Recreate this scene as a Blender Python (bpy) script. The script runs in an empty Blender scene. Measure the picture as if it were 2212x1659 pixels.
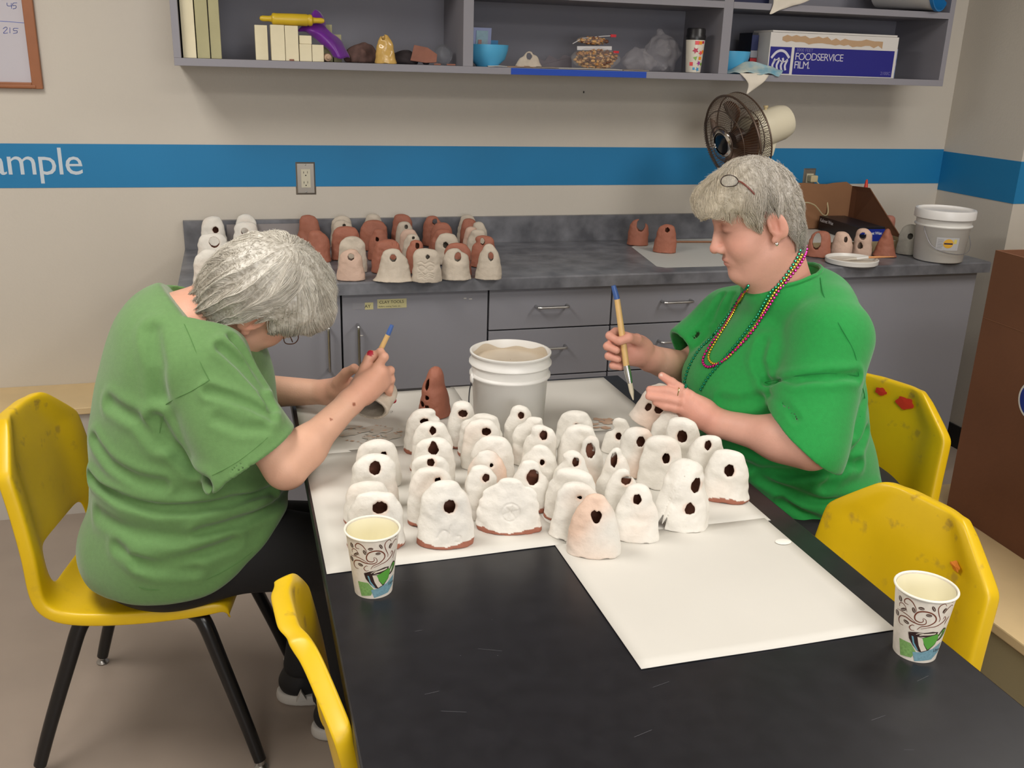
import bpy, bmesh, math, random
import numpy as np
from mathutils import Vector, Matrix
random.seed(7)
PI = math.pi
scene = bpy.context.scene
# ---------------------------------------------------------------- camera
F = 2066.7; CX, CY = 1106.0, 829.5
yaw, pitch, roll = math.radians(16.44), math.radians(18.577), math.radians(1.763)
CAMZ = 1.56
_f = np.array([math.sin(yaw)*math.cos(pitch), math.cos(yaw)*math.cos(pitch), -math.sin(pitch)])
_r0 = np.array([math.cos(yaw), -math.sin(yaw), 0.0]); _u0 = np.cross(_r0, _f)
_r = _r0*math.cos(roll)+_u0*math.sin(roll); _u = -_r0*math.sin(roll)+_u0*math.cos(roll)
cd = bpy.data.cameras.new('camera'); cam = bpy.data.objects.new('camera', cd)
scene.collection.objects.link(cam)
cd.sensor_width = 36.0; cd.lens = 36.0*F/2212.0; cd.clip_start = 0.05
cam.matrix_world = Matrix(((_r[0], _u[0], -_f[0], 0), (_r[1], _u[1], -_f[1], 0), (_r[2], _u[2], -_f[2], CAMZ), (0, 0, 0, 1)))
scene.camera = cam
# ---------------------------------------------------------------- exposure, world, light
vs = scene.view_settings
vs.view_transform = 'Standard'; vs.look = 'None'; vs.gamma = 1.0; vs.use_curve_mapping = False
vs.exposure = -0.06
cy = scene.cycles; cy.max_bounces = 7; cy.diffuse_bounces = 4; cy.glossy_bounces = 3; cy.transmission_bounces = 4; cy.transparent_max_bounces = 10; cy.caustics_reflective = False; cy.caustics_refractive = False; cy.adaptive_threshold = 0.02
w = bpy.data.worlds.new('world'); scene.world = w; w.use_nodes = True
w.node_tree.nodes['Background'].inputs[0].default_value = (1.0, 0.93, 0.85, 1)
w.node_tree.nodes['Background'].inputs[1].default_value = 0.4
def area(name, loc, sx, sy, power, col, rot=(0, 0, 0)):
    l = bpy.data.lights.new(name, 'AREA'); l.shape = 'RECTANGLE'; l.size = sx; l.size_y = sy
    l.energy = power; l.color = col
    o = bpy.data.objects.new(name, l); o.location = loc; o.rotation_euler = rot
    scene.collection.objects.link(o); return o
LIGHTS = [(-0.85, 1.75, 0.6, 1.2, 36), (2.35, 1.4, 0.6, 1.2, 30), (0.7, -0.6, 1.2, 0.6, 42), (-0.9, -1.2, 0.6, 1.2, 18)]
for lx, ly, sx, sy, p in LIGHTS:
    area('ceiling_lamp_light', (lx, ly, 2.66), sx, sy, p, (1.0, 0.955, 0.89))
area('added_fill_light', (0.5, -2.93, 1.6), 2.7, 1.3, 60, (0.93, 0.96, 1.0), (math.radians(90), 0, 0))  # added fill from behind the camera, brightens shelf interior and cabinet fronts
# ---------------------------------------------------------------- helpers
def at(x, y, Y):
    """point seen at photograph pixel x,y standing at depth Y of the room"""
    d = _f+_r*(x-CX)/F-_u*(y-CY)/F
    return np.array([0, 0, CAMZ])+d*(Y/d[1])
def atz(x, y, z):
    d = _f+_r*(x-CX)/F-_u*(y-CY)/F
    return np.array([0, 0, CAMZ])+d*((z-CAMZ)/d[2])
def lin(c):
    o = []
    for v in c[:3]:
        v = v/255.0
        o.append(v/12.92 if v <= 0.04045 else ((v+0.055)/1.055)**2.4)
    return (o[0], o[1], o[2], 1.0)
MATS = {}
def mat(name, col, rough=0.6, metal=0.0, var=0.0, vscale=8.0, bump=0.0, bscale=40.0, col2=None, spec=0.5, **kw):
    if name in MATS: return MATS[name]
    m = bpy.data.materials.new(name); m.use_nodes = True; MATS[name] = m
    nt = m.node_tree; b = nt.nodes['Principled BSDF']
    b.inputs['Roughness'].default_value = rough; b.inputs['Metallic'].default_value = metal
    b.inputs['Specular IOR Level'].default_value = spec
    c = lin(col); b.inputs['Base Color'].default_value = c
    tc = nt.nodes.new('ShaderNodeTexCoord')
    if var > 0 or col2 is not None:
        n = nt.nodes.new('ShaderNodeTexNoise'); n.inputs['Scale'].default_value = vscale; n.inputs['Detail'].default_value = 5
        nt.links.new(tc.outputs['Object'], n.inputs['Vector'])
        rp = nt.nodes.new('ShaderNodeValToRGB'); nt.links.new(n.outputs['Fac'], rp.inputs[0])
        if col2 is None:
            rp.color_ramp.elements[0].color = tuple(v*(1-var) for v in c[:3])+(1,)
            rp.color_ramp.elements[1].color = tuple(min(1, v*(1+var)) for v in c[:3])+(1,)
        else:
            rp.color_ramp.elements[0].color = c; rp.color_ramp.elements[1].color = lin(col2)
        rp.color_ramp.elements[0].position = 0.3; rp.color_ramp.elements[1].position = 0.7
        nt.links.new(rp.outputs[0], b.inputs['Base Color'])
    if bump > 0:
        n2 = nt.nodes.new('ShaderNodeTexNoise'); n2.inputs['Scale'].default_value = bscale; n2.inputs['Detail'].default_value = 4
        nt.links.new(tc.outputs['Object'], n2.inputs['Vector'])
        bp = nt.nodes.new('ShaderNodeBump'); bp.inputs['Strength'].default_value = bump; bp.inputs['Distance'].default_value = 0.01
        nt.links.new(n2.outputs['Fac'], bp.inputs['Height']); nt.links.new(bp.outputs[0], b.inputs['Normal'])
    for k, v in kw.items():
        b.inputs[k].default_value = v
    return m
COL = scene.collection
def tag(o, label=None, cat=None, group=None, kind=None):
    if label: o['label'] = label
    if cat: o['category'] = cat
    if group: o['group'] = group
    if kind: o['kind'] = kind
    return o
def thing(name, loc, label, cat, group=None, rz=0.0):
    o = bpy.data.objects.new(name, None); COL.objects.link(o)
    o.location = Vector([float(v) for v in loc]); o.rotation_euler = (0, 0, rz); o.empty_display_size = 0.02
    return tag(o, label, cat, group)
class MB:
    def __init__(s): s.v = []; s.f = []; s.m = []
    def add(s, v, f, mi=0):
        n = len(s.v); s.v += [tuple(float(q) for q in p) for p in v]
        s.f += [tuple(n+i for i in q) for q in f]; s.m += [mi]*len(f); return s
    def box(s, a, b, mi=0, R=None, c=None):
        x0, y0, z0 = a; x1, y1, z1 = b
        v = [(x0, y0, z0), (x1, y0, z0), (x1, y1, z0), (x0, y1, z0), (x0, y0, z1), (x1, y0, z1), (x1, y1, z1), (x0, y1, z1)]
        if R is not None:
            c0 = Vector(c) if c is not None else Vector(((x0+x1)/2, (y0+y1)/2, (z0+z1)/2))
            v = [tuple(c0+R@(Vector(p)-c0)) for p in v]
        return s.add(v, [(0, 3, 2, 1), (4, 5, 6, 7), (0, 1, 5, 4), (1, 2, 6, 5), (2, 3, 7, 6), (3, 0, 4, 7)], mi)
    def tube(s, pts, rad, seg=10, mi=0, caps=True, closed=False, flat=1.0):
        P = [Vector([float(q) for q in p]) for p in pts]; n = len(P)
        if not hasattr(rad, '__len__'): rad = [rad]*n
        rings = []; up = None
        for i in range(n):
            if closed: t = P[(i+1) % n]-P[i-1]
            else: t = P[min(i+1, n-1)]-P[max(i-1, 0)]
            if t.length < 1e-9: t = Vector((0, 0, 1))
            t.normalize()
            if up is None: up = Vector((0, 0, 1)) if abs(t.z) < 0.9 else Vector((1, 0, 0))
            a = t.cross(up)
            if a.length < 1e-6: a = t.cross(Vector((0.3, 1, 0.1)))
            a.normalize(); b = a.cross(t); b.normalize(); up = b
            rings.append([P[i]+(a*math.cos(2*PI*k/seg)+b*math.sin(2*PI*k/seg)*flat)*rad[i] for k in range(seg)])
        v = [p for r in rings for p in r]; f = []
        for i in range(n if closed else n-1):
            j = (i+1) % n
            for k in range(seg):
                k2 = (k+1) % seg
                f.append((i*seg+k, i*seg+k2, j*seg+k2, j*seg+k))
        if caps and not closed:
            f.append(tuple(range(seg-1, -1, -1))); f.append(tuple((n-1)*seg+k for k in range(seg)))
        return s.add(v, f, mi)
    def lathe(s, prof, seg=32, mi=0, c=(0, 0, 0), sx=1, sy=1):
        v = []; f = []
        for r, z in prof:
            for k in range(seg):
                a = 2*PI*k/seg; v.append((c[0]+r*math.cos(a)*sx, c[1]+r*math.sin(a)*sy, c[2]+z))
        for i in range(len(prof)-1):
            for k in range(seg):
                k2 = (k+1) % seg; f.append((i*seg+k, i*seg+k2, (i+1)*seg+k2, (i+1)*seg+k))
        return s.add(v, f, mi)
    def ball(s, c, r, seg=12, mi=0, sc=(1, 1, 1)):
        n = seg//2; prof = [(max(1e-5, r*math.sin(PI*i/n)), -r*math.cos(PI*i/n)) for i in range(n+1)]
        k = len(s.v); s.lathe(prof, seg, mi)
        for i in range(k, len(s.v)):
            p = s.v[i]; s.v[i] = (c[0]+p[0]*sc[0], c[1]+p[1]*sc[1], c[2]+p[2]*sc[2])
        return s
    def prism(s, poly, axis, a, b, mi=0):
        n = len(poly)
        def P(p, h):
            return {'x': (h, p[0], p[1]), 'y': (p[0], h, p[1]), 'z': (p[0], p[1], h)}[axis]
        v = [P(p, a) for p in poly]+[P(p, b) for p in poly]
        f = [tuple(range(n-1, -1, -1)), tuple(range(n, 2*n))]+[(i, (i+1) % n, n+(i+1) % n, n+i) for i in range(n)]
        return s.add(v, f, mi)
    def build(s, name, mats, parent=None, smooth=False, bevel=0, world=False, seg=2, angle=40, fix=True, offset=None):
        me = bpy.data.meshes.new(name)
        v = s.v
        if world and parent is not None:
            l = parent.location; v = [(p[0]-l.x, p[1]-l.y, p[2]-l.z) for p in v]
        if offset is not None: v = [(p[0]-offset[0], p[1]-offset[1], p[2]-offset[2]) for p in v]
        me.from_pydata(v, [], s.f); 
        if not isinstance(mats, (list, tuple)): mats = [mats]
        for m in mats: me.materials.append(m)
        me.polygons.foreach_set('material_index', s.m)
        if fix:
            bm = bmesh.new(); bm.from_mesh(me); bmesh.ops.recalc_face_normals(bm, faces=bm.faces); bm.to_mesh(me); bm.free()
        if smooth:
            me.polygons.foreach_set('use_smooth', [True]*len(me.polygons))
            try: me.set_sharp_from_angle(angle=math.radians(angle))
            except Exception: pass
        me.update()
        o = bpy.data.objects.new(name, me); COL.objects.link(o)
        if offset is not None: o.location = Vector([float(q) for q in offset])
        if parent is not None: o.parent = parent
        if bevel:
            b = o.modifiers.new('bevel', 'BEVEL'); b.width = bevel; b.segments = seg; b.limit_method = 'ANGLE'
        return o
def text_mb(mb, body, size, origin, ux, uy, mi=0, thick=0.0006, align='LEFT', offset=0.0, fn=None, space=1.0):
    """lettering as a thin raised mesh; ux, uy are the writing direction and its up"""
    cu = bpy.data.curves.new('lettering', 'FONT'); cu.body = body; cu.size = size; cu.align_x = align
    cu.offset = offset; cu.resolution_u = 3; cu.space_character = space
    ob = bpy.data.objects.new('lettering', cu); me = ob.to_mesh()
    ux = np.array(ux, float); uy = np.array(uy, float); nn = np.cross(ux, uy); o = np.array(origin, float)
    vv = [(v.co.x, v.co.y) for v in me.vertices]; ff = [tuple(p.vertices) for p in me.polygons]
    if fn is None: pts = [tuple(o+ux*a+uy*b+nn*thick) for a, b in vv]
    else: pts = [fn(a, b) for a, b in vv]
    mb.add(pts, ff, mi); ob.to_mesh_clear(); bpy.data.objects.remove(ob); bpy.data.curves.remove(cu)
    return mb
def spline(pts, n=6, closed=False):
    P = [np.array(p, float) for p in pts]; N = len(P); out = []
    for i in range(N if closed else N-1):
        p0 = P[i-1] if (i > 0 or closed) else P[0]; p1 = P[i]; p2 = P[(i+1) % N]
        p3 = P[(i+2) % N] if (i+2 < N or closed) else P[-1]
        for k in range(n):
            t = k/n
            out.append(0.5*((2*p1)+(-p0+p2)*t+(2*p0-5*p1+4*p2-p3)*t*t+(-p0+3*p1-3*p2+p3)*t**3))
    if not closed: out.append(P[-1])
    return out
# ---------------------------------------------------------------- signed-distance sculpting
def V3(p): return np.array(p, np.float32)
def sd_cap(P, a, b, ra, rb):
    a = V3(a); b = V3(b); d = b-a; h = np.clip(((P-a)@d)/max(1e-12, float(d@d)), 0, 1)
    return np.linalg.norm(P-a-h[:, None]*d, axis=1)-(ra+(rb-ra)*h)
def sd_ell(P, c, r, R=None):
    q = P-V3(c)
    if R is not None: q = q@np.array(R, np.float32)
    r = V3(r); k0 = np.linalg.norm(q/r, axis=1); k1 = np.linalg.norm(q/(r*r), axis=1)
    return k0*(k0-1)/np.maximum(k1, 1e-6)
def smin(a, b, k):
    h = np.maximum(k-np.abs(a-b), 0)/k
    return np.minimum(a, b)-h*h*k*0.25
def smax(a, b, k): return -smin(-a, -b, k)
def polynear(P, pts, rad=None):
    d = np.full(len(P), 9.0, np.float32)
    for i in range(len(pts)-1): d = np.minimum(d, sd_cap(P, pts[i], pts[i+1], 0, 0))
    return d
def wob(P, s, seed=0.0):
    x, y, z = P[:, 0]*s+seed, P[:, 1]*s+seed*1.7, P[:, 2]*s-seed*0.6
    return (np.sin(x+1.3*np.sin(y*1.1))+np.sin(y*1.2+1.1*np.sin(z*0.9+2))+np.sin(z*1.1+1.2*np.sin(x*0.8+4)))/3
def surface(f, lo, hi, h, B=8, slack=1.35):
    """naive surface nets over a sparse set of blocks"""
    lo = np.array(lo, float); n = np.ceil((np.array(hi)-lo)/h/B).astype(int)
    bi = np.stack(np.meshgrid(*[np.arange(k) for k in n], indexing='ij'), -1).reshape(-1, 3)
    cen = (lo+(bi+0.5)*B*h).astype(np.float32)
    dc = np.concatenate([f(cen[i:i+200000]) for i in range(0, len(cen), 200000)])
    G = np.ones(tuple(n*B), np.float32)
    Gb = G.reshape(n[0], B, n[1], B, n[2], B)
    Gb[:] = np.where(dc > 0, 1.0, -1.0).reshape(n[0], 1, n[1], 1, n[2], 1)
    act = bi[np.abs(dc) < slack*0.87*B*h+h]
    off = np.stack(np.meshgrid(*[np.arange(B)]*3, indexing='ij'), -1).reshape(-1, 3)
    for i in range(0, len(act), 400):
        a = act[i:i+400]; idx = (a[:, None, :]*B+off[None]).reshape(-1, 3)
        G[idx[:, 0], idx[:, 1], idx[:, 2]] = f((lo+idx*h).astype(np.float32))
    S = G < 0
    c = np.zeros(tuple(n*B-1), np.uint8)
    for dx in (0, 1):
        for dy in (0, 1):
            for dz in (0, 1):
                c += S[dx:S.shape[0]-1+dx, dy:S.shape[1]-1+dy, dz:S.shape[2]-1+dz]
    cells = np.argwhere((c > 0) & (c < 8))
    vid = np.full(c.shape, -1, np.int32); vid[cells[:, 0], cells[:, 1], cells[:, 2]] = np.arange(len(cells))
    acc = np.zeros((len(cells), 3)); cnt = np.zeros(len(cells))
    cor = [(0, 0, 0), (1, 0, 0), (0, 1, 0), (1, 1, 0), (0, 0, 1), (1, 0, 1), (0, 1, 1), (1, 1, 1)]
    for i in range(8):
        for ax in range(3):
            a = np.array(cor[i])
            if a[ax]: continue
            b = a.copy(); b[ax] = 1
            A = cells+a; Bc = cells+b
            ga = G[A[:, 0], A[:, 1], A[:, 2]]; gb = G[Bc[:, 0], Bc[:, 1], Bc[:, 2]]
            m = (ga < 0) != (gb < 0)
            t = np.where(m, ga/np.where(m, ga-gb, 1), 0)
            acc[m] += (a+t[:, None]*(b-a))[m]; cnt[m] += 1
    V = lo+(cells+acc/np.maximum(cnt, 1)[:, None])*h
    Q = []
    for ax in range(3):
        o1, o2 = (ax+1) % 3, (ax+2) % 3
        sl = [slice(None)]*3; sl2 = [slice(None)]*3
        sl[ax] = slice(0, -1); sl2[ax] = slice(1, None)
        e = S[tuple(sl)] != S[tuple(sl2)]
        E = np.argwhere(e)
        ok = (E[:, o1] > 0) & (E[:, o2] > 0) & (E[:, o1] < c.shape[o1]) & (E[:, o2] < c.shape[o2])
        E = E[ok]
        d1 = np.zeros(3, int); d1[o1] = 1; d2 = np.zeros(3, int); d2[o2] = 1
        q = [vid[tuple((E-k).T)] for k in (d1+d2, d2, d1*0, d1)]
        q = np.stack(q, 1); s_in = S[tuple(E.T)]
        q[~s_in] = q[~s_in][:, ::-1]
        Q.append(q)
    Q = np.concatenate(Q); Q = Q[(Q >= 0).all(1)]
    return V, Q
def np_mesh(name, V, Q, mats, parent=None, origin=None, colors=None, smooth=True, mi=None):
    me = bpy.data.meshes.new(name); o0 = np.array(origin if origin is not None else (0, 0, 0), float)
    me.vertices.add(len(V)); me.vertices.foreach_set('co', (V-o0).astype(np.float32).ravel())
    k = Q.shape[1]
    me.loops.add(len(Q)*k); me.loops.foreach_set('vertex_index', Q.astype(np.int32).ravel())
    me.polygons.add(len(Q)); me.polygons.foreach_set('loop_start', np.arange(0, len(Q)*k, k, dtype=np.int32))
    try: me.polygons.foreach_set('loop_total', np.full(len(Q), k, np.int32))
    except Exception: pass
    me.update(calc_edges=True); me.validate()
    if smooth: me.polygons.foreach_set('use_smooth', np.ones(len(me.polygons), bool))
    if not isinstance(mats, (list, tuple)): mats = [mats]
    for m in mats: me.materials.append(m)
    if mi is not None: me.polygons.foreach_set('material_index', mi.astype(np.int32))
    if colors is not None:
        ca = me.color_attributes.new('tone', 'FLOAT_COLOR', 'POINT')
        cc = np.concatenate([colors, np.ones((len(colors), 1))], 1).astype(np.float32)
        ca.data.foreach_set('color', cc.ravel())
    o = bpy.data.objects.new(name, me); COL.objects.link(o)
    if parent is not None: o.parent = parent
    elif origin is not None: o.location = Vector([float(q) for q in origin])
    return o
# ================================================================ materials
wall_m = mat('wall_paint', (204, 197, 186), 0.75, var=0.03, vscale=2.0, bump=0.08, bscale=120)
stripe_m = mat('stripe_paint', (22, 122, 176), 0.6, var=0.04, vscale=3)
lam = mat('grey_laminate', (142, 142, 150), 0.5, var=0.02, vscale=5)
lam_in = mat('grey_laminate_shelf', (140, 138, 146), 0.55)
counter_m = mat('counter_laminate', (84, 85, 91), 0.35, col2=(126, 127, 133), vscale=14, bump=0.02)
black_m = mat('black_rubber', (28, 28, 30), 0.6)
gap_m = mat('dark_gap', (22, 22, 24), 0.8)
steel = mat('brushed_steel', (190, 190, 190), 0.28, 1.0)
plate_m = mat('outlet_steel', (150, 143, 134), 0.38, 0.8)
floor_m = mat('floor_concrete', (158, 144, 132), 0.45, var=0.08, vscale=3.5, bump=0.02)
ceil_m = mat('ceiling_tile', (215, 210, 200), 0.8)
wood_l = mat('pale_wood', (222, 196, 150), 0.45, var=0.06, vscale=6)
ledge_f = mat('ledge_paint', (158, 146, 112), 0.7)
white_pl = mat('white_plastic', (226, 224, 220), 0.35, var=0.01)
paper_m = mat('white_paper', (212, 209, 202), 0.7, var=0.02, vscale=5, bump=0.05, bscale=10)
# ================================================================ the room
WY = 3.62
def struct(mb, name, m, **k):
    o = mb.build(name, m, **k); o['kind'] = 'structure'; return o
struct(MB().box((-3, -3, -0.1), (5, 3.72, 0)), 'floor', floor_m)
struct(MB().box((-3, -3, 2.75), (5, 3.72, 2.85)), 'ceiling', ceil_m)
struct(MB().box((-3, WY, 0), (3.11, WY+0.1, 2.75)), 'wall_back', wall_m)
struct(MB().box((3.01, 3.17, 0), (3.11, WY, 2.75)), 'wall_right', wall_m)
struct(MB().box((3.11, 3.17, 0), (5, 3.27, 2.75)), 'wall_right_return', wall_m)
struct(MB().box((-3.1, -3, 0), (-3, 3.72, 2.75)), 'wall_left', wall_m)
struct(MB().box((-3, -3.1, 0), (5, -3, 2.75)), 'wall_front', wall_m)
struct(MB().box((5, -3, 0), (5.1, 3.27, 2.75)), 'wall_far_right', wall_m)
# blue band painted along the walls
mb = MB()
mb.box((-3, WY-0.0015, 1.107), (3.0085, WY-0.0002, 1.254)); struct(mb, 'trim_1', stripe_m)
mb = MB(); mb.box((3.0085, 3.1685, 1.080), (3.0098, WY-0.0016, 1.246)); mb.box((3.0098, 3.1685, 1.080), (5, 3.1698, 1.246)); struct(mb, 'trim_2', stripe_m)
struct(MB().box((3.002, 3.171, 0.0), (3.01, WY-0.002, 0.1)).box((2.8, WY-0.008, 0), (3.002, WY, 0.1)), 'baseboard_right', black_m)
mb = MB(); text_mb(mb, 'ample', 0.131, (-0.486, WY-0.0018, 1.152), (1, 0, 0), (0, 0, 1), align='RIGHT', offset=0.0, space=0.93)
o = struct(mb, 'trim_3', mat('letter_vinyl', (196, 208, 218), 0.5), fix=False)
# low ledges
mb = MB(); mb.box((-3, 3.36, 0), (-0.25, WY, 0.375)); struct(mb, 'trim_4', mat('ledge_white', (196, 190, 182), 0.6))
mb = MB(); mb.box((-3, 3.345, 0.375), (-0.25, WY, 0.40)); struct(mb, 'trim_5', wood_l, bevel=0.003)
R_ = Matrix.Rotation(math.radians(-6), 3, 'Z')
mb = MB(); mb.box((1.735, -0.9, 0), (2.9, 2.33, 0.272)); struct(mb, 'trim_6', ledge_f)
mb = MB(); mb.box((1.72, -0.9, 0.272), (2.9, 2.345, 0.30)); struct(mb, 'trim_7', wood_l, bevel=0.004)
# added window frame behind the camera, made up to go with the fill light
mb = MB()
for a_, b_ in (((-0.9, -2.995, 0.85), (1.9, -2.97, 0.92)), ((-0.9, -2.995, 2.28), (1.9, -2.97, 2.35)), ((-0.9, -2.995, 0.92), (-0.83, -2.97, 2.28)), ((1.83, -2.995, 0.92), (1.9, -2.97, 2.28)), ((0.47, -2.995, 0.92), (0.53, -2.97, 2.28))): mb.box(a_, b_)
struct(mb, 'added_window_frame', white_pl)
# ceiling lamps
lamp_e = bpy.data.materials.new('lamp_diffuser'); lamp_e.use_nodes = True
bb = lamp_e.node_tree.nodes['Principled BSDF']; bb.inputs['Emission Color'].default_value = (1, 0.95, 0.88, 1); bb.inputs['Emission Strength'].default_value = 1.5
for i, (lx, ly, sx, sy, p) in enumerate(LIGHTS):
    t = thing('ceiling_light', (lx, ly, 2.67), 'white recessed fluorescent ceiling light panel above the room', 'ceiling light', 'ceiling lights')
    MB().box((-sx/2-0.03, -sy/2-0.03, 0.03), (sx/2+0.03, sy/2+0.03, 0.08)).build('frame', ceil_m, t)
    MB().box((-sx/2, -sy/2, 0.012), (sx/2, sy/2, 0.03)).build('diffuser', lamp_e, t)
# ================================================================ base cabinets and worktop
ZC = 0.89
def handle_v(mb, x, z0, z1, y):
    mb.tube(spline([(x, y, z1), (x, y-0.022, z1), (x, y-0.03, z1-0.01), (x, y-0.03, (z0+z1)/2), (x, y-0.03, z0+0.01), (x, y-0.022, z0), (x, y, z0)], 4), 0.0048, 8)
def handle_h(mb, x0, x1, z, y):
    mb.tube(spline([(x0, y, z), (x0, y-0.022, z), (x0+0.01, y-0.03, z), ((x0+x1)/2, y-0.03, z), (x1-0.01, y-0.03, z), (x1, y-0.022, z), (x1, y, z)], 4), 0.0048, 8)
CF = 3.00   # cabinet front
def X_at(px, py, Y=CF): return float(at(px, py, Y)[0])
cuts = [-0.13, 0.31, 0.795, 1.235, 1.72, 2.14, 2.745]
cabs = [('door', 'r', 'grey base cabinet with one door behind the woman bent over the table'),
        ('door', 'l', 'grey base cabinet whose door carries a yellow CLAY TOOLS tape label'),
        ('drawers', '', 'grey drawer cabinet behind the large white glaze bucket'),
        ('drawers', '', 'grey drawer cabinet behind the raised brush of the woman with beads'),
        ('door', 'r', 'grey base cabinet mostly hidden behind the woman in bright green'),
        ('door', 'l', 'grey base cabinet with one door at the right end of the worktop')]
for i, (kind, side, lab) in enumerate(cabs):
    x0, x1 = cuts[i], cuts[i+1]; zt = ZC-0.042
    t = thing('base_cabinet', ((x0+x1)/2, 3.3, 0), lab, 'cabinet')
    mb = MB().box((x0+0.0005, CF+0.019, 0.0), (x1-0.0005, 3.6, zt)); mb.build('body', gap_m if i < 5 else lam, t, world=True)
    if kind == 'door':
        d = MB().box((x0+0.003, CF, 0.035), (x1-0.003, CF+0.0185, zt-0.004)).build('door', lam, t, world=True, bevel=0.0012)
        hx = x1-0.045 if side == 'r' else x0+0.05
        h = MB(); handle_v(h, hx, 0.60, 0.745, CF); h = h.build('handle', steel, t, smooth=True, world=True); h.parent = d
        if i == 1:
            lb = MB(); lb.box((0.425, CF-0.0008, 0.795), (0.52, CF-0.0001, 0.825))
            text_mb(lb, 'CLAY TOOLS', 0.0135, (0.431, CF-0.0012, 0.811), (1, 0, 0), (0, 0, 1), 1, thick=0)
            text_mb(lb, 'Rollers, cutting Tools, etc...', 0.0068, (0.429, CF-0.0012, 0.799), (1, 0, 0), (0, 0, 1), 1, thick=0)
            lb = lb.build('tape_label', [mat('tape_yellow', (205, 198, 148), 0.5), mat('ink', (40, 38, 36), 0.6)], t, world=True); lb.parent = d
            lb = MB(); lb.box((0.345, CF-0.0006, 0.795), (0.385, CF-0.0001, 0.816), 2); lb.box((0.385, CF-0.0007, 0.793), (0.412, CF-0.0001, 0.816))
            text_mb(lb, 'AY', 0.015, (0.384, CF-0.0012, 0.799), (1, 0, 0), (0, 0, 1), 1, thick=0)
            lb = lb.build('tape_label', [MATS['tape_yellow'], MATS['ink'], mat('tape_clear', (150, 150, 156), 0.25)], t, world=True); lb.parent = d
            for sx, sz, w_, h_ in ((0.715, 0.818, 0.011, 0.004), (0.733, 0.815, 0.013, 0.0035), (0.37, 0.707, 0.018, 0.004)):
                lb = MB().ball((sx, CF-0.0004, sz), 1, 8, sc=(w_/2, 0.0008, h_/2)).build('clay_smear', paper_m, t, world=True); lb.parent = d
    else:
        zs = [zt-0.004, 0.70, 0.53, 0.30, 0.035]
        for k in range(4):
            d = MB().box((x0+0.003, CF, zs[k+1]+(0.005 if k < 3 else 0)), (x1-0.003, CF+0.0185, zs[k])).build('drawer', lam, t, world=True, bevel=0.0012)
            xm = (x0+x1)/2; zz = zs[k]-0.062
            h = MB(); handle_h(h, xm-0.055, xm+0.055, zz, CF); h = h.build('handle', steel, t, smooth=True, world=True); h.parent = d
mb = MB(); mb.prism([(2.968, ZC-0.04), (2.968, ZC-0.005), (2.973, ZC), (3.6, ZC), (3.6, ZC-0.04)], 'x', -0.178, 2.77)
t = tag(mb.build('worktop', counter_m), 'long mottled dark grey laminate worktop under the wall shelves', 'worktop')
b = MB().box((-0.178, 3.598, ZC), (2.31, WY, ZC+0.1)).build('backsplash', counter_m, t)
# ================================================================ wall outlets
def outlet(x, z, w_, h_, lab):
    t = thing('wall_outlet', (x, WY, z-h_/2), lab, 'outlet')
    p = MB(); a = 0.007
    v = [(x-w_/2, WY, z-h_/2), (x+w_/2, WY, z-h_/2), (x+w_/2, WY, z+h_/2), (x-w_/2, WY, z+h_/2)]
    v += [(x-w_/2+a, WY-0.006, z-h_/2+a), (x+w_/2-a, WY-0.006, z-h_/2+a), (x+w_/2-a, WY-0.006, z+h_/2-a), (x-w_/2+a, WY-0.006, z+h_/2-a)]
    p.add(v, [(0, 1, 5, 4), (1, 2, 6, 5), (2, 3, 7, 6), (3, 0, 4, 7), (4, 5, 6, 7), (0, 3, 2, 1)])
    p.build('cover_plate', plate_m, t, world=True)
    s = MB().box((x-0.0165, WY-0.0085, z-0.033), (x+0.0165, WY-0.006, z+0.033), 0)
    for dz in (0.018, -0.018):
        s.box((x-0.008, WY-0.0089, z+dz), (x-0.0062, WY-0.0084, z+dz+0.007), 1)
        s.box((x+0.0055, WY-0.0089, z+dz), (x+0.007, WY-0.0084, z+dz+0.008), 1)
        s.ball((x, WY-0.0086, z+dz-0.007), 0.0024, 8, 1, (1, 0.3, 1))
    s.build('socket', [mat('socket_ivory', (200, 194, 172), 0.4), gap_m], t, world=True)
    sc = MB()
    for dz in (h_/2-0.011, -h_/2+0.011): sc.ball((x, WY-0.0065, z+dz), 0.003, 8, 0, (1, 0.4, 1))
    sc.build('screw', steel, t, world=True)
    return t
outlet(0.2585, 1.137, 0.073, 0.119, 'steel duplex outlet plate on the blue band above the clay bells')
outlet(2.352, 1.118, 0.062, 0.112, 'steel outlet plate behind the grey haired woman, fan cord plugged in')
mb = MB(); mb.box((2.338, WY-0.04, 1.118), (2.372, WY-0.009, 1.146))
t = tag(mb.build('plug', mat('ivory_plastic', (206, 190, 150), 0.5), bevel=0.004, offset=(2.355, WY-0.02, 1.13)), 'ivory power plug with looping cord in the right wall outlet', 'plug')
c = MB().tube(spline([(2.368, WY-0.035, 1.122), (2.41, WY-0.045, 1.075), (2.42, WY-0.07, 1.0), (2.38, WY-0.1, 0.99), (2.30, WY-0.14, 1.04), (2.2, WY-0.2, 1.05), (2.1, WY-0.25, 0.97), (1.98, WY-0.3, 0.90)], 8), 0.0028, 6, offset=None) if False else MB().tube(spline([(2.368, WY-0.035, 1.122), (2.41, WY-0.045, 1.075), (2.42, WY-0.07, 1.0), (2.38, WY-0.1, 0.99), (2.30, WY-0.14, 1.04), (2.2, WY-0.2, 1.05), (2.1, WY-0.25, 0.97), (1.98, WY-0.3, 0.895)], 8), 0.0028, 6)
c.build('cord', MATS['ivory_plastic'], t, smooth=True, world=True)
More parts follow.
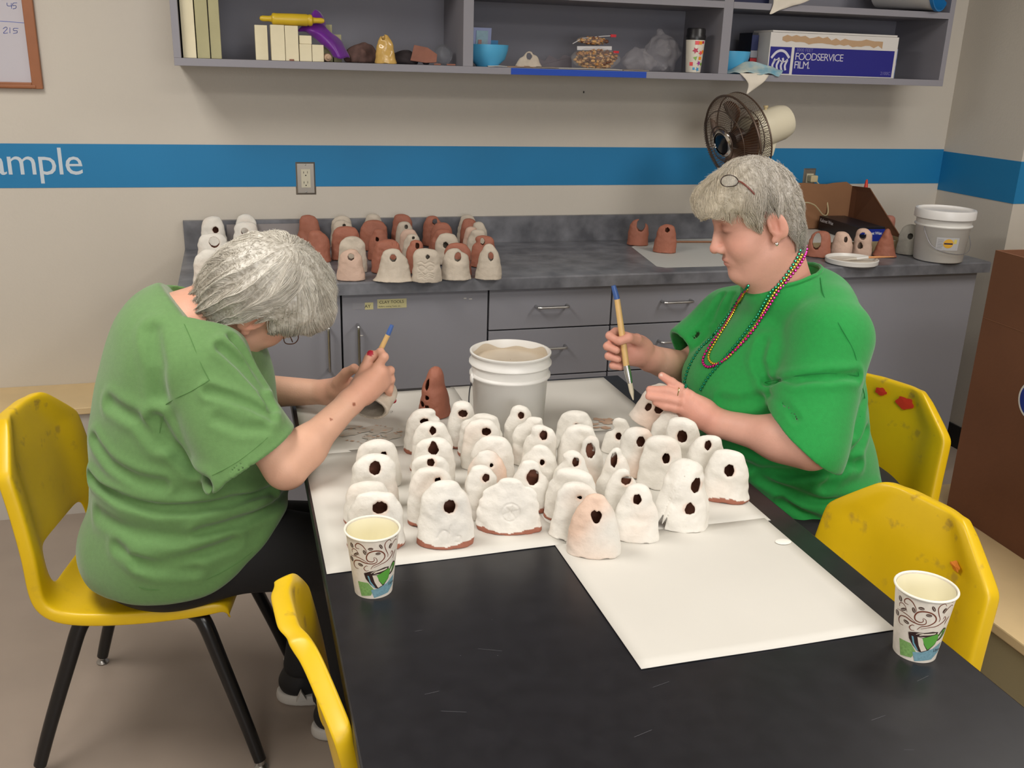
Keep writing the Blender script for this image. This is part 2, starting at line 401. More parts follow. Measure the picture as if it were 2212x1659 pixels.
# ================================================================ whiteboard
t = thing('whiteboard', (-0.95, WY-0.01, 1.43), 'wood framed whiteboard at the upper left with blue handwritten numbers', 'whiteboard')
wf = mat('frame_wood', (150, 92, 55), 0.45, var=0.08, vscale=10)
x1 = -0.582; z0 = 1.431
MB().box((x1-0.032, WY-0.022, z0), (x1, WY, 2.1)).box((-1.4, WY-0.022, z0), (x1-0.032, WY, z0+0.02)).box((-1.4, WY-0.026, z0+0.002), (x1-0.02, WY-0.022, z0+0.012)).box((-1.43, WY-0.022, z0), (-1.4, WY, 2.1)).box((-1.4, WY-0.022, 2.08), (x1-0.032, WY, 2.1)).build('frame', wf, t, world=True, bevel=0.002)
MB().box((-1.4, WY-0.008, z0+0.02), (x1-0.032, WY-0.001, 2.08)).build('panel', mat('whiteboard_panel', (196, 192, 200), 0.25), t, world=True)
mb = MB()
def stroke(mb, pts, w_, y=WY-0.0086):
    P = spline(pts, 5)
    for i in range(len(P)-1):
        a, b = P[i], P[i+1]; d = b-a; L = math.hypot(d[0], d[1])
        if L < 1e-6: continue
        nx, nz = -d[1]/L*w_, d[0]/L*w_; ex, ez = d[0]/L*w_*.5, d[1]/L*w_*.5
        mb.add([(a[0]+nx-ex, y, a[1]+nz-ez), (a[0]-nx-ex, y, a[1]-nz-ez), (b[0]-nx+ex, y, b[1]-nz+ez), (b[0]+nx+ex, y, b[1]+nz+ez)], [(0, 1, 2, 3)])
def wp(x, y):
    p = at(x/2.765, y/2.765, WY); return (p[0], p[2])
for L in ([(45, 18), (48, 35), (75, 36)], [(70, 20), (72, 52)], [(104, 18), (82, 20), (80, 34), (97, 34), (98, 48), (80, 54)], [(-60, 122), (0, 126), (145, 137)],
          [(22, 172), (38, 162), (46, 172), (24, 198), (50, 197)], [(62, 165), (62, 198)], [(112, 170), (86, 170), (84, 182), (104, 184), (104, 196), (82, 200)]):
    stroke(mb, [wp(*p) for p in L], 0.0009)
mb.build('writing', mat('marker_blue', (96, 112, 190), 0.5), t, world=True, fix=False)
# ================================================================ wall shelf unit
SF, SB = 3.30, WY; SZ0 = 1.520; ST = 0.023
t = thing('wall_shelf', (1.27, 3.45, SZ0), 'long grey open wall shelf unit hanging above the worktop', 'shelf')
MB().box((-0.151, SF, SZ0), (2.688, SB, SZ0+ST)).build('shelf_board', lam_in, t, world=True, bevel=0.001)
for xa, xb in ((-0.151, -0.129), (0.768, 0.803), (1.716, 1.753), (2.666, 2.688)):
    MB().box((xa, SF+0.0005, SZ0+ST), (xb, SB-0.008, 2.2)).build('side_panel', lam_in, t, world=True, bevel=0.001)
MB().box((0.803, SF, 1.765), (1.716, SB-0.008, 1.787)).build('shelf_board', lam_in, t, world=True)
MB().box((1.753, SF, 1.765), (2.666, SB-0.008, 1.787)).build('shelf_board', lam_in, t, world=True)
MB().box((-0.129, SF, 1.83), (0.768, SB-0.008, 1.852)).build('shelf_board', lam_in, t, world=True)
MB().box((-0.151, SF, 2.2), (2.688, SB, 2.222)).build('top_board', lam_in, t, world=True)
MB().box((-0.13, SB-0.008, SZ0+ST), (2.67, SB-0.001, 2.2)).build('back_panel', mat('shelf_back', (130, 129, 138), 0.7), t, world=True)
SZ = SZ0+ST+0.0004
def single(mb, name, m, label, cat, group=None, **k):
    P = np.array(mb.v); c = (P.min(0)+P.max(0))/2; c[2] = P[:, 2].min()
    o = mb.build(name, m, offset=c, **k); return tag(o, label, cat, group)
block_m = mat('balsa_block', (226, 216, 184), 0.6, var=0.05, vscale=14)
block_m2 = mat('balsa_block_greenish', (172, 166, 126), 0.6, var=0.07, vscale=14)
for i, (xa, xb, m_, l_) in enumerate(((-0.124, -0.084, block_m, 'pale tall wooden board against the shelf unit left side'), (-0.081, -0.043, block_m2, 'middle one of three tall wooden boards at shelf left end'), (-0.040, -0.008, block_m2, 'rightmost of three tall wooden boards at shelf left end'))):
    single(MB().box((xa, 3.335+0.006*i, SZ), (xb, 3.46, 1.82)), 'wooden_board', m_, l_, 'wooden board', 'tall boards on the shelf', bevel=0.001)
bl = [(0.098, 0.137, 3.36, 0.106, 'leftmost tall wooden block under the yellow rolling pin', 0.04), (0.146, 0.189, 3.335, 0.108, 'second tall wooden block under the yellow rolling pin', 0.045), (0.1905, 0.232, 3.335, 0.107, 'third tall wooden block under the yellow rolling pin', 0.045),
      (0.2345, 0.2735, 3.34, 0.053, 'short wooden block beneath another, right of tall blocks', 0.04), (0.275, 0.312, 3.34, 0.052, 'short wooden block at right end of the block pile', 0.04)]
for xa, xb, y, h_, l_, dd in bl:
    single(MB().box((xa, y, SZ), (xb, y+dd, SZ+h_)), 'wooden_block', block_m, l_, 'wooden block', 'wooden blocks on the shelf', bevel=0.001)
single(MB().box((0.2355, 3.342, SZ+0.0535), (0.2745, 3.38, SZ+0.079)), 'wooden_block', block_m, 'small wooden block lying atop a short one beside purple cloth', 'wooden block', 'wooden blocks on the shelf', bevel=0.001)
single(MB().box((0.318, 3.45, SZ), (0.352, 3.49, SZ+0.118)), 'wooden_block', block_m2, 'tall wooden block at the back behind the purple cloth', 'wooden block', 'wooden blocks on the shelf', bevel=0.001)
single(MB().box((0.356, 3.45, SZ), (0.382, 3.49, SZ+0.088)), 'wooden_block', block_m2, 'wooden block behind purple cloth, right of the tall back one', 'wooden block', 'wooden blocks on the shelf', bevel=0.001)
# rolling pin on the blocks
zz = SZ+0.108+0.0175; mb = MB()
prof = [(0.0003, -0.103), (0.006, -0.101), (0.009, -0.093), (0.0085, -0.075), (0.010, -0.066), (0.0165, -0.063), (0.0185, -0.058), (0.0175, -0.05), (0.0185, 0.0), (0.0185, 0.045), (0.0165, 0.05), (0.0185, 0.055), (0.017, 0.062), (0.010, 0.066), (0.0085, 0.075), (0.009, 0.093), (0.006, 0.101), (0.0003, 0.103)]
mb.lathe(prof, 20); mb.v = [(0.218+p[2], 3.372+p[1], zz+p[0]+0.001) for p in mb.v]
single(mb, 'rolling_pin', mat('yellow_plastic', (208, 176, 44), 0.35), 'small yellow plastic rolling pin lying across the wooden blocks', 'rolling pin', smooth=True)
mb = MB(); mb.lathe([(0.0003, -0.05), (0.005, -0.048), (0.006, -0.03), (0.011, -0.028), (0.013, -0.015), (0.013, 0.04), (0.0003, 0.042)], 16)
mb.v = [(0.325+p[0], 3.36+p[2]*0.9, SZ+0.0135+p[1]) for p in mb.v]
single(mb, 'rolling_pin', mat('raw_wood', (186, 156, 130), 0.6), 'short wooden rolling pin, knob end facing out, right of blocks', 'rolling pin', smooth=True)
# cloths and crumpled stuff as folded sheets
def cloth(name, m, pts_rows, label, cat, amp=0.004, seed=1, thick=0.0016, group=None, sub=5):
    """rows of 3-D points lofted into a folded sheet"""
    R = [spline(r, sub) for r in pts_rows]; n = len(R[0])
    cols = [spline([R[i][k] for i in range(len(R))], sub) for k in range(n)]
    A = np.array(cols); rs = np.random.RandomState(seed)
    A = A+np.stack([wob(A.reshape(-1, 3), 90, seed).reshape(A.shape[:2])*amp*s for s in (0.6, 1, 0.8)], -1)
    nn, mm = A.shape[:2]; mb = MB()
    mb.add(A.reshape(-1, 3), [(i*mm+j, i*mm+j+1, (i+1)*mm+j+1, (i+1)*mm+j) for i in range(nn-1) for j in range(mm-1)])
    o = single(mb, name, m, label, cat, group, smooth=True, fix=False)
    s = o.modifiers.new('thickness', 'SOLIDIFY'); s.thickness = thick; s.offset = 0
    return o
purple = mat('purple_satin', (104, 24, 140), 0.35, var=0.2, vscale=30, **{'Sheen Weight': 0.4})
z = SZ
cloth('cloth', purple, [[(0.27, 3.41, z+0.125), (0.30, 3.42, z+0.165), (0.33, 3.43, z+0.13), (0.325, 3.44, z+0.11)],
                        [(0.235, 3.40, z+0.093), (0.275, 3.385, z+0.107), (0.32, 3.39, z+0.105), (0.34, 3.40, z+0.09)],
                        [(0.265, 3.39, z+0.085), (0.30, 3.37, z+0.09), (0.335, 3.38, z+0.085), (0.362, 3.40, z+0.08)],
                        [(0.31, 3.38, z+0.055), (0.335, 3.365, z+0.06), (0.36, 3.375, z+0.058), (0.385, 3.40, z+0.05)],
                        [(0.345, 3.37, z+0.012), (0.36, 3.36, z+0.012), (0.378, 3.37, z+0.012), (0.40, 3.39, z+0.012)]],
      'purple satin cloth draped over the wooden blocks and rolling pin', 'cloth', 0.006, 3)
brown_c = mat('brown_cloth', (94, 70, 64), 0.9, var=0.25, vscale=40)
def lump(name, m, c, r, label, cat, seed, amp=0.35, freq=60, group=None, res=0.004, flat=True):
    c = np.array(c, float); rr = np.array(r, float)
    def f(P):
        d = sd_ell(P, c, rr)+wob(P, freq, seed)*amp*min(rr)+wob(P, freq*2.3, seed+3)*amp*0.4*min(rr)
        return np.maximum(d, (SZ+0.0003)-P[:, 2]) if flat else d
    V, Q = surface(f, c-rr*1.6, c+rr*1.6, res, slack=2.0)
    return tag(np_mesh(name, V, Q, m, origin=(c[0], c[1], V[:, 2].min())), label, cat, group)
lump('crumpled_cloth', brown_c, (0.445, 3.43, SZ+0.02), (0.055, 0.05, 0.035), 'crumpled brown cloth heap left of the glazed yellow bell', 'cloth', 2)
lump('crumpled_cloth', mat('dark_cloth', (52, 44, 46), 0.9, var=0.2, vscale=40), (0.585, 3.42, SZ+0.012), (0.05, 0.05, 0.028), 'dark crumpled cloth heap right of the glazed yellow bell', 'cloth', 5)
terra_d = mat('terracotta_dull', (140, 92, 76), 0.75, var=0.12, vscale=30, bump=0.2)
def shard(pts, th, name, m, label, cat, group=None, seed=0):
    mb = MB(); n = len(pts); P = [np.array(p, float) for p in pts]
    nn = np.cross(P[1]-P[0], P[2]-P[0]); nn = nn/np.linalg.norm(nn)*th/2
    mb.add([p+nn for p in P]+[p-nn for p in P], [tuple(range(n)), tuple(range(2*n-1, n-1, -1))]+[(i, i+n, (i+1) % n+n, (i+1) % n) for i in range(n)])
    return single(mb, name, m, label, cat, group, bevel=0.001)
shard([(0.60, 3.36, z+0.012), (0.615, 3.37, z+0.062), (0.66, 3.365, z+0.055), (0.69, 3.35, z+0.034), (0.685, 3.34, z+0.008), (0.65, 3.345, z+0.006)], 0.006, 'clay_slab', terra_d, 'folded terracotta slab propped right of the glazed yellow bell', 'clay piece')
for k, (a, b, l_) in enumerate(((0.672, 0.695, 'small terracotta offcut lying before the clear plastic ball'), (0.715, 0.745, 'flat terracotta crumb at the left bay right end'), (0.20, 0.213, 'brown clay crumb in front of the tall wooden blocks'))):
    shard([(a, 3.315, z+0.003), (b, 3.312, z+0.003), (b+0.003, 3.325, z+0.003), (a+0.004, 3.33, z+0.003)], 0.005, 'clay_scrap', terra_d, l_, 'clay scrap', 'clay scraps')
glass = mat('clear_plastic', (225, 230, 235), 0.12, **{'Transmission Weight': 0.85, 'IOR': 1.25, 'Alpha': 0.45})
mb = MB().ball((0.72, 3.40, SZ+0.034), 0.0335, 20)
o = single(mb, 'clear_ball', glass, 'crinkled clear plastic ball at the left bay right end', 'ball', smooth=True)
lump('foil_scrap', mat('foil_dark', (80, 78, 84), 0.35, 0.6), (0.675, 3.46, SZ+0.02), (0.018, 0.018, 0.022), 'small dark foil scrap behind the folded terracotta slab', 'scrap', 4)
# middle bay
bowl_m = mat('blue_bowl', (86, 176, 222), 0.3)
def bowl(x, y, r, h, label):
    mb = MB().lathe([(0.001, 0.004), (r*0.45, 0.004), (r*0.45, 0), (r*0.52, 0), (r*0.56, 0.006), (r*0.85, h*0.35), (r*0.97, h*0.75), (r, h), (r*0.97, h), (r*0.93, h*0.75), (r*0.8, h*0.38), (r*0.5, 0.012), (0.001, 0.010)], 36)
    mb.v = [(x+p[0], y+p[1], SZ+p[2]) for p in mb.v]
    return single(mb, 'bowl', bowl_m, label, 'bowl', 'blue bowls', smooth=True)
bowl(0.878, 3.405, 0.074, 0.072, 'sky blue plastic bowl at the middle bay left end')
bowl(1.828, 3.43, 0.072, 0.080, 'sky blue plastic bowl beside the foodservice film box')
mb = MB().box((0.835, 3.44, SZ+0.055), (0.90, 3.443, SZ+0.128), 0, Matrix.Rotation(0.14, 3, 'X'))
mb.box((0.846, 3.4375, SZ+0.065), (0.888, 3.4395, SZ+0.118), 1, Matrix.Rotation(0.14, 3, 'X')); mb.box((0.853, 3.436, SZ+0.066), (0.865, 3.4375, SZ+0.088), 2, Matrix.Rotation(0.14, 3, 'X'))
single(mb, 'card', [mat('card_lilac', (150, 158, 196), 0.5), mat('card_green', (148, 178, 190), 0.5, var=0.1, vscale=60), mat('card_peach', (170, 128, 120), 0.5)], 'pale lilac picture card standing behind the blue bowl', 'card')
single(MB().box((0.885, 3.455, SZ+0.0), (0.93, 3.475, SZ+0.088)), 'box', mat('teal_box', (40, 120, 170), 0.5), 'small teal box behind the middle bay blue bowl', 'box')
scrap_m = mat('grey_paper_scrap', (168, 154, 142), 0.8, var=0.15, vscale=30)
for k, (xa, xb, ya, l_) in enumerate(((0.93, 1.03, 3.325, 'flat tan clay scrap beneath the small clay arch'), (0.86, 0.93, 3.32, 'pale paper scrap before the middle bay blue bowl'), (1.02, 1.13, 3.33, 'pale paper scrap left of the nut bag'), (1.06, 1.36, 3.335, 'wide sheet of paper under the nut bag'), (1.36, 1.46, 3.33, 'thin paper scrap right of the nut bag'))):
    pts = [(xa, ya, SZ+0.001), ((xa+xb)/2, ya-0.012, SZ+0.003), (xb, ya+0.004, SZ+0.002), (xb-0.01, ya+0.07, SZ+0.004), (xa+0.012, ya+0.06, SZ+0.003)]
    shard(pts, 0.0022, 'paper_scrap', [scrap_m, paper_m][k % 2] if k else mat('tan_scrap', (186, 152, 126), 0.8), l_, 'scrap', 'scraps on the middle shelf')
# pointed dark grey card pieces
shard([(1.05, 3.43, SZ), (1.065, 3.44, SZ+0.035), (1.10, 3.44, SZ+0.025), (1.115, 3.44, SZ+0.045), (1.15, 3.44, SZ+0.03), (1.17, 3.44, SZ+0.048), (1.20, 3.44, SZ+0.04), (1.20, 3.43, SZ)], 0.002, 'torn_card', mat('grey_card', (104, 98, 104), 0.8), 'torn grey card with pointed edge left of the nut bag', 'card')
# nut bags
def nut_bag(x0, x1, y, z0, h, label, seed, nuts, depth=0.055, tilt=0.0):
    t = thing('nut_bag', ((x0+x1)/2, y, z0), label, 'bag of nuts')
    cx = (x0+x1)/2; rs = random.Random(seed)
    def f(P):
        q = P.copy(); d = sd_ell(q, (cx, y, z0+h*0.42), ((x1-x0)/2, depth/2, h*0.5))
        return np.maximum(d+wob(P, 130, seed)*0.003, z0-P[:, 2])
    V, Q = surface(f, (x0-0.02, y-depth, z0-0.01), (x1+0.02, y+depth, z0+h+0.02), 0.0035)
    np_mesh('film', V, Q, mat('bag_film', (205, 200, 196), 0.15, **{'Alpha': 0.16, 'Transmission Weight': 0.0}), t, origin=t.location)
    mbs = [MB(), MB(), MB()]
    for k in range(nuts):
        for _ in range(40):
            a = [rs.uniform(-1, 1) for _ in range(3)]
            if a[0]**2+a[1]**2+a[2]**2 < 0.95: break
        p = (cx+a[0]*(x1-x0)/2*0.9, y+a[1]*depth*0.44-0.003, z0+h*0.42+a[2]*h*0.42)
        if p[2] < z0+0.004: p = (p[0], p[1], z0+0.005)
        mbs[k % 3].ball(p, 0.0055, 6, k % 3, (rs.uniform(0.8, 1.7), rs.uniform(0.6, 1.2), rs.uniform(0.6, 1.3)))
    mb = MB()
    for q in mbs: mb.add(q.v, q.f, 0); mb.m[-len(q.f):] = q.m
    o = mb.build('nuts', [mat('nut_tan', (176, 122, 62), 0.5), mat('nut_brown', (104, 58, 30), 0.5), mat('nut_pale', (206, 160, 100), 0.5)], t, smooth=True, world=True); o['kind'] = 'stuff'
    return t
nt1 = nut_bag(1.178, 1.362, 3.375, SZ+0.004, 0.078, 'clear zip bag of mixed nuts lying lowest on the middle shelf', 3, 420, 0.07)
zb = MB().box((1.195, 3.368, SZ+0.066), (1.325, 3.372, SZ+0.079), 0, Matrix.Rotation(-0.03, 3, 'Y')).build('zip_strip', mat('zip_white', (206, 204, 206), 0.3), nt1, world=True)
MB().box((1.332, 3.366, SZ+0.058), (1.352, 3.374, SZ+0.066)).build('zip_slider', mat('slider_red', (196, 30, 44), 0.4), nt1, world=True)
nt2 = nut_bag(1.20, 1.325, 3.40, SZ+0.084, 0.03, 'half empty nut bag lying on the larger bag of nuts', 9, 110, 0.05)
MB().tube([(1.185, 3.39, SZ+0.085), (1.22, 3.39, SZ+0.104), (1.30, 3.39, SZ+0.114), (1.338, 3.39, SZ+0.117)], 0.0016, 6).build('zip_strip', MATS['zip_white'], nt2, world=True)
MB().box((1.326, 3.386, SZ+0.112), (1.346, 3.394, SZ+0.121)).build('zip_slider', MATS['slider_red'], nt2, world=True)
# clear plastic bags
def plastic_bag(c, r, label, seed):
    c = np.array(c); r = np.array(r)
    def f(P):
        q = P.copy(); d = sd_ell(q, c, r)+wob(P, 55, seed)*0.012+wob(P, 120, seed+1)*0.009
        return np.maximum(d, SZ+0.0005-P[:, 2])
    V, Q = surface(f, c-r*1.5, c+r*1.5, 0.0055, slack=2)
    m_ = mat('crinkled_film', (190, 186, 190), 0.12, bump=0.9, bscale=45, **{'Alpha': 0.20})
    o = tag(np_mesh('plastic_bag', V, Q, m_, origin=(c[0], c[1], SZ)), label, 'plastic bag', 'clear plastic bags')
    return o
plastic_bag((1.44, 3.39, SZ+0.035), (0.055, 0.045, 0.045), 'crumpled clear plastic bag beside the bags of nuts', 3)
plastic_bag((1.55, 3.44, SZ+0.06), (0.065, 0.06, 0.075), 'larger crumpled clear plastic bag left of the travel tumbler', 8)
# travel tumbler
t = thing('travel_tumbler', (1.637, 3.345, SZ), 'flower patterned travel tumbler with black lid in the middle bay', 'tumbler')
MB().lathe([(0.001, 0.001), (0.026, 0.001), (0.027, 0.004), (0.034, 0.11), (0.034, 0.113), (0.001, 0.113)], 32).build('cup_body', mat('tumbler_white', (226, 220, 206), 0.3), t, smooth=True)
MB().lathe([(0.001, 0.112), (0.0355, 0.112), (0.0365, 0.125), (0.034, 0.130), (0.034, 0.147), (0.031, 0.152), (0.001, 0.152)], 32).build('lid', mat('lid_black', (26, 26, 30), 0.35), t, smooth=True)
def on_cone(ang, z, r0, z0, r1, z1, off=0.0004):
    r = r0+(r1-r0)*(z-z0)/(z1-z0)+off; return (r*math.sin(ang), -r*math.cos(ang), z)
tcols = [(236, 84, 90), (244, 150, 40), (120, 170, 60), (160, 60, 150), (70, 150, 200), (190, 40, 80)]
tm = [mat('tumbler_ink_%d' % i, c, 0.4) for i, c in enumerate(tcols)]
mb = MB()
for a, zc, r_, shp, ci in ((-0.25, 0.102, 0.009, 4, 0), (0.15, 0.102, 0.008, 4, 1), (0.5, 0.104, 0.006, 4, 5), (-0.35, 0.076, 0.012, 10, 5), (-0.3, 0.05, 0.009, 3, 2), (0.3, 0.068, 0.010, 10, 0), (0.62, 0.072, 0.008, 4, 1), (0.3, 0.05, 0.008, 4, 1), (0.2, 0.033, 0.010, 10, 3), (-0.75, 0.030, 0.009, 4, 0), (0.1, 0.012, 0.009, 10, 4), (-0.4, 0.014, 0.006, 4, 4), (0.6, 0.03, 0.006, 5, 2)):
    pts = []; n = shp if shp < 10 else 10
    for k in range(n):
        rr = r_*(1 if (shp < 10 or k % 2 == 0) else 0.45); th = 2*PI*k/n+0.78
        pts.append(on_cone(a+rr*math.cos(th)/0.031, zc+rr*math.sin(th), 0.027, 0.004, 0.034, 0.11, 0.0012))
    mb.add(pts, [tuple(range(n))], ci)
mb.build('flower_print', tm, t, fix=False)
# blue masking tape along the shelf edge
single(MB().box((0.936, SF-0.0012, SZ0+0.001), (1.435, SF-0.0002, SZ0+0.0215)), 'masking_tape', mat('tape_blue', (26, 72, 178), 0.7), 'strip of blue masking tape along the shelf front edge', 'tape')
# right bay
fx0, fx1, fy, fz1 = 1.935, 2.495, 3.345, SZ+0.150
Rf = Matrix.Rotation(math.radians(1.5), 3, 'Z')
t = thing('film_box', ((fx0+fx1)/2, fy+0.05, SZ), 'large white and blue foodservice film box on the right shelf', 'box', rz=0.02)
hw = (fx1-fx0)/2
bx = MB().box((-hw, -0.05, 0), (hw, 0.09, 0.150)); bx.build('carton', mat('carton_white', (214, 210, 206), 0.5), t, bevel=0.001)
MB().box((-hw+0.006, -0.052, 0.1505), (hw-0.01, 0.085, 0.157)).build('lid_flap', MATS['carton_white'], t, bevel=0.001)
fb = mat('film_blue', (34, 34, 128), 0.45)
pr_ = MB().box((-hw+0.004, -0.0508, 0.006), (-hw+0.094, -0.0502, 0.100)); pr_.box((-hw+0.106, -0.0508, 0.004), (hw-0.012, -0.0502, 0.100))
pr_.build('blue_print', fb, t)
lt = MB()
text_mb(lt, '3000 FEET', 0.0165, (-hw+0.114, -0.0512, 0.086), (1, 0, 0), (0, 0, 1), 0, thick=0)
text_mb(lt, 'FOODSERVICE', 0.037, (-hw+0.110, -0.0512, 0.056), (1, 0, 0), (0, 0, 1), 1, thick=0, offset=-0.0002, space=0.85)
text_mb(lt, 'FILM.', 0.037, (-hw+0.110, -0.0512, 0.026), (1, 0, 0), (0, 0, 1), 1, thick=0, space=0.85)
text_mb(lt, '2100C', 0.017, (hw-0.018, -0.0512, 0.012), (1, 0, 0), (0, 0, 1), 0, thick=0, align='RIGHT')
lt.build('lettering', [mat('ink_dim', (120, 118, 170), 0.5), mat('ink_white', (205, 203, 215), 0.5)], t, fix=False)
em = MB(); cx0 = -hw+0.049
def ribbon2(mb, pts, w_, y, mi=0, n=5):
    P = spline(pts, n)
    L_ = []; R2 = []
    for i in range(len(P)):
        d = P[min(i+1, len(P)-1)]-P[max(i-1, 0)]; L = math.hypot(d[0], d[1]) or 1
        nx, nz = -d[1]/L*w_/2, d[0]/L*w_/2
        L_.append((P[i][0]+nx, y, P[i][1]+nz)); R2.append((P[i][0]-nx, y, P[i][1]-nz))
    k = len(P); mb.add(L_+R2, [(i, i+1, k+i+1, k+i) for i in range(k-1)], mi)
ribbon2(em, [(cx0-0.038, 0.060), (cx0-0.02, 0.080), (cx0, 0.087), (cx0+0.02, 0.081), (cx0+0.038, 0.062)], 0.009, -0.0512)
for dx in (-0.026, -0.008, 0.010, 0.027):
    ribbon2(em, [(cx0+dx, 0.018), (cx0+dx-0.004, 0.035), (cx0+dx+0.003, 0.052), (cx0+dx, 0.064-abs(dx)*0.3)], 0.008, -0.0512)
ribbon2(em, [(cx0-0.03, 0.045), (cx0-0.01, 0.056), (cx0+0.012, 0.047), (cx0+0.03, 0.054)], 0.004, -0.0512)
em.build('emblem', MATS['ink_white'], t, fix=False)
gl = MB(); rs = random.Random(5)
P = [(-hw+0.05+0.42*k/22, 0.128-0.00025*k+rs.uniform(-0.004, 0.004)) for k in range(24)]
for i in range(23):
    a, b = P[i], P[i+1]; h1, h2 = (0.006+abs(math.sin(i*1.7))*0.007), (0.006+abs(math.sin((i+1)*1.7))*0.007)
    gl.add([(a[0], -0.0506, a[1]-h1), (b[0], -0.0506, b[1]-h2), (b[0], -0.0506, b[1]+h2), (a[0], -0.0506, a[1]+h1)], [(0, 1, 2, 3)])
gl.build('glue_smear', mat('glue_tan', (184, 152, 118), 0.7), t, fix=False)
single(MB().box((2.50, 3.37, SZ), (2.513, 3.42, SZ+0.108)), 'box', mat('sprinkle_box', (190, 170, 196), 0.5, col2=(70, 120, 170), vscale=50), 'narrow multicoloured box tucked at the film box right end', 'box')
mb = MB().box((1.906, 3.42, SZ), (1.93, 3.52, SZ+0.148), 0); mb.box((1.904, 3.418, SZ+0.06), (1.932, 3.4195, SZ+0.085), 1)
mb.box((1.904, 3.418, SZ+0.086), (1.932, 3.4195, SZ+0.14), 2); mb.box((1.904, 3.418, SZ+0.02), (1.932, 3.4195, SZ+0.058), 3)
single(mb, 'box', [mat('box_dark', (34, 34, 44), 0.5), mat('box_grey', (150, 150, 156), 0.5), mat('box_navy', (30, 40, 84), 0.5), mat('box_red', (176, 36, 40), 0.5)], 'dark box with a red band behind the film box left end', 'box')
rag = mat('rag', (205, 206, 190), 0.85, col2=(108, 166, 190), vscale=22)
rag_w = mat('rag_white', (222, 214, 200), 0.85, var=0.06, vscale=20)
cloth('rag', rag, [[(1.775, 3.345, SZ+0.004), (1.80, 3.32, SZ+0.005), (1.86, 3.30, SZ+0.004), (1.93, 3.297, SZ+0.004), (1.965, 3.30, SZ-0.002)],
                   [(1.79, 3.38, SZ+0.008), (1.83, 3.35, SZ+0.026), (1.88, 3.335, SZ+0.03), (1.93, 3.32, SZ+0.02), (1.985, 3.31, SZ+0.012)],
                   [(1.82, 3.39, SZ+0.006), (1.85, 3.37, SZ+0.04), (1.90, 3.342, SZ+0.045), (1.945, 3.332, SZ+0.03), (1.99, 3.336, SZ+0.02)]],
      'blue stained white rag bunched on the right shelf edge', 'cloth', 0.007, 4)
cloth('rag', rag_w, [[(1.80, 3.296, SZ+0.002), (1.86, 3.294, SZ+0.003), (1.92, 3.295, SZ+0.0)],
                     [(1.835, 3.290, SZ-0.030), (1.865, 3.286, SZ-0.032), (1.895, 3.290, SZ-0.028)],
                     [(1.832, 3.289, SZ-0.068), (1.836, 3.287, SZ-0.068), (1.84, 3.288, SZ-0.066)]],
      'white rag corner hanging below the right shelf edge', 'cloth', 0.003, 2)
UZ = 1.787
cloth('rag', rag_w, [[(1.90, 3.296, UZ+0.05), (1.95, 3.292, UZ+0.06), (2.03, 3.29, UZ+0.05), (2.07, 3.295, UZ+0.03)],
                     [(1.905, 3.293, UZ+0.0), (1.94, 3.288, UZ-0.004), (1.975, 3.286, UZ+0.004), (2.03, 3.29, UZ+0.01)],
                     [(1.893, 3.291, UZ-0.035), (1.90, 3.288, UZ-0.036), (1.91, 3.288, UZ-0.032), (1.925, 3.289, UZ-0.022)]],
      'white cloth hanging over the upper right shelf edge', 'cloth', 0.004, 6)
single(MB().box((1.775, 3.34, UZ+0.0005), (1.915, 3.5, UZ+0.09)), 'box', mat('navy_box', (24, 28, 66), 0.5), 'dark navy box on the upper right shelf', 'box', bevel=0.002)
# bucket lying on its side on the upper shelf
mb = MB().lathe([(0.001, -0.23), (0.086, -0.23), (0.088, -0.225), (0.100, 0.0), (0.104, 0.0), (0.104, 0.012), (0.098, 0.012), (0.084, -0.222), (0.001, -0.222)], 36)
q = np.array(mb.v); a = math.radians(58); c0 = np.array((2.60, 3.30, UZ+0.1055))
mb.v = [tuple(c0+np.array((p[2]*math.cos(a)-p[0]*math.sin(a)*1, -p[2]*math.sin(a)-p[0]*math.cos(a), p[1]))) for p in q]
for i, f_ in enumerate(mb.f): 
    if i//36 >= 3: mb.m[i] = 1
single(mb, 'bucket', [mat('bucket_white_shelf', (206, 204, 200), 0.4), mat('bucket_blue_inside', (30, 118, 182), 0.5)], 'white bucket with blue inside lying on the upper right shelf', 'bucket', smooth=True)
single(MB().ball((1.137, WY-0.001, 1.436), 0.004, 8, 0, (0.8, 0.4, 1)), 'wall_nail', gap_m, 'tiny dark nail in the wall under the shelf unit', 'nail') if False else None
mb = MB().ball(tuple(at(1261, 199, WY-0.002)), 0.0035, 8, 0, (0.8, 0.5, 1.2))
single(mb, 'nail', gap_m, 'tiny dark nail in the wall under the shelf unit', 'nail')
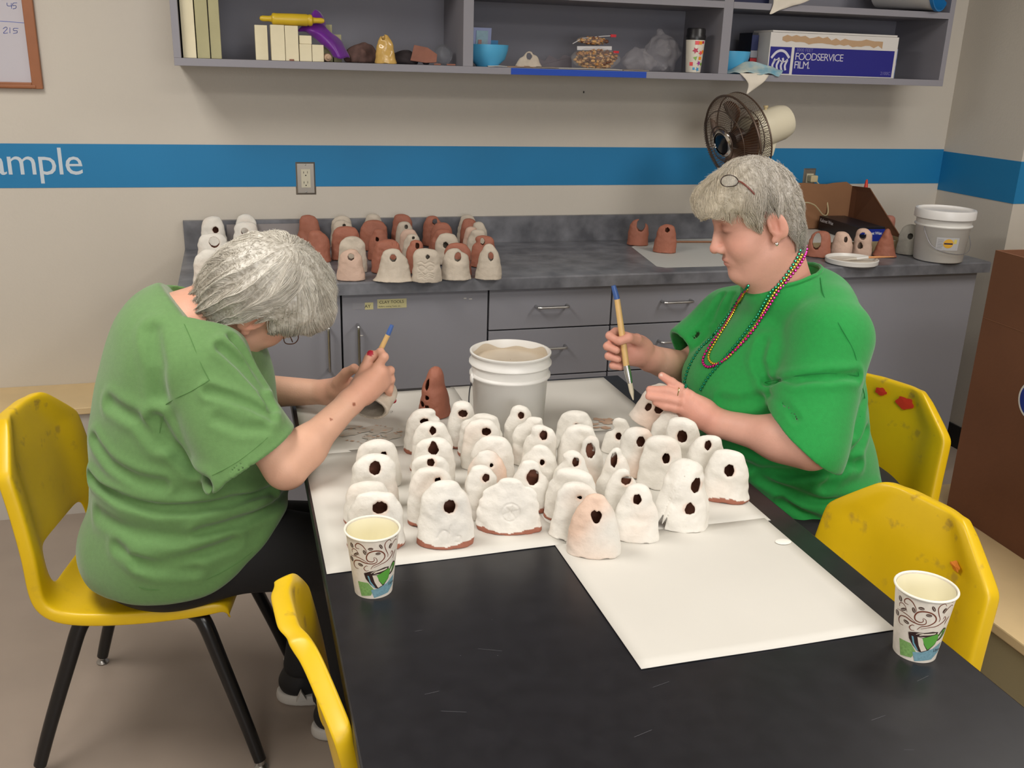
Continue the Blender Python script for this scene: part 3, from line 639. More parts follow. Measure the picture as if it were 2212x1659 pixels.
# ================================================================ clay bells
def tone_mat(name, rough=0.6, bump=0.15, bscale=160, var=0.05, sss=0.0, spec=0.4, vscale=60):
    m = bpy.data.materials.new(name); m.use_nodes = True; nt = m.node_tree; b = nt.nodes['Principled BSDF']
    b.inputs['Roughness'].default_value = rough; b.inputs['Specular IOR Level'].default_value = spec
    a = nt.nodes.new('ShaderNodeAttribute'); a.attribute_name = 'tone'
    tc = nt.nodes.new('ShaderNodeTexCoord'); n = nt.nodes.new('ShaderNodeTexNoise'); n.inputs['Scale'].default_value = vscale; n.inputs['Detail'].default_value = 5
    nt.links.new(tc.outputs['Object'], n.inputs['Vector'])
    mr = nt.nodes.new('ShaderNodeMapRange'); mr.inputs[3].default_value = 1-var*2; mr.inputs[4].default_value = 1+var*2
    nt.links.new(n.outputs['Fac'], mr.inputs[0])
    mx = nt.nodes.new('ShaderNodeVectorMath'); mx.operation = 'SCALE'
    nt.links.new(a.outputs['Color'], mx.inputs[0]); nt.links.new(mr.outputs[0], mx.inputs['Scale'])
    nt.links.new(mx.outputs[0], b.inputs['Base Color'])
    n2 = nt.nodes.new('ShaderNodeTexNoise'); n2.inputs['Scale'].default_value = bscale; n2.inputs['Detail'].default_value = 4
    nt.links.new(tc.outputs['Object'], n2.inputs['Vector'])
    bp = nt.nodes.new('ShaderNodeBump'); bp.inputs['Strength'].default_value = bump; bp.inputs['Distance'].default_value = 0.004
    nt.links.new(n2.outputs['Fac'], bp.inputs['Height']); nt.links.new(bp.outputs[0], b.inputs['Normal'])
    if sss > 0:
        b.inputs['Subsurface Weight'].default_value = sss; b.inputs['Subsurface Scale'].default_value = 0.003
        b.inputs['Subsurface Radius'].default_value = (1.0, 0.4, 0.2)
    return m
def L3(c): return np.array(lin(c)[:3])
clay_m = tone_mat('clay_surface', 0.62, 0.35, 120, 0.05)
CW = L3((230, 226, 218)); CT = L3((162, 102, 82)); CTD = L3((150, 84, 62)); CB = L3((196, 184, 168)); CPK = L3((226, 196, 176)); CPT = L3((206, 176, 158)); CIN = L3((120, 74, 56)); CGY = L3((182, 178, 168))
def bell(x, y, z0, h, w, holes, label, kind='white', rim=0.0, dep=None, p=7.0, taper=0.20, flare=0.0, seed=0, vox=0.0023, grp=None, rz=None, amp=1.0, extra=None, lines=None, R=None, color2=None, name='clay_bell', lean=0.0):
    dep = dep or min(0.062, w*0.62)
    th = 0.0045
    def outer(X, Y_, Z, dw=0.0, dh=0.0):
        t = np.clip(Z/(h-dh), 0, 0.9995); cap = np.sqrt(1-t**p)
        ax = np.maximum((w/2*(1-taper*t**1.15)+flare*np.exp(-t*9))*cap-dw, 0.001)
        by = np.maximum(dep/2*(1-0.42*t)*cap+flare*0.5*np.exp(-t*9)-dw, 0.001)
        q = np.sqrt((X/ax)**2+((Y_-lean*Z)/by)**2)
        return (q-1)*np.minimum(ax, by)*0.8
    rs = np.random.RandomState(seed*13+5); dents = [(rs.uniform(-.6, .6)*w/2, rs.uniform(.3, .95)*h, rs.uniform(.008, .016)) for _ in range(5)]
    def f(P, parts=False):
        X, Y_, Z = P[:, 0], P[:, 1], P[:, 2]
        X = X+0.0022*amp*wob(P, 55, seed); Zs = Z+0.003*amp*np.sin(X*60+seed)*np.clip(Z/h, 0, 1)
        o = outer(X, Y_, Zs)+amp*(0.0012*wob(P, 95, seed+2)+0.0005*wob(P, 240, seed+4))
        for dx, dz, rr in dents: o = o+amp*0.0016*np.exp(-(((X-dx)**2+(Z-dz)**2)/rr**2))
        if lines is not None:
            P2 = np.stack([X, np.zeros_like(X), Z], 1)
            for L in lines: o = o+np.where(Y_ < 0, 0.0016*np.exp(-(polynear(P2, [(a, 0, b) for a, b in L])/0.0015)**2), 0)
        o = smax(o, (Z-h*0.975)*0.9, 0.008)
        i = o+th
        if parts: return np.abs(i) < np.abs(o)-0.0003
        d = smax(o, -i, 0.0015)
        for hh in holes:
            hx, hz, rx, rz_ = hh[:4]
            ex, ez = (X-hx)/rx, (Z-hz)/rz_
            if len(hh) > 4 and hh[4] == 'heart':
                ez = ez-0.55*np.abs(ex)+0.25
            if len(hh) > 4 and hh[4] == 'drop':
                ex = ex/np.clip(1.0-0.45*ez, 0.25, 1.6)
            hd = (np.sqrt(ex**2+ez**2)-1)*min(rx, rz_)+0.0006*np.sin(X*900+seed)
            hd = np.maximum(hd, Y_-(dep*0.12 if not (len(hh) > 5) else 9))
            d = smax(d, -hd, 0.003)
        if extra is not None: d = extra(P, d)
        return np.maximum(d, -Z+0.0008*np.sin(X*150+seed))
    m_ = w/2+flare+0.012
    V, Q = surface(f, (-m_, -dep/2-0.014-flare+min(0, lean*h), -0.004), (m_, dep/2+0.014+flare+max(0, lean*h), h+0.01), vox, slack=40)
    Vf = V.astype(np.float32)
    base = {'white': CW, 'terra': CT, 'cream': CB, 'pink': CPT, 'glaze': CPK, 'grey': CGY}[kind]
    c = np.tile(base, (len(V), 1))
    if kind == 'white':
        k = np.clip(wob(Vf, 45, seed+8)*0.9-0.35, 0, 1)[:, None]; c = c*(1-k*0.5)+CPK*k*0.5
        for hh in holes:
            dd = np.sqrt((V[:, 0]-hh[0])**2+(V[:, 2]-hh[1])**2); k = (np.exp(-((dd-hh[2])/0.003)**2)*0.35*(V[:, 1] < 0))[:, None]; c = c*(1-k)+L3((214, 160, 128))*k
    elif kind == 'glaze':
        k = np.clip(wob(Vf, 38, seed)*1.2+0.3, 0, 1)[:, None]; c = CW*0.93*(1-k)+CPK*k
    else:
        k = np.clip(wob(Vf, 50, seed+1)*0.5+0.5, 0, 1)[:, None]; c = c*(0.88+0.2*k)
    if rim > 0:
        edge = rim*(0.8+0.35*np.sin(V[:, 0]*60+seed))+0.0009*np.sin(V[:, 0]*330+seed*2)
        c[V[:, 2] < edge] = CT*0.95
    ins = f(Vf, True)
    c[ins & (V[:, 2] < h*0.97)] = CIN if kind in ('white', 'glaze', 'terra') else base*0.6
    if rz is None: rz = -math.atan2(x, y)
    o = np_mesh(name, V, Q, clay_m, colors=c)
    o.location = (x, y, z0)
    if R is not None: o.rotation_euler = R
    else: o.rotation_euler = (0, 0, rz)
    return tag(o, label, 'clay bell', grp)
TZ = 0.7422
# name: (x, y, height, width, hole (dx, z, rx, rz)), extra keyword arguments, label
TB = [
    ('A4', 0.207, 1.522, 0.107, 0.1, (0.008, 0.078, 0.0118, 0.0099), 'white clay bell, wide hole, red rim, frontmost in row behind the left paper cup'),
    ('A3', 0.204, 1.616, 0.084, 0.092, None, 'white clay bell, smooth dome, second from front in row behind the left paper cup'),
    ('A2', 0.225, 1.676, 0.112, 0.092, (0.003, 0.085, 0.0096, 0.0125), 'white clay bell, large round hole, third from front in row behind the left paper cup'),
    ('A1', 0.248, 1.777, 0.098, 0.095, (0.011, 0.068, 0.0063, 0.0071), 'white clay bell, small hole, rearmost in row behind the left paper cup'),
    ('B6', 0.328, 1.503, 0.124, 0.102, (0.008, 0.078, 0.0104, 0.0123), 'white clay bell, swirls and red rim, frontmost in second bell row from the left'),
    ('B5', 0.32, 1.584, 0.115, 0.089, (0.01, 0.091, 0.0054, 0.0037), 'white clay bell, red rim, second from front in second bell row from the left'),
    ('B4', 0.331, 1.652, 0.112, 0.075, (0.002, 0.095, 0.0071, 0.0063), 'white clay bell, round hole, third from front in second bell row from the left'),
    ('B3', 0.354, 1.738, 0.112, 0.09, (-0.001, 0.089, 0.0085, 0.0126), 'white clay bell, teardrop hole, fourth from front in second bell row from the left'),
    ('B2', 0.366, 1.824, 0.112, 0.083, (0.003, 0.092, 0.0059, 0.0079), 'white clay bell, small oval hole, fifth from front in second bell row from the left'),
    ('B1', 0.37, 1.926, 0.102, 0.076, (0.002, 0.075, 0.0074, 0.0055), 'white clay bell, dark chipped top, rearmost in second bell row from the left'),
    ('C7', 0.45, 1.526, 0.107, 0.116, None, 'wide white clay bell, round stamp, frontmost in third bell row from the left'),
    ('C6', 0.414, 1.587, 0.11, 0.063, (0.007, 0.084, 0.0063, 0.0071), 'narrow white clay bell, round hole, second from front in third bell row from the left'),
    ('C5', 0.444, 1.652, 0.112, 0.088, (0.006, 0.081, 0.0035, 0.0034), 'pinkish domed clay bell, third from front in third bell row from the left'),
    ('C4', 0.472, 1.722, 0.112, 0.09, None, 'white clay bell, no hole showing, fourth from front in third bell row from the left'),
    ('C3', 0.473, 1.816, 0.112, 0.083, (0.009, 0.085, 0.0085, 0.0074), 'white clay bell, round hole, fifth from front in third bell row from the left'),
    ('C2', 0.485, 1.881, 0.098, 0.095, None, 'white clay bell, lumpy folded top, sixth from front in third bell row from the left'),
    ('C1', 0.459, 1.942, 0.108, 0.075, (0.002, 0.08, 0.0095, 0.0078), 'white clay bell, hole and flat top, rearmost in third bell row from the left'),
    ('D5', 0.514, 1.599, 0.107, 0.074, (0.004, 0.071, 0.0112, 0.014), 'rounded white clay bell, large hole, frontmost in bucket front row'),
    ('D4', 0.552, 1.663, 0.109, 0.081, (0.006, 0.073, 0.0045, 0.005), 'white clay bell, broad shoulders, second from front in bucket front row'),
    ('D3', 0.585, 1.761, 0.112, 0.07, (0.006, 0.088, 0.008, 0.0089), 'white clay bell, neat round hole, third from front in bucket front row'),
    ('D2', 0.58, 1.813, 0.112, 0.072, None, 'white clay bell, pinched top, fourth from front in bucket front row'),
    ('D1', 0.574, 1.879, 0.114, 0.064, (0.003, 0.089, 0.0062, 0.0069), 'narrow white clay bell, round hole, rearmost in bucket front row'),
    ('E7', 0.575, 1.411, 0.116, 0.096, (0.004, 0.076, 0.0087, 0.0101), 'pinkish clay bell, heart shaped hole, frontmost in heart hole row'),
    ('E6', 0.565, 1.478, 0.108, 0.091, (0.005, 0.081, 0.0041, 0.0027), 'white clay bell, flared foot, second from front in heart hole row'),
    ('E5', 0.581, 1.547, 0.105, 0.1, None, 'white clay bell, folded top, third from front in heart hole row'),
    ('E4', 0.603, 1.611, 0.115, 0.077, (0.007, 0.089, 0.0066, 0.0083), 'white clay bell, domed, oval hole, fourth from front in heart hole row'),
    ('E3', 0.668, 1.688, 0.112, 0.061, (0.001, 0.075, 0.0092, 0.0154), 'pinkish clay bell, tall dark hole, fifth from front in heart hole row'),
    ('E2', 0.664, 1.744, 0.112, 0.081, None, 'white clay bell, slanted top, sixth from front in heart hole row'),
    ('E1', 0.703, 1.877, 0.091, 0.085, (0.003, 0.061, 0.004, 0.0022), 'white clay bell, domed top, rearmost in heart hole row'),
    ('F5', 0.67, 1.446, 0.11, 0.08, (-0.002, 0.081, 0.0069, 0.0087), 'white clay bell, round hole low neck, frontmost in row right of heart hole row'),
    ('F4', 0.67, 1.513, 0.112, 0.073, (0.006, 0.086, 0.0089, 0.0071), 'white domed clay bell, second from front in row right of heart hole row'),
    ('F3', 0.696, 1.612, 0.112, 0.078, (-0.004, 0.084, 0.0062, 0.0137), 'white clay bell, tall narrow hole, third from front in row right of heart hole row'),
    ('F2', 0.781, 1.708, 0.112, 0.079, (0.007, 0.08, 0.0085, 0.0105), 'pinkish clay bell, round hole, fourth from front in row right of heart hole row'),
    ('F1', 0.79, 1.833, 0.085, 0.061, (0.001, 0.041, 0.006, 0.0072), 'small white clay bell, two marks, rearmost in row right of heart hole row'),
    ('G4', 0.776, 1.479, 0.135, 0.108, (0.024, 0.089, 0.0084, 0.013), 'large ragged white clay bell, two holes, frontmost in row left of rightmost'),
    ('G3', 0.809, 1.648, 0.112, 0.084, (0.01, 0.067, 0.0073, 0.0098), 'white clay bell, small round hole, second from front in row left of rightmost'),
    ('G2', 0.897, 1.736, 0.112, 0.078, (-0.001, 0.071, 0.0101, 0.0122), 'white clay bell, large round hole, third from front in row left of rightmost'),
    ('G1', 0.912, 1.834, 0.094, 0.076, None, 'white clay bell, smooth dome, rearmost in row left of rightmost'),
    ('H2', 0.913, 1.563, 0.108, 0.095, (0.006, 0.067, 0.0089, 0.0115), 'wide white clay bell, red rim, frontmost in rightmost table row'),
    ('H1', 0.904, 1.636, 0.112, 0.075, (0.002, 0.089, 0.006, 0.0093), 'white clay bell, oval hole, rearmost in rightmost table row'),
]
sw = lambda pts: spline(pts, 6)
B6_lines = [sw([(-0.015, 0.022), (-0.008, 0.034), (0.0, 0.036), (0.006, 0.03)]), sw([(0.01, 0.045), (0.006, 0.03), (0.004, 0.012)]), sw([(0.018, 0.014), (0.026, 0.012), (0.027, 0.022), (0.02, 0.024)])]
inf_lines = [sw([(0, 0.045), (0.012, 0.054), (0.024, 0.05), (0.024, 0.042), (0.012, 0.038), (0, 0.045), (-0.012, 0.053), (-0.024, 0.05), (-0.024, 0.041), (-0.012, 0.037), (0, 0.045)])]+[sw([(-0.026, b), (-0.015, b+0.004), (-0.004, b-0.003), (0.01, b+0.003), (0.024, b-0.002)]) for b in (0.022, 0.029, 0.016, 0.062)]
ring_lines = [sw([(0.006+0.017*math.cos(a), 0.043+0.017*math.sin(a)) for a in np.linspace(0, 2*PI, 12)])]+[sw([(0.006+0.013*math.cos(a), 0.043+0.013*math.sin(a)), (0.006, 0.043), (0.006-0.013*math.cos(a), 0.043-0.013*math.sin(a))]) for a in (0.3, 1.3, 2.3)]
fan_lines = [[(0.004+k*0.0045, 0.02), (0.004+k*0.0045, 0.078)] for k in (-7, -6, -5, -4)]+[[(0.02+k*0.004, 0.088), (0.018+k*0.005, 0.1)] for k in (0, 1, 2, 3)]
def g4_extra(P, d):
    # gap seen between the front slab and the arched back slab, open to the left
    q = sd_ell(P, (-0.05, 0.006, 0.035), (0.075, 0.017, 0.085))
    d = smax(d, -q, 0.004)
    X, Y_, Z = P[:, 0], P[:, 1], P[:, 2]
    for cx, r_ in ((-0.036, 0.005), (-0.028, 0.0035)):
        d = smax(d, -np.maximum(np.abs(X-cx-(Z-0.01)*0.3)-r_*np.clip(1-Z/0.03, 0, 1), Y_), 0.002)
    return d
KW = dict(
 A1=dict(rim=0.0), A2=dict(), A3=dict(rim=0.010), A4=dict(rim=0.012), B1=dict(rim=0.008, amp=1.5), B2=dict(rim=0.006), B3=dict(drop=1), B4=dict(), B5=dict(rim=0.012),
 B6=dict(rim=0.011, lines=B6_lines, vox=0.0016, p=4.5), C1=dict(rim=0.009, taper=0.4), C2=dict(rim=0.008, amp=1.6), C3=dict(), C4=dict(kind='white'), C5=dict(kind='glaze', p=3.2),
 C6=dict(taper=0.25), C7=dict(rim=0.009, lines=ring_lines, vox=0.0017, p=3.2, taper=0.02, dep=0.05, amp=1.3), D1=dict(taper=0.3), D2=dict(amp=1.6), D3=dict(), D4=dict(p=3.5), D5=dict(rim=0.010, p=2.6, taper=0.15),
 E1=dict(), E2=dict(), E3=dict(kind='glaze', p=2.6), E4=dict(p=3), E5=dict(rim=0.009), E6=dict(flare=0.004), E7=dict(kind='glaze', heart=1, taper=0.38, p=4), F1=dict(p=2.8), F2=dict(kind='glaze'), F3=dict(p=3, taper=0.45),
 F4=dict(p=3, taper=0.2), F5=dict(taper=0.3, p=4), G1=dict(p=3), G2=dict(), G3=dict(), G4=dict(extra=g4_extra, dep=0.085, taper=0.42, amp=1.6, vox=0.0018), H1=dict(), H2=dict(rim=0.010, taper=0.2))
bseed = 0
for nm, x, y, h, w, hole, lab in TB:
    bseed += 1; k = dict(KW.get(nm, {})); hs = [hole] if hole else []
    if k.pop('drop', 0): hs = [hole+('drop',)]
    if k.pop('heart', 0): hs = [hole+('heart',)]
    if nm == 'G4': hs = [(0.024, 0.089, 0.0084, 0.013), (0.014, 0.047, 0.009, 0.011, 'drop')]
    if nm == 'D3': hs = [hole]
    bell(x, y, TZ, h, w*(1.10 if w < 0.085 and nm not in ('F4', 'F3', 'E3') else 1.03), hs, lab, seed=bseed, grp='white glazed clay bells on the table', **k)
# ---- on the worktop
CTB = [
    ('P5', 0.345, 3.005, 0.102, 0.09, (0.001, 0.075, 0.0087, 0.0098), 'pink', 'pinkish bell, round hole, frontmost in worktop row beside bent head'),
    ('P4', 0.363, 3.124, 0.121, 0.099, None, 'cream', 'pale bell with pricked dots, second from front in worktop row beside bent head'),
    ('P3', 0.368, 3.328, 0.12, 0.111, None, 'terra', 'terracotta clay bell, third from front in worktop row beside bent head'),
    ('P2', 0.376, 3.497, 0.115, 0.084, (0.005, 0.093, 0.0055, 0.0048), 'cream', 'pale clay bell, fourth from front in worktop row beside bent head'),
    ('P1', 0.377, 3.554, 0.124, 0.088, None, 'cream', 'pale clay bell, rearmost in worktop row beside bent head'),
    ('Q5', 0.474, 2.971, 0.108, 0.105, (-0.001, 0.075, 0.0093, 0.0104), 'cream', 'pale flared bell, round hole, frontmost in worktop row ending in the flared bell'),
    ('Q4', 0.475, 3.105, 0.112, 0.105, None, 'terra', 'terracotta bell scored with lines, second from front in worktop row ending in the flared bell'),
    ('Q3', 0.477, 3.313, 0.112, 0.08, (-0.004, 0.074, 0.0053, 0.0059), 'terra', 'terracotta clay bell, third from front in worktop row ending in the flared bell'),
    ('Q2', 0.486, 3.491, 0.114, 0.113, None, 'terra', 'terracotta clay bell, fourth from front in worktop row ending in the flared bell'),
    ('Q1', 0.496, 3.555, 0.127, 0.083, None, 'cream', 'pale clay bell, rearmost in worktop row ending in the flared bell'),
    ('R6', 0.575, 2.948, 0.11, 0.096, (0.005, 0.081, 0.0058, 0.0066), 'cream', 'pale bell with infinity sign, frontmost in worktop row ending in the infinity bell'),
    ('R5', 0.564, 3.083, 0.113, 0.066, (0.006, 0.091, 0.0055, 0.0087), 'terra', 'terracotta clay bell, second from front in worktop row ending in the infinity bell'),
    ('R4', 0.575, 3.199, 0.112, 0.069, (0.005, 0.096, 0.004, 0.0045), 'cream', 'pale clay bell, third from front in worktop row ending in the infinity bell'),
    ('R3', 0.58, 3.293, 0.112, 0.078, None, 'pink', 'pinkish clay bell, fourth from front in worktop row ending in the infinity bell'),
    ('R2', 0.594, 3.456, 0.112, 0.074, (0.005, 0.091, 0.0061, 0.0069), 'cream', 'pale clay bell, fifth from front in worktop row ending in the infinity bell'),
    ('R1', 0.601, 3.541, 0.127, 0.085, None, 'terra', 'terracotta clay bell, rearmost in worktop row ending in the infinity bell'),
    ('S6', 0.676, 2.968, 0.104, 0.094, (0.005, 0.074, 0.0103, 0.0136), 'cream', 'pale bell, large dark hole, frontmost in second worktop row from the right'),
    ('S5', 0.693, 3.027, 0.112, 0.095, None, 'terra', 'terracotta clay bell, second from front in second worktop row from the right'),
    ('S4', 0.696, 3.203, 0.112, 0.091, (-0.005, 0.069, 0.0072, 0.0097), 'cream', 'pale clay bell, third from front in second worktop row from the right'),
    ('S3', 0.699, 3.29, 0.112, 0.086, None, 'terra', 'terracotta clay bell, fourth from front in second worktop row from the right'),
    ('S2', 0.724, 3.424, 0.112, 0.095, None, 'terra', 'terracotta clay bell, fifth from front in second worktop row from the right'),
    ('S1', 0.718, 3.551, 0.117, 0.079, (0.008, 0.092, 0.0089, 0.0099), 'terra', 'terracotta clay bell, rearmost in second worktop row from the right'),
    ('T7', 0.783, 2.957, 0.119, 0.089, (0.005, 0.075, 0.0081, 0.0128), 'cream', 'pale bell with scratched letter, frontmost in rightmost worktop bell row'),
    ('T6', 0.813, 3.149, 0.112, 0.091, (-0.005, 0.088, 0.0072, 0.0113), 'terra', 'terracotta bell, oval hole, second from front in rightmost worktop bell row'),
    ('T5', 0.821, 3.267, 0.112, 0.077, None, 'cream', 'pale clay bell, third from front in rightmost worktop bell row'),
    ('T4', 0.812, 3.324, 0.112, 0.063, None, 'pink', 'pinkish clay bell, fourth from front in rightmost worktop bell row'),
    ('T3', 0.865, 3.427, 0.112, 0.065, None, 'cream', 'pale clay bell, fifth from front in rightmost worktop bell row'),
    ('T2', 0.847, 3.498, 0.114, 0.077, None, 'terra', 'terracotta clay bell, sixth from front in rightmost worktop bell row'),
    ('T1', 0.853, 3.554, 0.12, 0.082, None, 'cream', 'pale clay bell, rearmost in rightmost worktop bell row'),
    ('U3', -0.079, 3.007, 0.112, 0.107, (0.011, 0.077, 0.0092, 0.0103), 'white', 'white glazed clay bell, frontmost in leftmost worktop row'),
    ('U2', -0.074, 3.289, 0.112, 0.105, (0.005, 0.079, 0.0145, 0.0162), 'white', 'white glazed bell, widest hole, second from front in leftmost worktop row'),
    ('U1', -0.075, 3.541, 0.128, 0.092, (0.007, 0.078, 0.0094, 0.0105), 'white', 'white glazed clay bell, rearmost in leftmost worktop row'),
    ('V2', 0.034, 3.491, 0.115, 0.101, (-0.002, 0.077, 0.0112, 0.0126), 'white', 'white glazed clay bell, frontmost in second worktop row'),
    ('V1', 0.038, 3.554, 0.132, 0.09, None, 'white', 'white glazed clay bell, rearmost in second worktop row'),
    ('W2', 0.269, 3.305, 0.112, 0.085, None, 'terra', 'terracotta clay bell, frontmost in row behind the bent head'),
    ('W1', 0.258, 3.54, 0.129, 0.091, None, 'terra', 'terracotta clay bell, rearmost in row behind the bent head'),
    ('Y4', 2.405, 3.125, 0.112, 0.083, None, 'terra', 'pointed terracotta cone bell before the blue wax carton'),
    ('Y1', 2.133, 3.153, 0.103, 0.089, (-0.011, 0.063, 0.014, 0.0294), 'terra', 'terracotta clay arch with big opening beside the necklace shoulder'),
    ('Y5', 2.531, 3.155, 0.121, 0.087, (0.003, 0.072, 0.0094, 0.0105), 'grey', 'grey clay bell with small dark hole left of lidded bucket'),
    ('Y3', 2.324, 3.157, 0.108, 0.071, (-0.003, 0.076, 0.0114, 0.0127), 'pink', 'pinkish clay bell with two dark holes before the wax carton'),
    ('Y2', 2.239, 3.164, 0.095, 0.083, (0.011, 0.064, 0.0064, 0.0099), 'pink', 'crumpled pale clay bell between the terracotta arch and two-hole bell'),
    ('Y6', 2.64, 3.225, 0.111, 0.076, None, 'cream', 'pale clay bell half hidden behind the lidded bucket'),
    ('X2', 1.567, 3.312, 0.112, 0.09, (0.004, 0.087, 0.007, 0.0079), 'terra', 'terracotta bell with small round hole on the white sheet'),
    ('X1', 1.523, 3.47, 0.107, 0.084, (0.008, 0.08, 0.0146, 0.0224), 'terra', 'terracotta bell with tall oval opening by the backsplash'),
]
CK = dict(Q4=dict(lines=fan_lines, dep=0.07), R6=dict(lines=inf_lines, vox=0.002, p=9, taper=0.2), Q5=dict(flare=0.012, p=4), S6=dict(flare=0.004), Y1=dict(), Y4=dict(taper=0.72, p=9, flare=0.004), T6=dict(), T7=dict(taper=0.3, p=3.2), P5=dict(taper=0.28, p=6))
def y1_extra(P, d): return d
for nm, x, y, h, w, hole, kind, lab in CTB:
    bseed += 1; k = dict(CK.get(nm, {})); hs = [hole] if hole else []
    if nm == 'Y1': hs = [(hole[0], 0.060, 0.0145, 0.030, 'o', 1)]
    if nm == 'Y3': hs = [hole, (hole[0]-0.006, 0.040, 0.008, 0.012, 'drop')]
    if nm in ('P5', 'Q5', 'S6', 'T6', 'T7', 'U2', 'V2', 'X1', 'Y3', 'S1') and hole: hs = [hole+('o', 1)]
    if nm == 'Y3': hs = [hole+('o', 1), (hole[0]-0.006, 0.040, 0.008, 0.012, 'drop')]
    k.setdefault('vox', 0.0032 if y > 3.2 else 0.0027)
    k.setdefault('dep', 0.054)
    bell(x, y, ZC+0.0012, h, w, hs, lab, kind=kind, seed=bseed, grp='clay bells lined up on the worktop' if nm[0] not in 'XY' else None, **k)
# glazed yellow bell on the wall shelf
glz = mat('yellow_glaze', (206, 168, 96), 0.18, var=0.12, vscale=40)
o = bell(0.514, 3.345, SZ, 0.096, 0.072, [(-0.006, 0.082, 0.0055, 0.008)], 'shiny yellow glazed clay bell on the upper left shelf', seed=77, vox=0.0022, p=8, taper=0.42)
o.data.materials.clear(); o.data.materials.append(glz)
o = bell(1.014, 3.35, SZ+0.004, 0.055, 0.078, [(0.0, 0.034, 0.0085, 0.0105, 'o', 1)], 'small pale clay arch on a tan scrap, middle shelf', kind='cream', seed=78, vox=0.002, p=2.8, taper=0.3, dep=0.03, flare=0.008)
# ================================================================ worktop odds and ends
def sheet(pts, z, name, m, label, cat='paper', th=0.0006, group=None):
    return single(MB().prism([tuple(p) for p in pts], 'z', z, z+th), name, m, label, cat, group)
shade_paper = mat('grey_white_paper', (196, 196, 192), 0.7)
sheet([(1.484, 3.44), (1.425, 3.07), (1.45, 3.045), (1.66, 3.04), (1.95, 3.1), (1.95, 3.57), (1.70, 3.58), (1.56, 3.5)], ZC+0.0003, 'paper_sheet', shade_paper, 'white paper sheet on worktop under the two terracotta bells')
sheet([(-0.11, 3.03), (0.30, 3.03), (0.31, 3.59), (-0.10, 3.59)], ZC+0.0003, 'paper_sheet', shade_paper, 'paper sheet on worktop under the leftmost white bells')
mb = MB().box((-0.03, 3.585, ZC+0.001), (0.292, 3.589, ZC+0.088), 0, Matrix.Rotation(0.06, 3, 'X'))
single(mb, 'cardboard_sheet', mat('grey_board', (146, 140, 140), 0.7), 'grey board leaning on the backsplash behind the leftmost bells', 'board')
mb = MB().tube([(1.70, 3.50, ZC+0.005), (1.93, 3.47, ZC+0.005)], 0.004, 8)
single(mb, 'wooden_stick', mat('stick_wood', (150, 104, 74), 0.6), 'thin wooden stick lying at the backsplash behind the profile face', 'stick')
# cardboard tray with tall flap, white liner and wax paper carton
card = mat('cardboard', (146, 104, 72), 0.8, var=0.05, vscale=12, bump=0.04, bscale=60)
card_d = mat('cardboard_brown', (112, 72, 48), 0.85, var=0.06, vscale=5, bump=0.05, bscale=90)
t = thing('cardboard_tray', (2.3, 3.42, ZC), 'open cardboard tray with high torn back flap in the worktop corner', 'cardboard box')
mb = MB(); mb.box((2.02, 3.215, ZC+0.0005), (2.56, 3.22, ZC+0.042)); mb.box((2.02, 3.22, ZC+0.0005), (2.56, 3.57, ZC+0.004)); mb.box((2.555, 3.22, ZC), (2.56, 3.57, ZC+0.05)); mb.build('tray', mat('cardboard_pale', (168, 150, 116), 0.8), t, world=True)
mb = MB(); mb.box((2.022, 3.222, ZC+0.0045), (2.553, 3.55, ZC+0.036)); mb.build('white_liner', paper_m, t, world=True, bevel=0.003)
mb = MB(); mb.prism([(2.02, ZC+0.036), (2.53, ZC+0.036), (2.53, 1.105), (2.50, 1.122), (2.44, 1.118), (2.40, 1.112), (2.30, 1.118), (2.02, 1.12)], 'y', 3.562, 3.567); mb.build('back_flap', card, t, world=True)
mb = MB(); v = [(2.53, 3.562, ZC+0.036), (2.53, 3.562, 1.105), (2.525, 3.44, 1.112), (2.52, 3.40, 1.09), (2.565, 3.25, ZC+0.05), (2.535, 3.562, ZC+0.036), (2.535, 3.562, 1.105), (2.53, 3.44, 1.112), (2.525, 3.40, 1.09), (2.57, 3.25, ZC+0.05)]
mb.add(v, [(0, 1, 2, 3, 4), (9, 8, 7, 6, 5), (0, 5, 6, 1), (1, 6, 7, 2), (2, 7, 8, 3), (3, 8, 9, 4)]); mb.build('side_flap', card_d, t, world=True)
# wax paper carton
c0 = np.array((2.475, 3.235, ZC+0.037)); ang = math.radians(-3)
t = thing('wax_paper_box', c0, 'dark blue wax paper carton with white lettering in the cardboard tray', 'box', rz=ang)
kb = mat('box_black', (26, 26, 34), 0.35); kbb = mat('box_royal_blue', (28, 48, 150), 0.4)
MB().box((-0.118, 0, 0), (0, 0.295, 0.058)).build('carton', kb, t, bevel=0.001)
mb = MB().box((-0.06, -0.0008, 0.002), (0.0, 0.0, 0.050)); mb.box((-0.118, -0.0008, 0.030), (-0.06, 0, 0.050)); mb.box((-0.045, 0.002, 0.0521), (-0.001, 0.16, 0.0526)); mb.build('blue_print', kbb, t)
mb = MB(); text_mb(mb, 'Kabnet Wax', 0.0155, (-0.088, -0.0012, 0.029), (1, 0, 0), (0, 0, 1), 0, thick=0, offset=0.0004, space=0.95)
text_mb(mb, 'Kabnet Wax', 0.020, (-0.1186, 0.285, 0.036), (0, -1, 0), (0, 0, 1), 0, thick=0.0006, offset=0.0004)
mb.build('lettering', mat('ink_bright', (220, 222, 230), 0.5), t, fix=False)
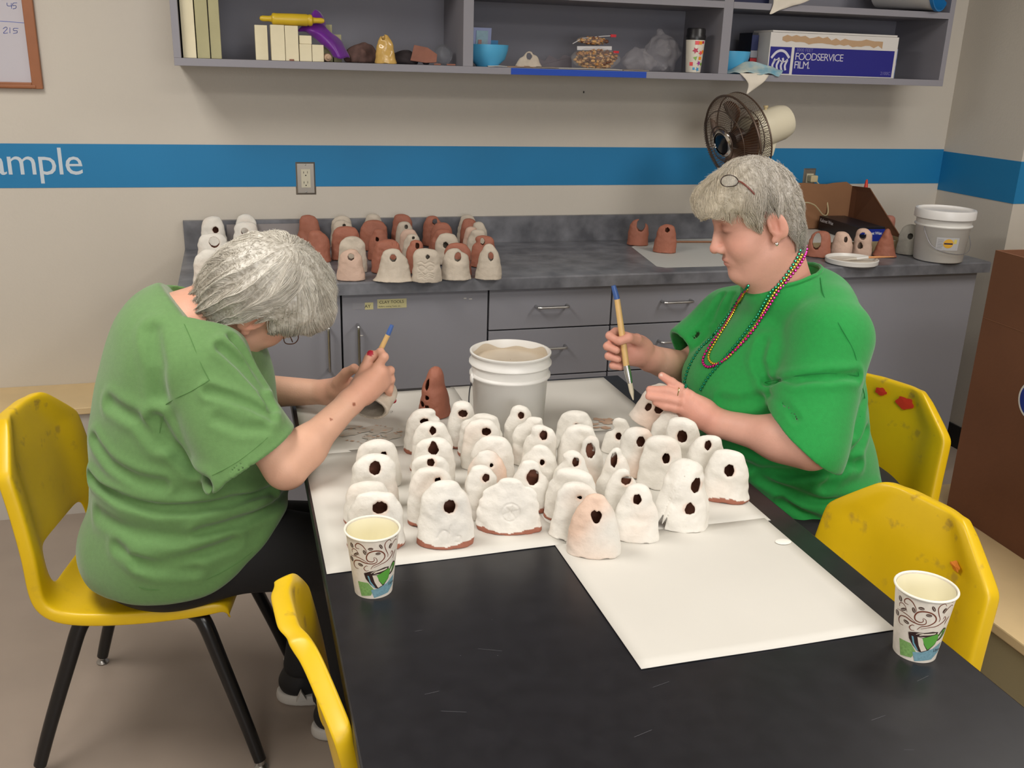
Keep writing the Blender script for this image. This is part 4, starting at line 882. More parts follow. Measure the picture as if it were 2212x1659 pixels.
# glue bottle with orange-red tip behind the flap, little things
mb = MB().lathe([(0.001, 0), (0.022, 0), (0.024, 0.004), (0.024, 0.17), (0.016, 0.185), (0.012, 0.19)], 20, 0); mb.lathe([(0.013, 0.19), (0.013, 0.20), (0.009, 0.205), (0.005, 0.238), (0.003, 0.243), (0.0005, 0.244)], 16, 1)
mb.v = [(2.585+p[0], 3.545+p[1], ZC+0.0005+p[2]) for p in mb.v]
single(mb, 'glue_bottle', [white_pl, mat('tip_red', (216, 62, 40), 0.4)], 'glue bottle with red tip behind the cardboard tray', 'bottle', smooth=True)
mb = MB().lathe([(0.001, 0), (0.024, 0), (0.025, 0.09), (0.022, 0.105), (0.014, 0.112), (0.0005, 0.114)], 18); mb.v = [(2.615+p[0], 3.40+p[1], ZC+0.0005+p[2]) for p in mb.v]
single(mb, 'clay_cone', mat('pink_clay', (186, 124, 108), 0.6), 'pinkish clay cone between the wax carton and grey bell', 'clay piece', smooth=True)
# plate lid with brush
t = thing('plastic_dish', (2.19, 3.025, ZC), 'shallow round white plastic dish of slip lying on the worktop', 'dish')
MB().lathe([(0.001, 0.001), (0.090, 0.001), (0.094, 0.004), (0.096, 0.019), (0.093, 0.021), (0.090, 0.017), (0.087, 0.009), (0.001, 0.009)], 48).build('dish_body', white_pl, t, smooth=True)
MB().lathe([(0.001, 0.0095), (0.0865, 0.0095), (0.0865, 0.0105), (0.001, 0.0108)], 40).build('slip', mat('slip', (206, 198, 184), 0.3, var=0.04, vscale=20), t, smooth=True)
t = thing('paint_brush', (2.26, 3.0, ZC+0.022), 'brush with orange wooden handle lying across the white dish', 'brush')
MB().tube([(2.245, 3.005, ZC+0.0245), (2.29, 2.998, ZC+0.026), (2.345, 2.99, ZC+0.027)], [0.0045, 0.0042, 0.0015], 10).build('brush_handle', mat('handle_orange', (214, 150, 98), 0.45), t, smooth=True, world=True)
MB().tube([(2.20, 3.012, ZC+0.019), (2.245, 3.005, ZC+0.0245)], [0.005, 0.0045], 10).build('ferrule', white_pl, t, smooth=True, world=True)
MB().tube([(2.15, 3.018, ZC+0.0145), (2.20, 3.012, ZC+0.019)], [0.001, 0.0048], 10).build('bristles', MATS['slip'], t, smooth=True, world=True)
# ---- plastic buckets
def pail(loc, r0, r1, h, label, contents, lid, label_print=False, bail='up'):
    t = thing('plastic_bucket', loc, label, 'bucket')
    prof = [(0.001, 0.002), (r0-0.003, 0.002), (r0, 0.005)]
    zr = h*0.70
    rr = lambda z: r0+(r1-r0)*z/h
    prof += [(rr(zr-0.004), zr-0.004), (rr(zr)+0.006, zr), (rr(zr)+0.006, zr+0.004), (rr(zr)+0.001, zr+0.007), (rr(zr+0.028), zr+0.026), (rr(zr+0.028)+0.006, zr+0.029), (rr(zr+0.028)+0.006, zr+0.033), (rr(zr+0.033)+0.001, zr+0.036),
             (r1, h-0.006), (r1+0.003, h-0.004), (r1+0.003, h), (r1-0.001, h+0.001), (r1-0.003, h-0.004), (rr(zr)-0.003, zr), (r0-0.003, 0.01), (0.001, 0.008)]
    MB().lathe(prof, 64).build('bucket_body', white_pl, t, smooth=True, angle=60)
    if lid:
        MB().lathe([(r1+0.006, h-0.030), (r1+0.008, h-0.028), (r1+0.008, h-0.002), (r1+0.006, h+0.003), (r1-0.001, h+0.004), (r1-0.004, h-0.001), (r1-0.010, h-0.004), (0.001, h-0.004)], 64).build('lid', mat('lid_white', (232, 230, 228), 0.3), t, smooth=True)
    else:
        m_ = mat('glaze_slurry', (194, 180, 160), 0.35, col2=(210, 198, 180), vscale=9)
        MB().lathe([(0.001, h-contents), (rr(h-contents)-0.0032, h-contents)], 48).build('slurry', m_, t, smooth=True)
        def crust(a, z): r_ = rr(z)-0.0022; return (r_*math.cos(a), r_*math.sin(a), z)
        mb = MB(); N = 72; v = []; f = []
        for k in range(N):
            a = 2*PI*k/N; zt = h-0.012+0.006*math.sin(a*3+1)+0.004*math.sin(a*7)
            v += [crust(a, h-contents-0.001), crust(a, zt)]
        for k in range(N): f.append((2*k, 2*((k+1) % N), 2*((k+1) % N)+1, 2*k+1))
        mb.add([(p[0]*0.985, p[1]*0.985, p[2]) for p in v], f).build('dried_glaze', m_, t, smooth=True)
    return t
bk = atz(1103, 757, TZ+0.186)
t = pail((bk[0], bk[1], TZ), 0.082, 0.0915, 0.186, 'open white plastic bucket of beige glaze at the table far end', 0.022, False)
wire = mat('wire_dark', (40, 40, 42), 0.5, 0.5)
mb = MB(); mb.tube(spline([(-0.094, -0.01, 0.122), (-0.104, -0.03, 0.10), (-0.108, -0.05, 0.07), (-0.098, -0.07, 0.045), (-0.085, -0.078, 0.035)], 6), 0.0015, 6); mb.build('bail', wire, t, smooth=True)
mb = MB(); mb.ball((-0.094, -0.012, 0.128), 0.008, 10, 0, (0.6, 1, 1.6)); mb.build('bail_ear', white_pl, t, smooth=True)
t = pail((2.582, 3.040, ZC), 0.088, 0.101, 0.192, 'lidded white plastic bucket with round yellow label on the worktop', 0, True)
mb = MB(); mb.tube(spline([(-0.098, -0.02, 0.135), (-0.105, -0.03, 0.12), (-0.09, -0.06, 0.07), (-0.052, -0.088, 0.048), (0.0, -0.102, 0.04), (0.052, -0.09, 0.045), (0.085, -0.062, 0.068), (0.102, -0.02, 0.11), (0.105, 0.0, 0.14)], 6), 0.0014, 6); mb.build('bail', mat('wire_light', (150, 150, 156), 0.4, 0.7), t, smooth=True)
def on_pail(a, z, off=0.0008): r_ = 0.088+0.013*z/0.192+off; return (r_*math.sin(a), -r_*math.cos(a), z)
A0 = -0.50
def patch(mb, a0, a1, z0, z1, mi, off, n=10):
    v = []; 
    for i in range(n+1):
        a = a0+(a1-a0)*i/n; v += [on_pail(a, z0, off), on_pail(a, z1, off)]
    mb.add(v, [(2*i, 2*i+2, 2*i+3, 2*i+1) for i in range(n)], mi)
mb = MB(); patch(mb, A0-0.35, A0+0.52, 0.052, 0.10, 0, 0.0012)
patch(mb, A0+0.30, A0+0.42, 0.078, 0.094, 1, 0.0016, 3)
pts = [on_pail(A0+0.1+0.19*math.cos(k*PI/12), 0.078+0.017*math.sin(k*PI/12), 0.0016) for k in range(24)]; mb.add(pts+[on_pail(A0+0.1, 0.078, 0.0020)], [(k, (k+1) % 24, 24) for k in range(24)], 2)
text_mb(mb, 'WILDFIRE', 0.0105, (0, 0, 0), (1, 0, 0), (0, 0, 1), 3, fn=lambda a, b: on_pail(A0+0.1+(a)/0.094, 0.079+b, 0.0024), align='CENTER') if False else text_mb(mb, 'MAYCO', 0.011, (0, 0, 0), (1, 0, 0), (0, 0, 1), 3, fn=lambda a, b: on_pail(A0+0.1+(a)/0.094, 0.076+b, 0.0024), align='CENTER') if False else None
for k in range(6): patch(mb, A0-0.30, A0-0.12+0.02*(k % 3), 0.060+k*0.006, 0.0617+k*0.006, 4, 0.0017, 3)
patch(mb, A0-0.06, A0+0.26, 0.0755, 0.0805, 3, 0.0024, 5)
mb.build('printed_label', [mat('label_grey', (196, 196, 200), 0.4), mat('label_yellow', (226, 212, 120), 0.4), mat('label_orange', (232, 180, 70), 0.4), mat('label_navy', (60, 54, 84), 0.4), mat('label_text', (150, 150, 156), 0.5)], t, fix=False)
# ================================================================ fan on the worktop
fc = at(1582, 302, 3.2); _v = (fc-np.array([0, 0, CAMZ])); _v = _v/np.linalg.norm(_v); _rl = np.cross(_v, _u); _rl = _rl/np.linalg.norm(_rl); _ul = np.cross(_rl, _v); fa = -0.79*_rl-0.24*_ul-0.56*_v; fa = fa/np.linalg.norm(fa)
fz = Vector(fa); Rq = fz.to_track_quat('Z', 'Y').to_matrix()
t = thing('desk_fan', (float(fc[0])+0.11, 3.30, ZC), 'desk fan with brown wire cage and cream motor behind the woman', 'fan')
def tf(mb):
    mb.v = [tuple(np.array(fc)+np.array(Rq@Vector(p))) for p in mb.v]; return mb
cage_m = mat('cage_brown', (96, 78, 66), 0.35, 0.5); cage_l = mat('cage_chrome', (158, 146, 134), 0.3, 0.7)
RF = 0.158
mb = MB()
for r_, z_, rad in ((RF, 0.0, 0.0042), (RF*0.985, -0.05, 0.003), (RF*0.72, 0.035, 0.0016), (RF*0.40, 0.048, 0.0018), (RF*0.6, -0.068, 0.002)):
    mb.tube([(r_*math.cos(a), r_*math.sin(a), z_) for a in np.linspace(0, 2*PI, 64, endpoint=False)], rad, 6, closed=True)
N = 96
for k in range(N):
    a = 2*PI*k/N; ca, sa = math.cos(a), math.sin(a)
    mb.tube([(RF*0.33*ca, RF*0.33*sa, 0.046), (RF*0.6*ca, RF*0.6*sa, 0.042), (RF*0.85*ca, RF*0.85*sa, 0.027), (RF*ca, RF*sa, 0.002)], 0.0009, 4, caps=False)
tf(mb).build('front_grille', cage_m, t, smooth=True, world=True)
mb = MB()
for k in range(N):
    a = 2*PI*k/N; ca, sa = math.cos(a), math.sin(a)
    mb.tube([(RF*ca, RF*sa, -0.001), (RF*0.985*ca, RF*0.985*sa, -0.05), (RF*0.8*ca, RF*0.8*sa, -0.063), (RF*0.3*ca, RF*0.3*sa, -0.072)], 0.0011, 4, caps=False)
tf(mb).build('rear_grille', cage_l, t, smooth=True, world=True)
tf(MB().lathe([(0.0005, 0.052), (0.030, 0.051), (0.046, 0.046), (0.050, 0.042), (0.046, 0.038), (0.0005, 0.038)], 32)).build('cage_badge', mat('chrome_dark', (60, 60, 62), 0.15, 0.9), t, smooth=True, world=True)
tf(MB().lathe([(0.040, 0.0505), (0.048, 0.047), (0.052, 0.042), (0.048, 0.040)], 32)).build('badge_ring', mat('chrome', (225, 220, 215), 0.12, 1.0), t, smooth=True, world=True)
blade_m = mat('blade_smoke', (92, 66, 50), 0.25)
for b in range(4):
    mb = MB(); rows = []
    for i in range(9):
        r_ = 0.028+i*(RF*0.86-0.028)/8; wdt = 0.55*(0.65+0.5*math.sin(i/8*PI*0.75))
        rows.append([(r_*math.cos(b*PI/2+s_*wdt), r_*math.sin(b*PI/2+s_*wdt), -0.016-s_*0.024*(1-0.3*i/8)) for s_ in (-1, -0.5, 0, 0.5, 1)])
    v = [p for r_ in rows for p in r_]; mb.add(v, [(i*5+j, i*5+j+1, (i+1)*5+j+1, (i+1)*5+j) for i in range(8) for j in range(4)])
    o = tf(mb).build('blade', blade_m, t, smooth=True, world=True); s_ = o.modifiers.new('thickness', 'SOLIDIFY'); s_.thickness = 0.002
tf(MB().lathe([(0.0005, 0.004), (0.028, 0.002), (0.032, -0.01), (0.032, -0.04), (0.0005, -0.04)], 28)).build('hub', mat('hub_brown', (60, 44, 36), 0.4), t, smooth=True, world=True)
cream = mat('cream_plastic', (222, 214, 190), 0.32)
mb = MB(); mb.lathe([(0.0005, -0.066), (0.056, -0.068), (0.064, -0.075), (0.067, -0.11), (0.064, -0.215), (0.057, -0.24), (0.040, -0.248), (0.0005, -0.25)], 32)
o = tf(mb).build('motor_housing', cream, t, smooth=True, world=True)
back = np.array(fc)-fa*0.14
mb = MB(); mb.prism([(-0.05, 0.0), (0.05, 0.0), (0.038, -0.055), (-0.025, -0.06)], 'y', -0.028, 0.028)
ax_ = Vector((-fa[0], -fa[1], 0)).normalized(); rz_ = math.atan2(ax_.y, ax_.x); Rz = Matrix.Rotation(rz_, 3, 'Z')
mb.v = [tuple(back+np.array((0, 0, -0.042))+np.array(Rz@Vector(p))) for p in mb.v]
mb.build('tilt_joint', cream, t, world=True, bevel=0.006, seg=3)
kn = back+np.array((0, 0, 0.05)); MB().tube([kn, kn+np.array((0, 0, 0.026))], 0.0055, 12).tube([kn+np.array((0, 0, 0.024)), kn+np.array((0, 0, 0.031))], 0.0085, 12).build('oscillation_knob', mat('knob_beige', (196, 176, 130), 0.4), t, smooth=True, world=True)
pb = back+np.array((0.0, 0, -0.09)); t.location = (pb[0], pb[1], ZC); bpy.context.view_layer.update()
for ch in [c for c in bpy.data.objects if c.parent == t]:
    pass
fan_shift = np.array((pb[0]-(float(fc[0])+0.11), pb[1]-3.30, 0))
for ch in [c for c in bpy.data.objects if c.parent == t]:
    ch.location = Vector([-float(v) for v in fan_shift])
MB().tube([(0, 0, 0.03), (0, 0, float(pb[2])-ZC)], 0.011, 16).build('stem', mat('stem_chrome', (190, 186, 180), 0.2, 0.9), t, smooth=True)
MB().lathe([(0.0005, 0.0), (0.105, 0.0), (0.110, 0.006), (0.100, 0.016), (0.04, 0.030), (0.018, 0.042), (0.0005, 0.042)], 40).build('base', cream, t, smooth=True)
# ================================================================ the work table
t = thing('work_table', (0.556, 0.9, 0), 'large black topped work table covered with bells and white paper', 'table')
tm_ = mat('table_black', (24, 24, 29), 0.34, col2=(31, 31, 36), vscale=30, bump=0.01)
# faint scratches as a lighter wear colour
MB().box((0.107, -0.9, 0.7105), (1.005, 2.36, 0.74)).build('tabletop', tm_, t, world=True, bevel=0.003)
MB().box((0.125, -0.88, 0.7005), (0.987, 2.34, 0.71)).build('core_edge', mat('core_edge', (120, 100, 60), 0.7), t, world=True)
lm = mat('table_leg', (30, 30, 32), 0.4)
MB().box((0.17, -0.80, 0.62), (0.94, 2.28, 0.70)).build('apron', lm, t, world=True)
for lx in (0.20, 0.91):
    for ly in (-0.76, 2.24): MB().box((lx-0.025, ly-0.025, 0), (lx+0.025, ly+0.025, 0.62)).build('leg', lm, t, world=True, bevel=0.004)
mb = MB(); rs = random.Random(11)
for k in range(26):
    x_, y_, a_, L_ = rs.uniform(0.15, 0.97), rs.uniform(0.55, 1.40), rs.uniform(-0.5, 0.3), rs.uniform(0.01, 0.05)
    if 0.5 < x_ and y_ > 1.04: continue
    mb.add([(x_, y_, 0.7402), (x_+L_*math.cos(a_), y_+L_*math.sin(a_), 0.7402), (x_+L_*math.cos(a_), y_+L_*math.sin(a_)+0.0006, 0.7402), (x_, y_+0.0006, 0.7402)], [(0, 1, 2, 3)])
for k in range(20):
    x_, y_ = rs.uniform(0.13, 0.97), rs.uniform(0.6, 1.38)
    if 0.5 < x_ and y_ > 1.04: continue
    mb.ball((x_, y_, 0.7402), 0.0008, 6, 0, (1, 1, 0.2))
mb.build('scratches', mat('scratch', (84, 84, 90), 0.6), t, world=True, fix=False)['kind'] = 'stuff'
# paper sheets
def papersheet(pts, z, label, curl=0.0):
    xs = [p[0] for p in pts]; ys = [p[1] for p in pts]; mb = MB(); n = 16
    A, B_, C_, D_ = [np.array(p, float) for p in pts]
    v = []
    for i in range(n+1):
        for j in range(n+1):
            u_, w_ = i/n, j/n
            p = (A*(1-u_)+B_*u_)*(1-w_)+(D_*(1-u_)+C_*u_)*w_
            v.append((p[0], p[1], z+0.0004*math.sin(u_*9+w_*4)+curl*max(0, u_-0.8)**2))
    mb.add(v, [(i*(n+1)+j, (i+1)*(n+1)+j, (i+1)*(n+1)+j+1, i*(n+1)+j+1) for i in range(n) for j in range(n)])
    o = single(mb, 'paper_sheet', paper_m, label, 'paper', 'white paper sheets on the table', smooth=True, fix=False)
    s_ = o.modifiers.new('thickness', 'SOLIDIFY'); s_.thickness = 0.0004; s_.offset = -1
    return o
papersheet([(0.113, 1.955), (0.53, 1.955), (0.53, 2.340), (0.118, 2.325)], TZ-0.0010, 'white paper sheet at the table far left under the working hands')
papersheet([(0.525, 1.95), (0.96, 1.95), (0.955, 2.345), (0.522, 2.345)], TZ-0.0013, 'white paper sheet at the table far end under the bucket')
papersheet([(0.112, 1.437), (0.540, 1.449), (0.545, 1.965), (0.112, 1.965)], TZ-0.0006, 'white paper sheet under the left half of the bells')
papersheet([(0.530, 1.45), (0.955, 1.452), (0.962, 1.965), (0.530, 1.965)], TZ-0.0009, 'white paper sheet under the right half of the bells')
papersheet([(0.521, 1.067), (0.95, 1.069), (0.947, 1.462), (0.517, 1.462)], TZ-0.0001, 'frontmost white paper sheet lying on the bare black tabletop')
# glaze spots and clay dust on paper
mb = MB().ball(tuple(atz(1692, 1170, TZ+0.0012)), 0.016, 14, 0, (1.0, 0.7, 0.08)); single(mb, 'glaze_spill', mat('glaze_wet', (246, 244, 238), 0.25), 'small wet white glaze spill on the frontmost paper sheet', 'spill', smooth=True)
def smear(cx, cy, n, rx, ry, m, label, seed, sz=(0.002, 0.006)):
    rs = random.Random(seed); mb = MB()
    for k in range(n):
        a = rs.uniform(0, 2*PI); q = math.sqrt(rs.random()); s_ = rs.uniform(*sz)
        c_ = (cx+rx*q*math.cos(a), cy+ry*q*math.sin(a), TZ+0.0005); nn = 9; ph = rs.uniform(0, 9)
        pts = [(c_[0]+s_*(1+0.35*math.sin(3*t_+ph))*math.cos(t_), c_[1]+0.7*s_*(1+0.3*math.cos(2*t_+ph))*math.sin(t_), TZ+0.00035+0.00001*k) for t_ in np.linspace(0, 2*PI, nn, endpoint=False)]
        mb.add(pts, [tuple(range(nn))])
    o = single(mb, 'clay_smears', m, label, 'clay smears', fix=False); o['kind'] = 'stuff'; return o
sm = mat('clay_smear_m', (190, 150, 124), 0.8, col2=(206, 182, 162), vscale=40)
smg = mat('slip_wash', (186, 176, 164), 0.6, col2=(206, 200, 190), vscale=20)
a = atz(790, 935, TZ); smear(a[0], a[1], 26, 0.075, 0.06, smg, 'grey slip wash on paper before the working hands', 4, (0.008, 0.02))
smear(a[0]+0.01, a[1]-0.01, 40, 0.075, 0.055, sm, 'terracotta dust smeared on paper before the left woman hands', 5, (0.0015, 0.006))
a = atz(1285, 915, TZ); smear(a[0], a[1], 26, 0.06, 0.04, sm, 'pinkish clay smears on the paper near the right woman hands', 6, (0.004, 0.013))
a = atz(845, 890, TZ); smear(a[0], a[1], 14, 0.012, 0.01, mat('crumb_dark', (70, 52, 44), 0.8), 'dark clay crumbs on paper right of the held bell', 7, (0.0006, 0.0016))
# terracotta bell standing side-on beside the bucket
def side_extra(P, d): return d
ter = atz(944, 905, TZ)
holes = [(0.0, 0.083, 0.005, 0.013), (0.004, 0.052, 0.005, 0.005), (-0.010, 0.034, 0.009, 0.006), (0.006, 0.030, 0.005, 0.004)]
bell(float(ter[0]), float(ter[1])+0.03, TZ, 0.128, 0.075, holes, 'unglazed terracotta bell pierced with several holes left of the glaze bucket', kind='terra', seed=91, vox=0.0019, p=4.5, taper=0.55, dep=0.085, rz=-0.9)
# ================================================================ paper cups
def cup(loc, turn, label, drink):
    t = thing('paper_cup', loc, label, 'cup', 'patterned paper cups', rz=turn)
    r0, r1, h = 0.0305, 0.0425, 0.112
    MB().lathe([(r0-0.002, 0.004), (r0, 0.0), (r0+0.0004, 0.004), (r1, h-0.003), (r1-0.0008, h-0.003), (r0-0.0006, 0.007), (0.0005, 0.007), (0.0005, 0.0065), (r0-0.002, 0.0065)], 64).build('cup_wall', mat('cup_paper', (226, 218, 206), 0.6, var=0.06, vscale=120), t, smooth=True)
    MB().tube([((r1+0.001)*math.cos(a), (r1+0.001)*math.sin(a), h-0.002) for a in np.linspace(0, 2*PI, 64, endpoint=False)], 0.0019, 8, closed=True).build('rolled_rim', mat('rim_white', (240, 236, 224), 0.4), t, smooth=True)
    MB().lathe([(0.0005, 0.0078), (r0-0.0016, 0.0078), (r1-0.0014, h-0.004)], 64).build('lining', mat('cup_lining', (240, 234, 206), 0.35), t, smooth=True)
    if drink: MB().lathe([(0.0005, 0.052), (0.0352, 0.052)], 48).build('drink', mat('lemonade', (222, 214, 160), 0.08), t, smooth=True)
    def M2(x, y, off):   # artwork coordinates to the cup wall
        cxx = 628+(y-500)*0.012; hw = 405-(y-500)*0.139
        s_ = max(-0.995, min(0.995, (x-cxx)/hw)); th_ = math.asin(s_)
        yy = y-0+88*(1-math.cos(th_)); v = (1465-yy)/(1465-598)
        z_ = max(0.001, min(0.99, v))*h; r_ = r0+(r1-r0)*z_/h+off
        return (r_*math.sin(th_), -r_*math.cos(th_), z_)
    inks = [mat('ink_brown', (116, 62, 44), 0.55), mat('ink_bean', (72, 48, 40), 0.55), mat('ink_mug_dark', (52, 34, 32), 0.5), mat('ink_sky', (110, 160, 176), 0.5), mat('ink_cream', (222, 212, 196), 0.5), mat('ink_green', (92, 162, 66), 0.5), mat('ink_green_scribble', (126, 168, 98), 0.6, var=0.2, vscale=300), mat('ink_blue_scribble', (118, 158, 172), 0.6, var=0.15, vscale=300)]
    mb = MB()
    def rib(pts, w_, mi=0, off=0.0005):
        P = spline(pts, 6); L_ = []; R2 = []; K = len(P)
        for i in range(K):
            d = P[min(i+1, K-1)]-P[max(i-1, 0)]; L = math.hypot(d[0], d[1]) or 1; ww = w_*(0.35+0.65*math.sin(PI*min(1, max(0, i/(K-1)))))/2
            nx, ny = -d[1]/L*ww, d[0]/L*ww
            L_.append(M2(P[i][0]+nx, P[i][1]+ny, off)); R2.append(M2(P[i][0]-nx, P[i][1]-ny, off))
        mb.add(L_+R2, [(i, i+1, K+i+1, K+i) for i in range(K-1)], mi)
    def poly(pts, mi, off):
        bm = bmesh.new(); vs_ = [bm.verts.new((p[0], p[1], 0)) for p in pts]; fc_ = bm.faces.new(vs_)
        bmesh.ops.triangulate(bm, faces=[fc_])
        for _ in range(5):
            E_ = [e for e in bm.edges if e.calc_length() > 26]
            if not E_: break
            bmesh.ops.subdivide_edges(bm, edges=E_, cuts=1, use_grid_fill=False); bmesh.ops.triangulate(bm, faces=bm.faces)
        bm.verts.index_update()
        mb.add([M2(v.co.x, v.co.y, off) for v in bm.verts], [tuple(v.index for v in f.verts) for f in bm.faces], mi); bm.free()
    rib([(440, 730), (395, 722), (385, 685), (420, 655), (480, 680), (530, 740), (550, 790)], 14)
    rib([(640, 862), (652, 892), (620, 915), (560, 900), (540, 850), (570, 790), (650, 762), (740, 772), (795, 820), (790, 880), (720, 940), (640, 970), (600, 1020)], 18)
    rib([(640, 850), (680, 870), (685, 920), (620, 945), (520, 930), (440, 900), (380, 908), (362, 960), (385, 1010), (430, 1020)], 14)
    rib([(895, 655), (870, 625), (820, 650), (800, 700), (820, 770), (845, 830), (840, 870)], 12)
    rib([(318, 842), (400, 850), (480, 880), (560, 930)], 10); rib([(342, 795), (335, 755), (370, 740), (410, 770), (440, 830)], 9)
    rib([(572, 1040), (530, 1045), (505, 1010), (532, 975), (560, 978)], 11); rib([(880, 760), (920, 685), (960, 645), (976, 660)], 9)
    rib([(885, 832), (900, 795), (915, 822), (890, 870), (820, 930), (740, 960), (640, 1000)], 11); rib([(955, 795), (935, 840), (915, 905)], 9)
    for bx_, by_, ba in ((332, 695, 1.2), (600, 730, 0.0), (745, 705, 1.0), (515, 778, 1.1), (395, 812, -0.5), (705, 802, 0.0), (882, 715, 2.0), (457, 960, 0.4), (968, 575, 2.0), (330, 892, 1.2)):
        pts = []
        for k in range(14):
            a = 2*PI*k/14; ex, ey = 38*math.cos(a), 19*math.sin(a)
            pts.append((bx_+ex*math.cos(ba)-ey*math.sin(ba), by_+ex*math.sin(ba)+ey*math.cos(ba)))
        poly(pts, 1, 0.0006)
        rib([(bx_-30*math.cos(ba), by_-30*math.sin(ba)), (bx_+3, by_+3), (bx_+30*math.cos(ba), by_+30*math.sin(ba))], 5, 4, 0.0008)
    poly([(418, 1205), (560, 1222), (640, 1320), (600, 1412), (470, 1420), (440, 1300)], 6, 0.0005)
    poly([(600, 1330), (690, 1312), (830, 1245), (925, 1150), (908, 1290), (840, 1395), (645, 1450)], 7, 0.0006)
    poly([(505, 1080), (620, 1108), (690, 1112), (850, 1040), (872, 1090), (845, 1180), (780, 1270), (700, 1312), (655, 1300), (590, 1240), (530, 1160)], 2, 0.0008)
    poly([(552, 1115), (575, 1120), (600, 1200), (665, 1295), (640, 1290), (585, 1215)], 3, 0.0010)
    poly([(622, 1112), (690, 1118), (712, 1200), (760, 1270), (700, 1300), (655, 1220)], 4, 0.0010)
    poly([(682, 1118), (858, 1030), (868, 1090), (838, 1180), (768, 1262), (722, 1205)], 5, 0.0011)
    poly([(505, 1078), (585, 1055), (690, 1042), (790, 1010), (856, 1008), (840, 1050), (740, 1092), (620, 1108)], 2, 0.0009)
    rib([(640, 1085), (690, 1065), (790, 1040), (830, 1025)], 22, 4, 0.0012); rib([(600, 1082), (640, 1060), (690, 1052)], 10, 4, 0.0012)
    rib([(862, 1075), (900, 1000), (930, 960), (922, 1030), (890, 1100), (855, 1130)], 26, 2, 0.0008); rib([(868, 1065), (902, 1000), (926, 970), (916, 1030), (888, 1090)], 13, 5, 0.0011)
    text_mb(mb, '12oz', 52, (0, 0, 0), (1, 0, 0), (0, 0, 1), 2, fn=lambda a, b: M2(838+a*0.8, 1290-b-a*0.35, 0.0011))
    mb.build('printed_pattern', inks, t, fix=False)
    return t
ca = atz(807, 1272, 0.7405); cb_ = atz(1975, 1406, 0.7405)
cup((ca[0], ca[1], 0.7403), -math.atan2(ca[0], ca[1])+0.0, 'patterned paper cup with pale drink on the left table edge', True)
cup((cb_[0], cb_[1], 0.7403), -math.atan2(cb_[0], cb_[1])+0.06, 'empty patterned paper cup at the right front table corner', False)
# ================================================================ brown carton on the right ledge
t = thing('cardboard_carton', (2.4, 1.7, 0.3), 'tall brown cardboard carton standing on the right hand ledge', 'cardboard box')
e0, e1 = np.array((2.05, 2.19)), np.array((2.015, 1.2))
mb = MB(); mb.prism([(2.05, 2.19), (2.015, 1.2), (2.021, 1.2), (2.056, 2.184)], 'z', 0.3005, 1.10); mb.prism([(2.05, 2.19), (2.056, 2.184), (2.75, 2.164), (2.75, 2.17)], 'z', 0.3005, 1.10); mb.prism([(2.744, 2.164), (2.75, 2.164), (2.72, 1.2), (2.714, 1.2)], 'z', 0.3005, 1.10)
mb.prism([(2.021, 1.2), (2.714, 1.2), (2.714, 1.206), (2.021, 1.206)], 'z', 0.3005, 1.10); mb.prism([(2.021, 1.206), (2.714, 1.206), (2.744, 2.16), (2.056, 2.18)], 'z', 0.3005, 0.306); mb.build('carton_walls', card_d, t, world=True)
cr = MB().tube([(2.0495, 2.188, 0.905), (2.0145, 1.2, 0.905)], 0.0012, 4); cr.build('fold_crease', mat('crease', (126, 84, 58), 0.85), t, world=True)
Nn = np.array((-1, 0.035)); Nn = Nn/np.linalg.norm(Nn)
pc = None
for yy in np.linspace(1.3, 2.15, 400):
    xx = 2.015+(yy-1.2)*0.03535; q = np.array((xx, yy)); 
    d_ = q/np.hypot(*q)
    pxx = CX+F*(np.dot([xx, yy, 0.75-CAMZ], _r))/(np.dot([xx, yy, 0.75-CAMZ], _f))
    if abs(pxx-2234) < 2.0: pc = q; break
if pc is None: pc = np.array((2.03, 1.7))
mb = MB()
for r_, mi, off in ((0.055, 0, 0.0006), (0.049, 1, 0.0010), (0.030, 0, 0.0014), (0.023, 1, 0.0018)):
    base = len(mb.v); v = []
    for k in range(40):
        a = 2*PI*k/40; v.append((pc[0]-off+0.035*r_*math.cos(a), pc[1]+r_*math.cos(a), 0.735+r_*math.sin(a)))
    mb.add(v, [tuple(range(40))], mi)
mb.build('round_sticker', [mat('sticker_white', (220, 220, 216), 0.5), mat('sticker_blue', (30, 50, 140), 0.5)], t, world=True, fix=False)
mb = MB().prism([(2.30, 2.60), (2.62, 2.66), (2.66, 2.86), (2.32, 2.84)], 'z', 0.0008, 0.006) 
single(mb, 'paper_scrap', mat('floor_paper', (176, 176, 180), 0.7), 'crumpled white paper on the floor beside the end cabinet', 'paper')
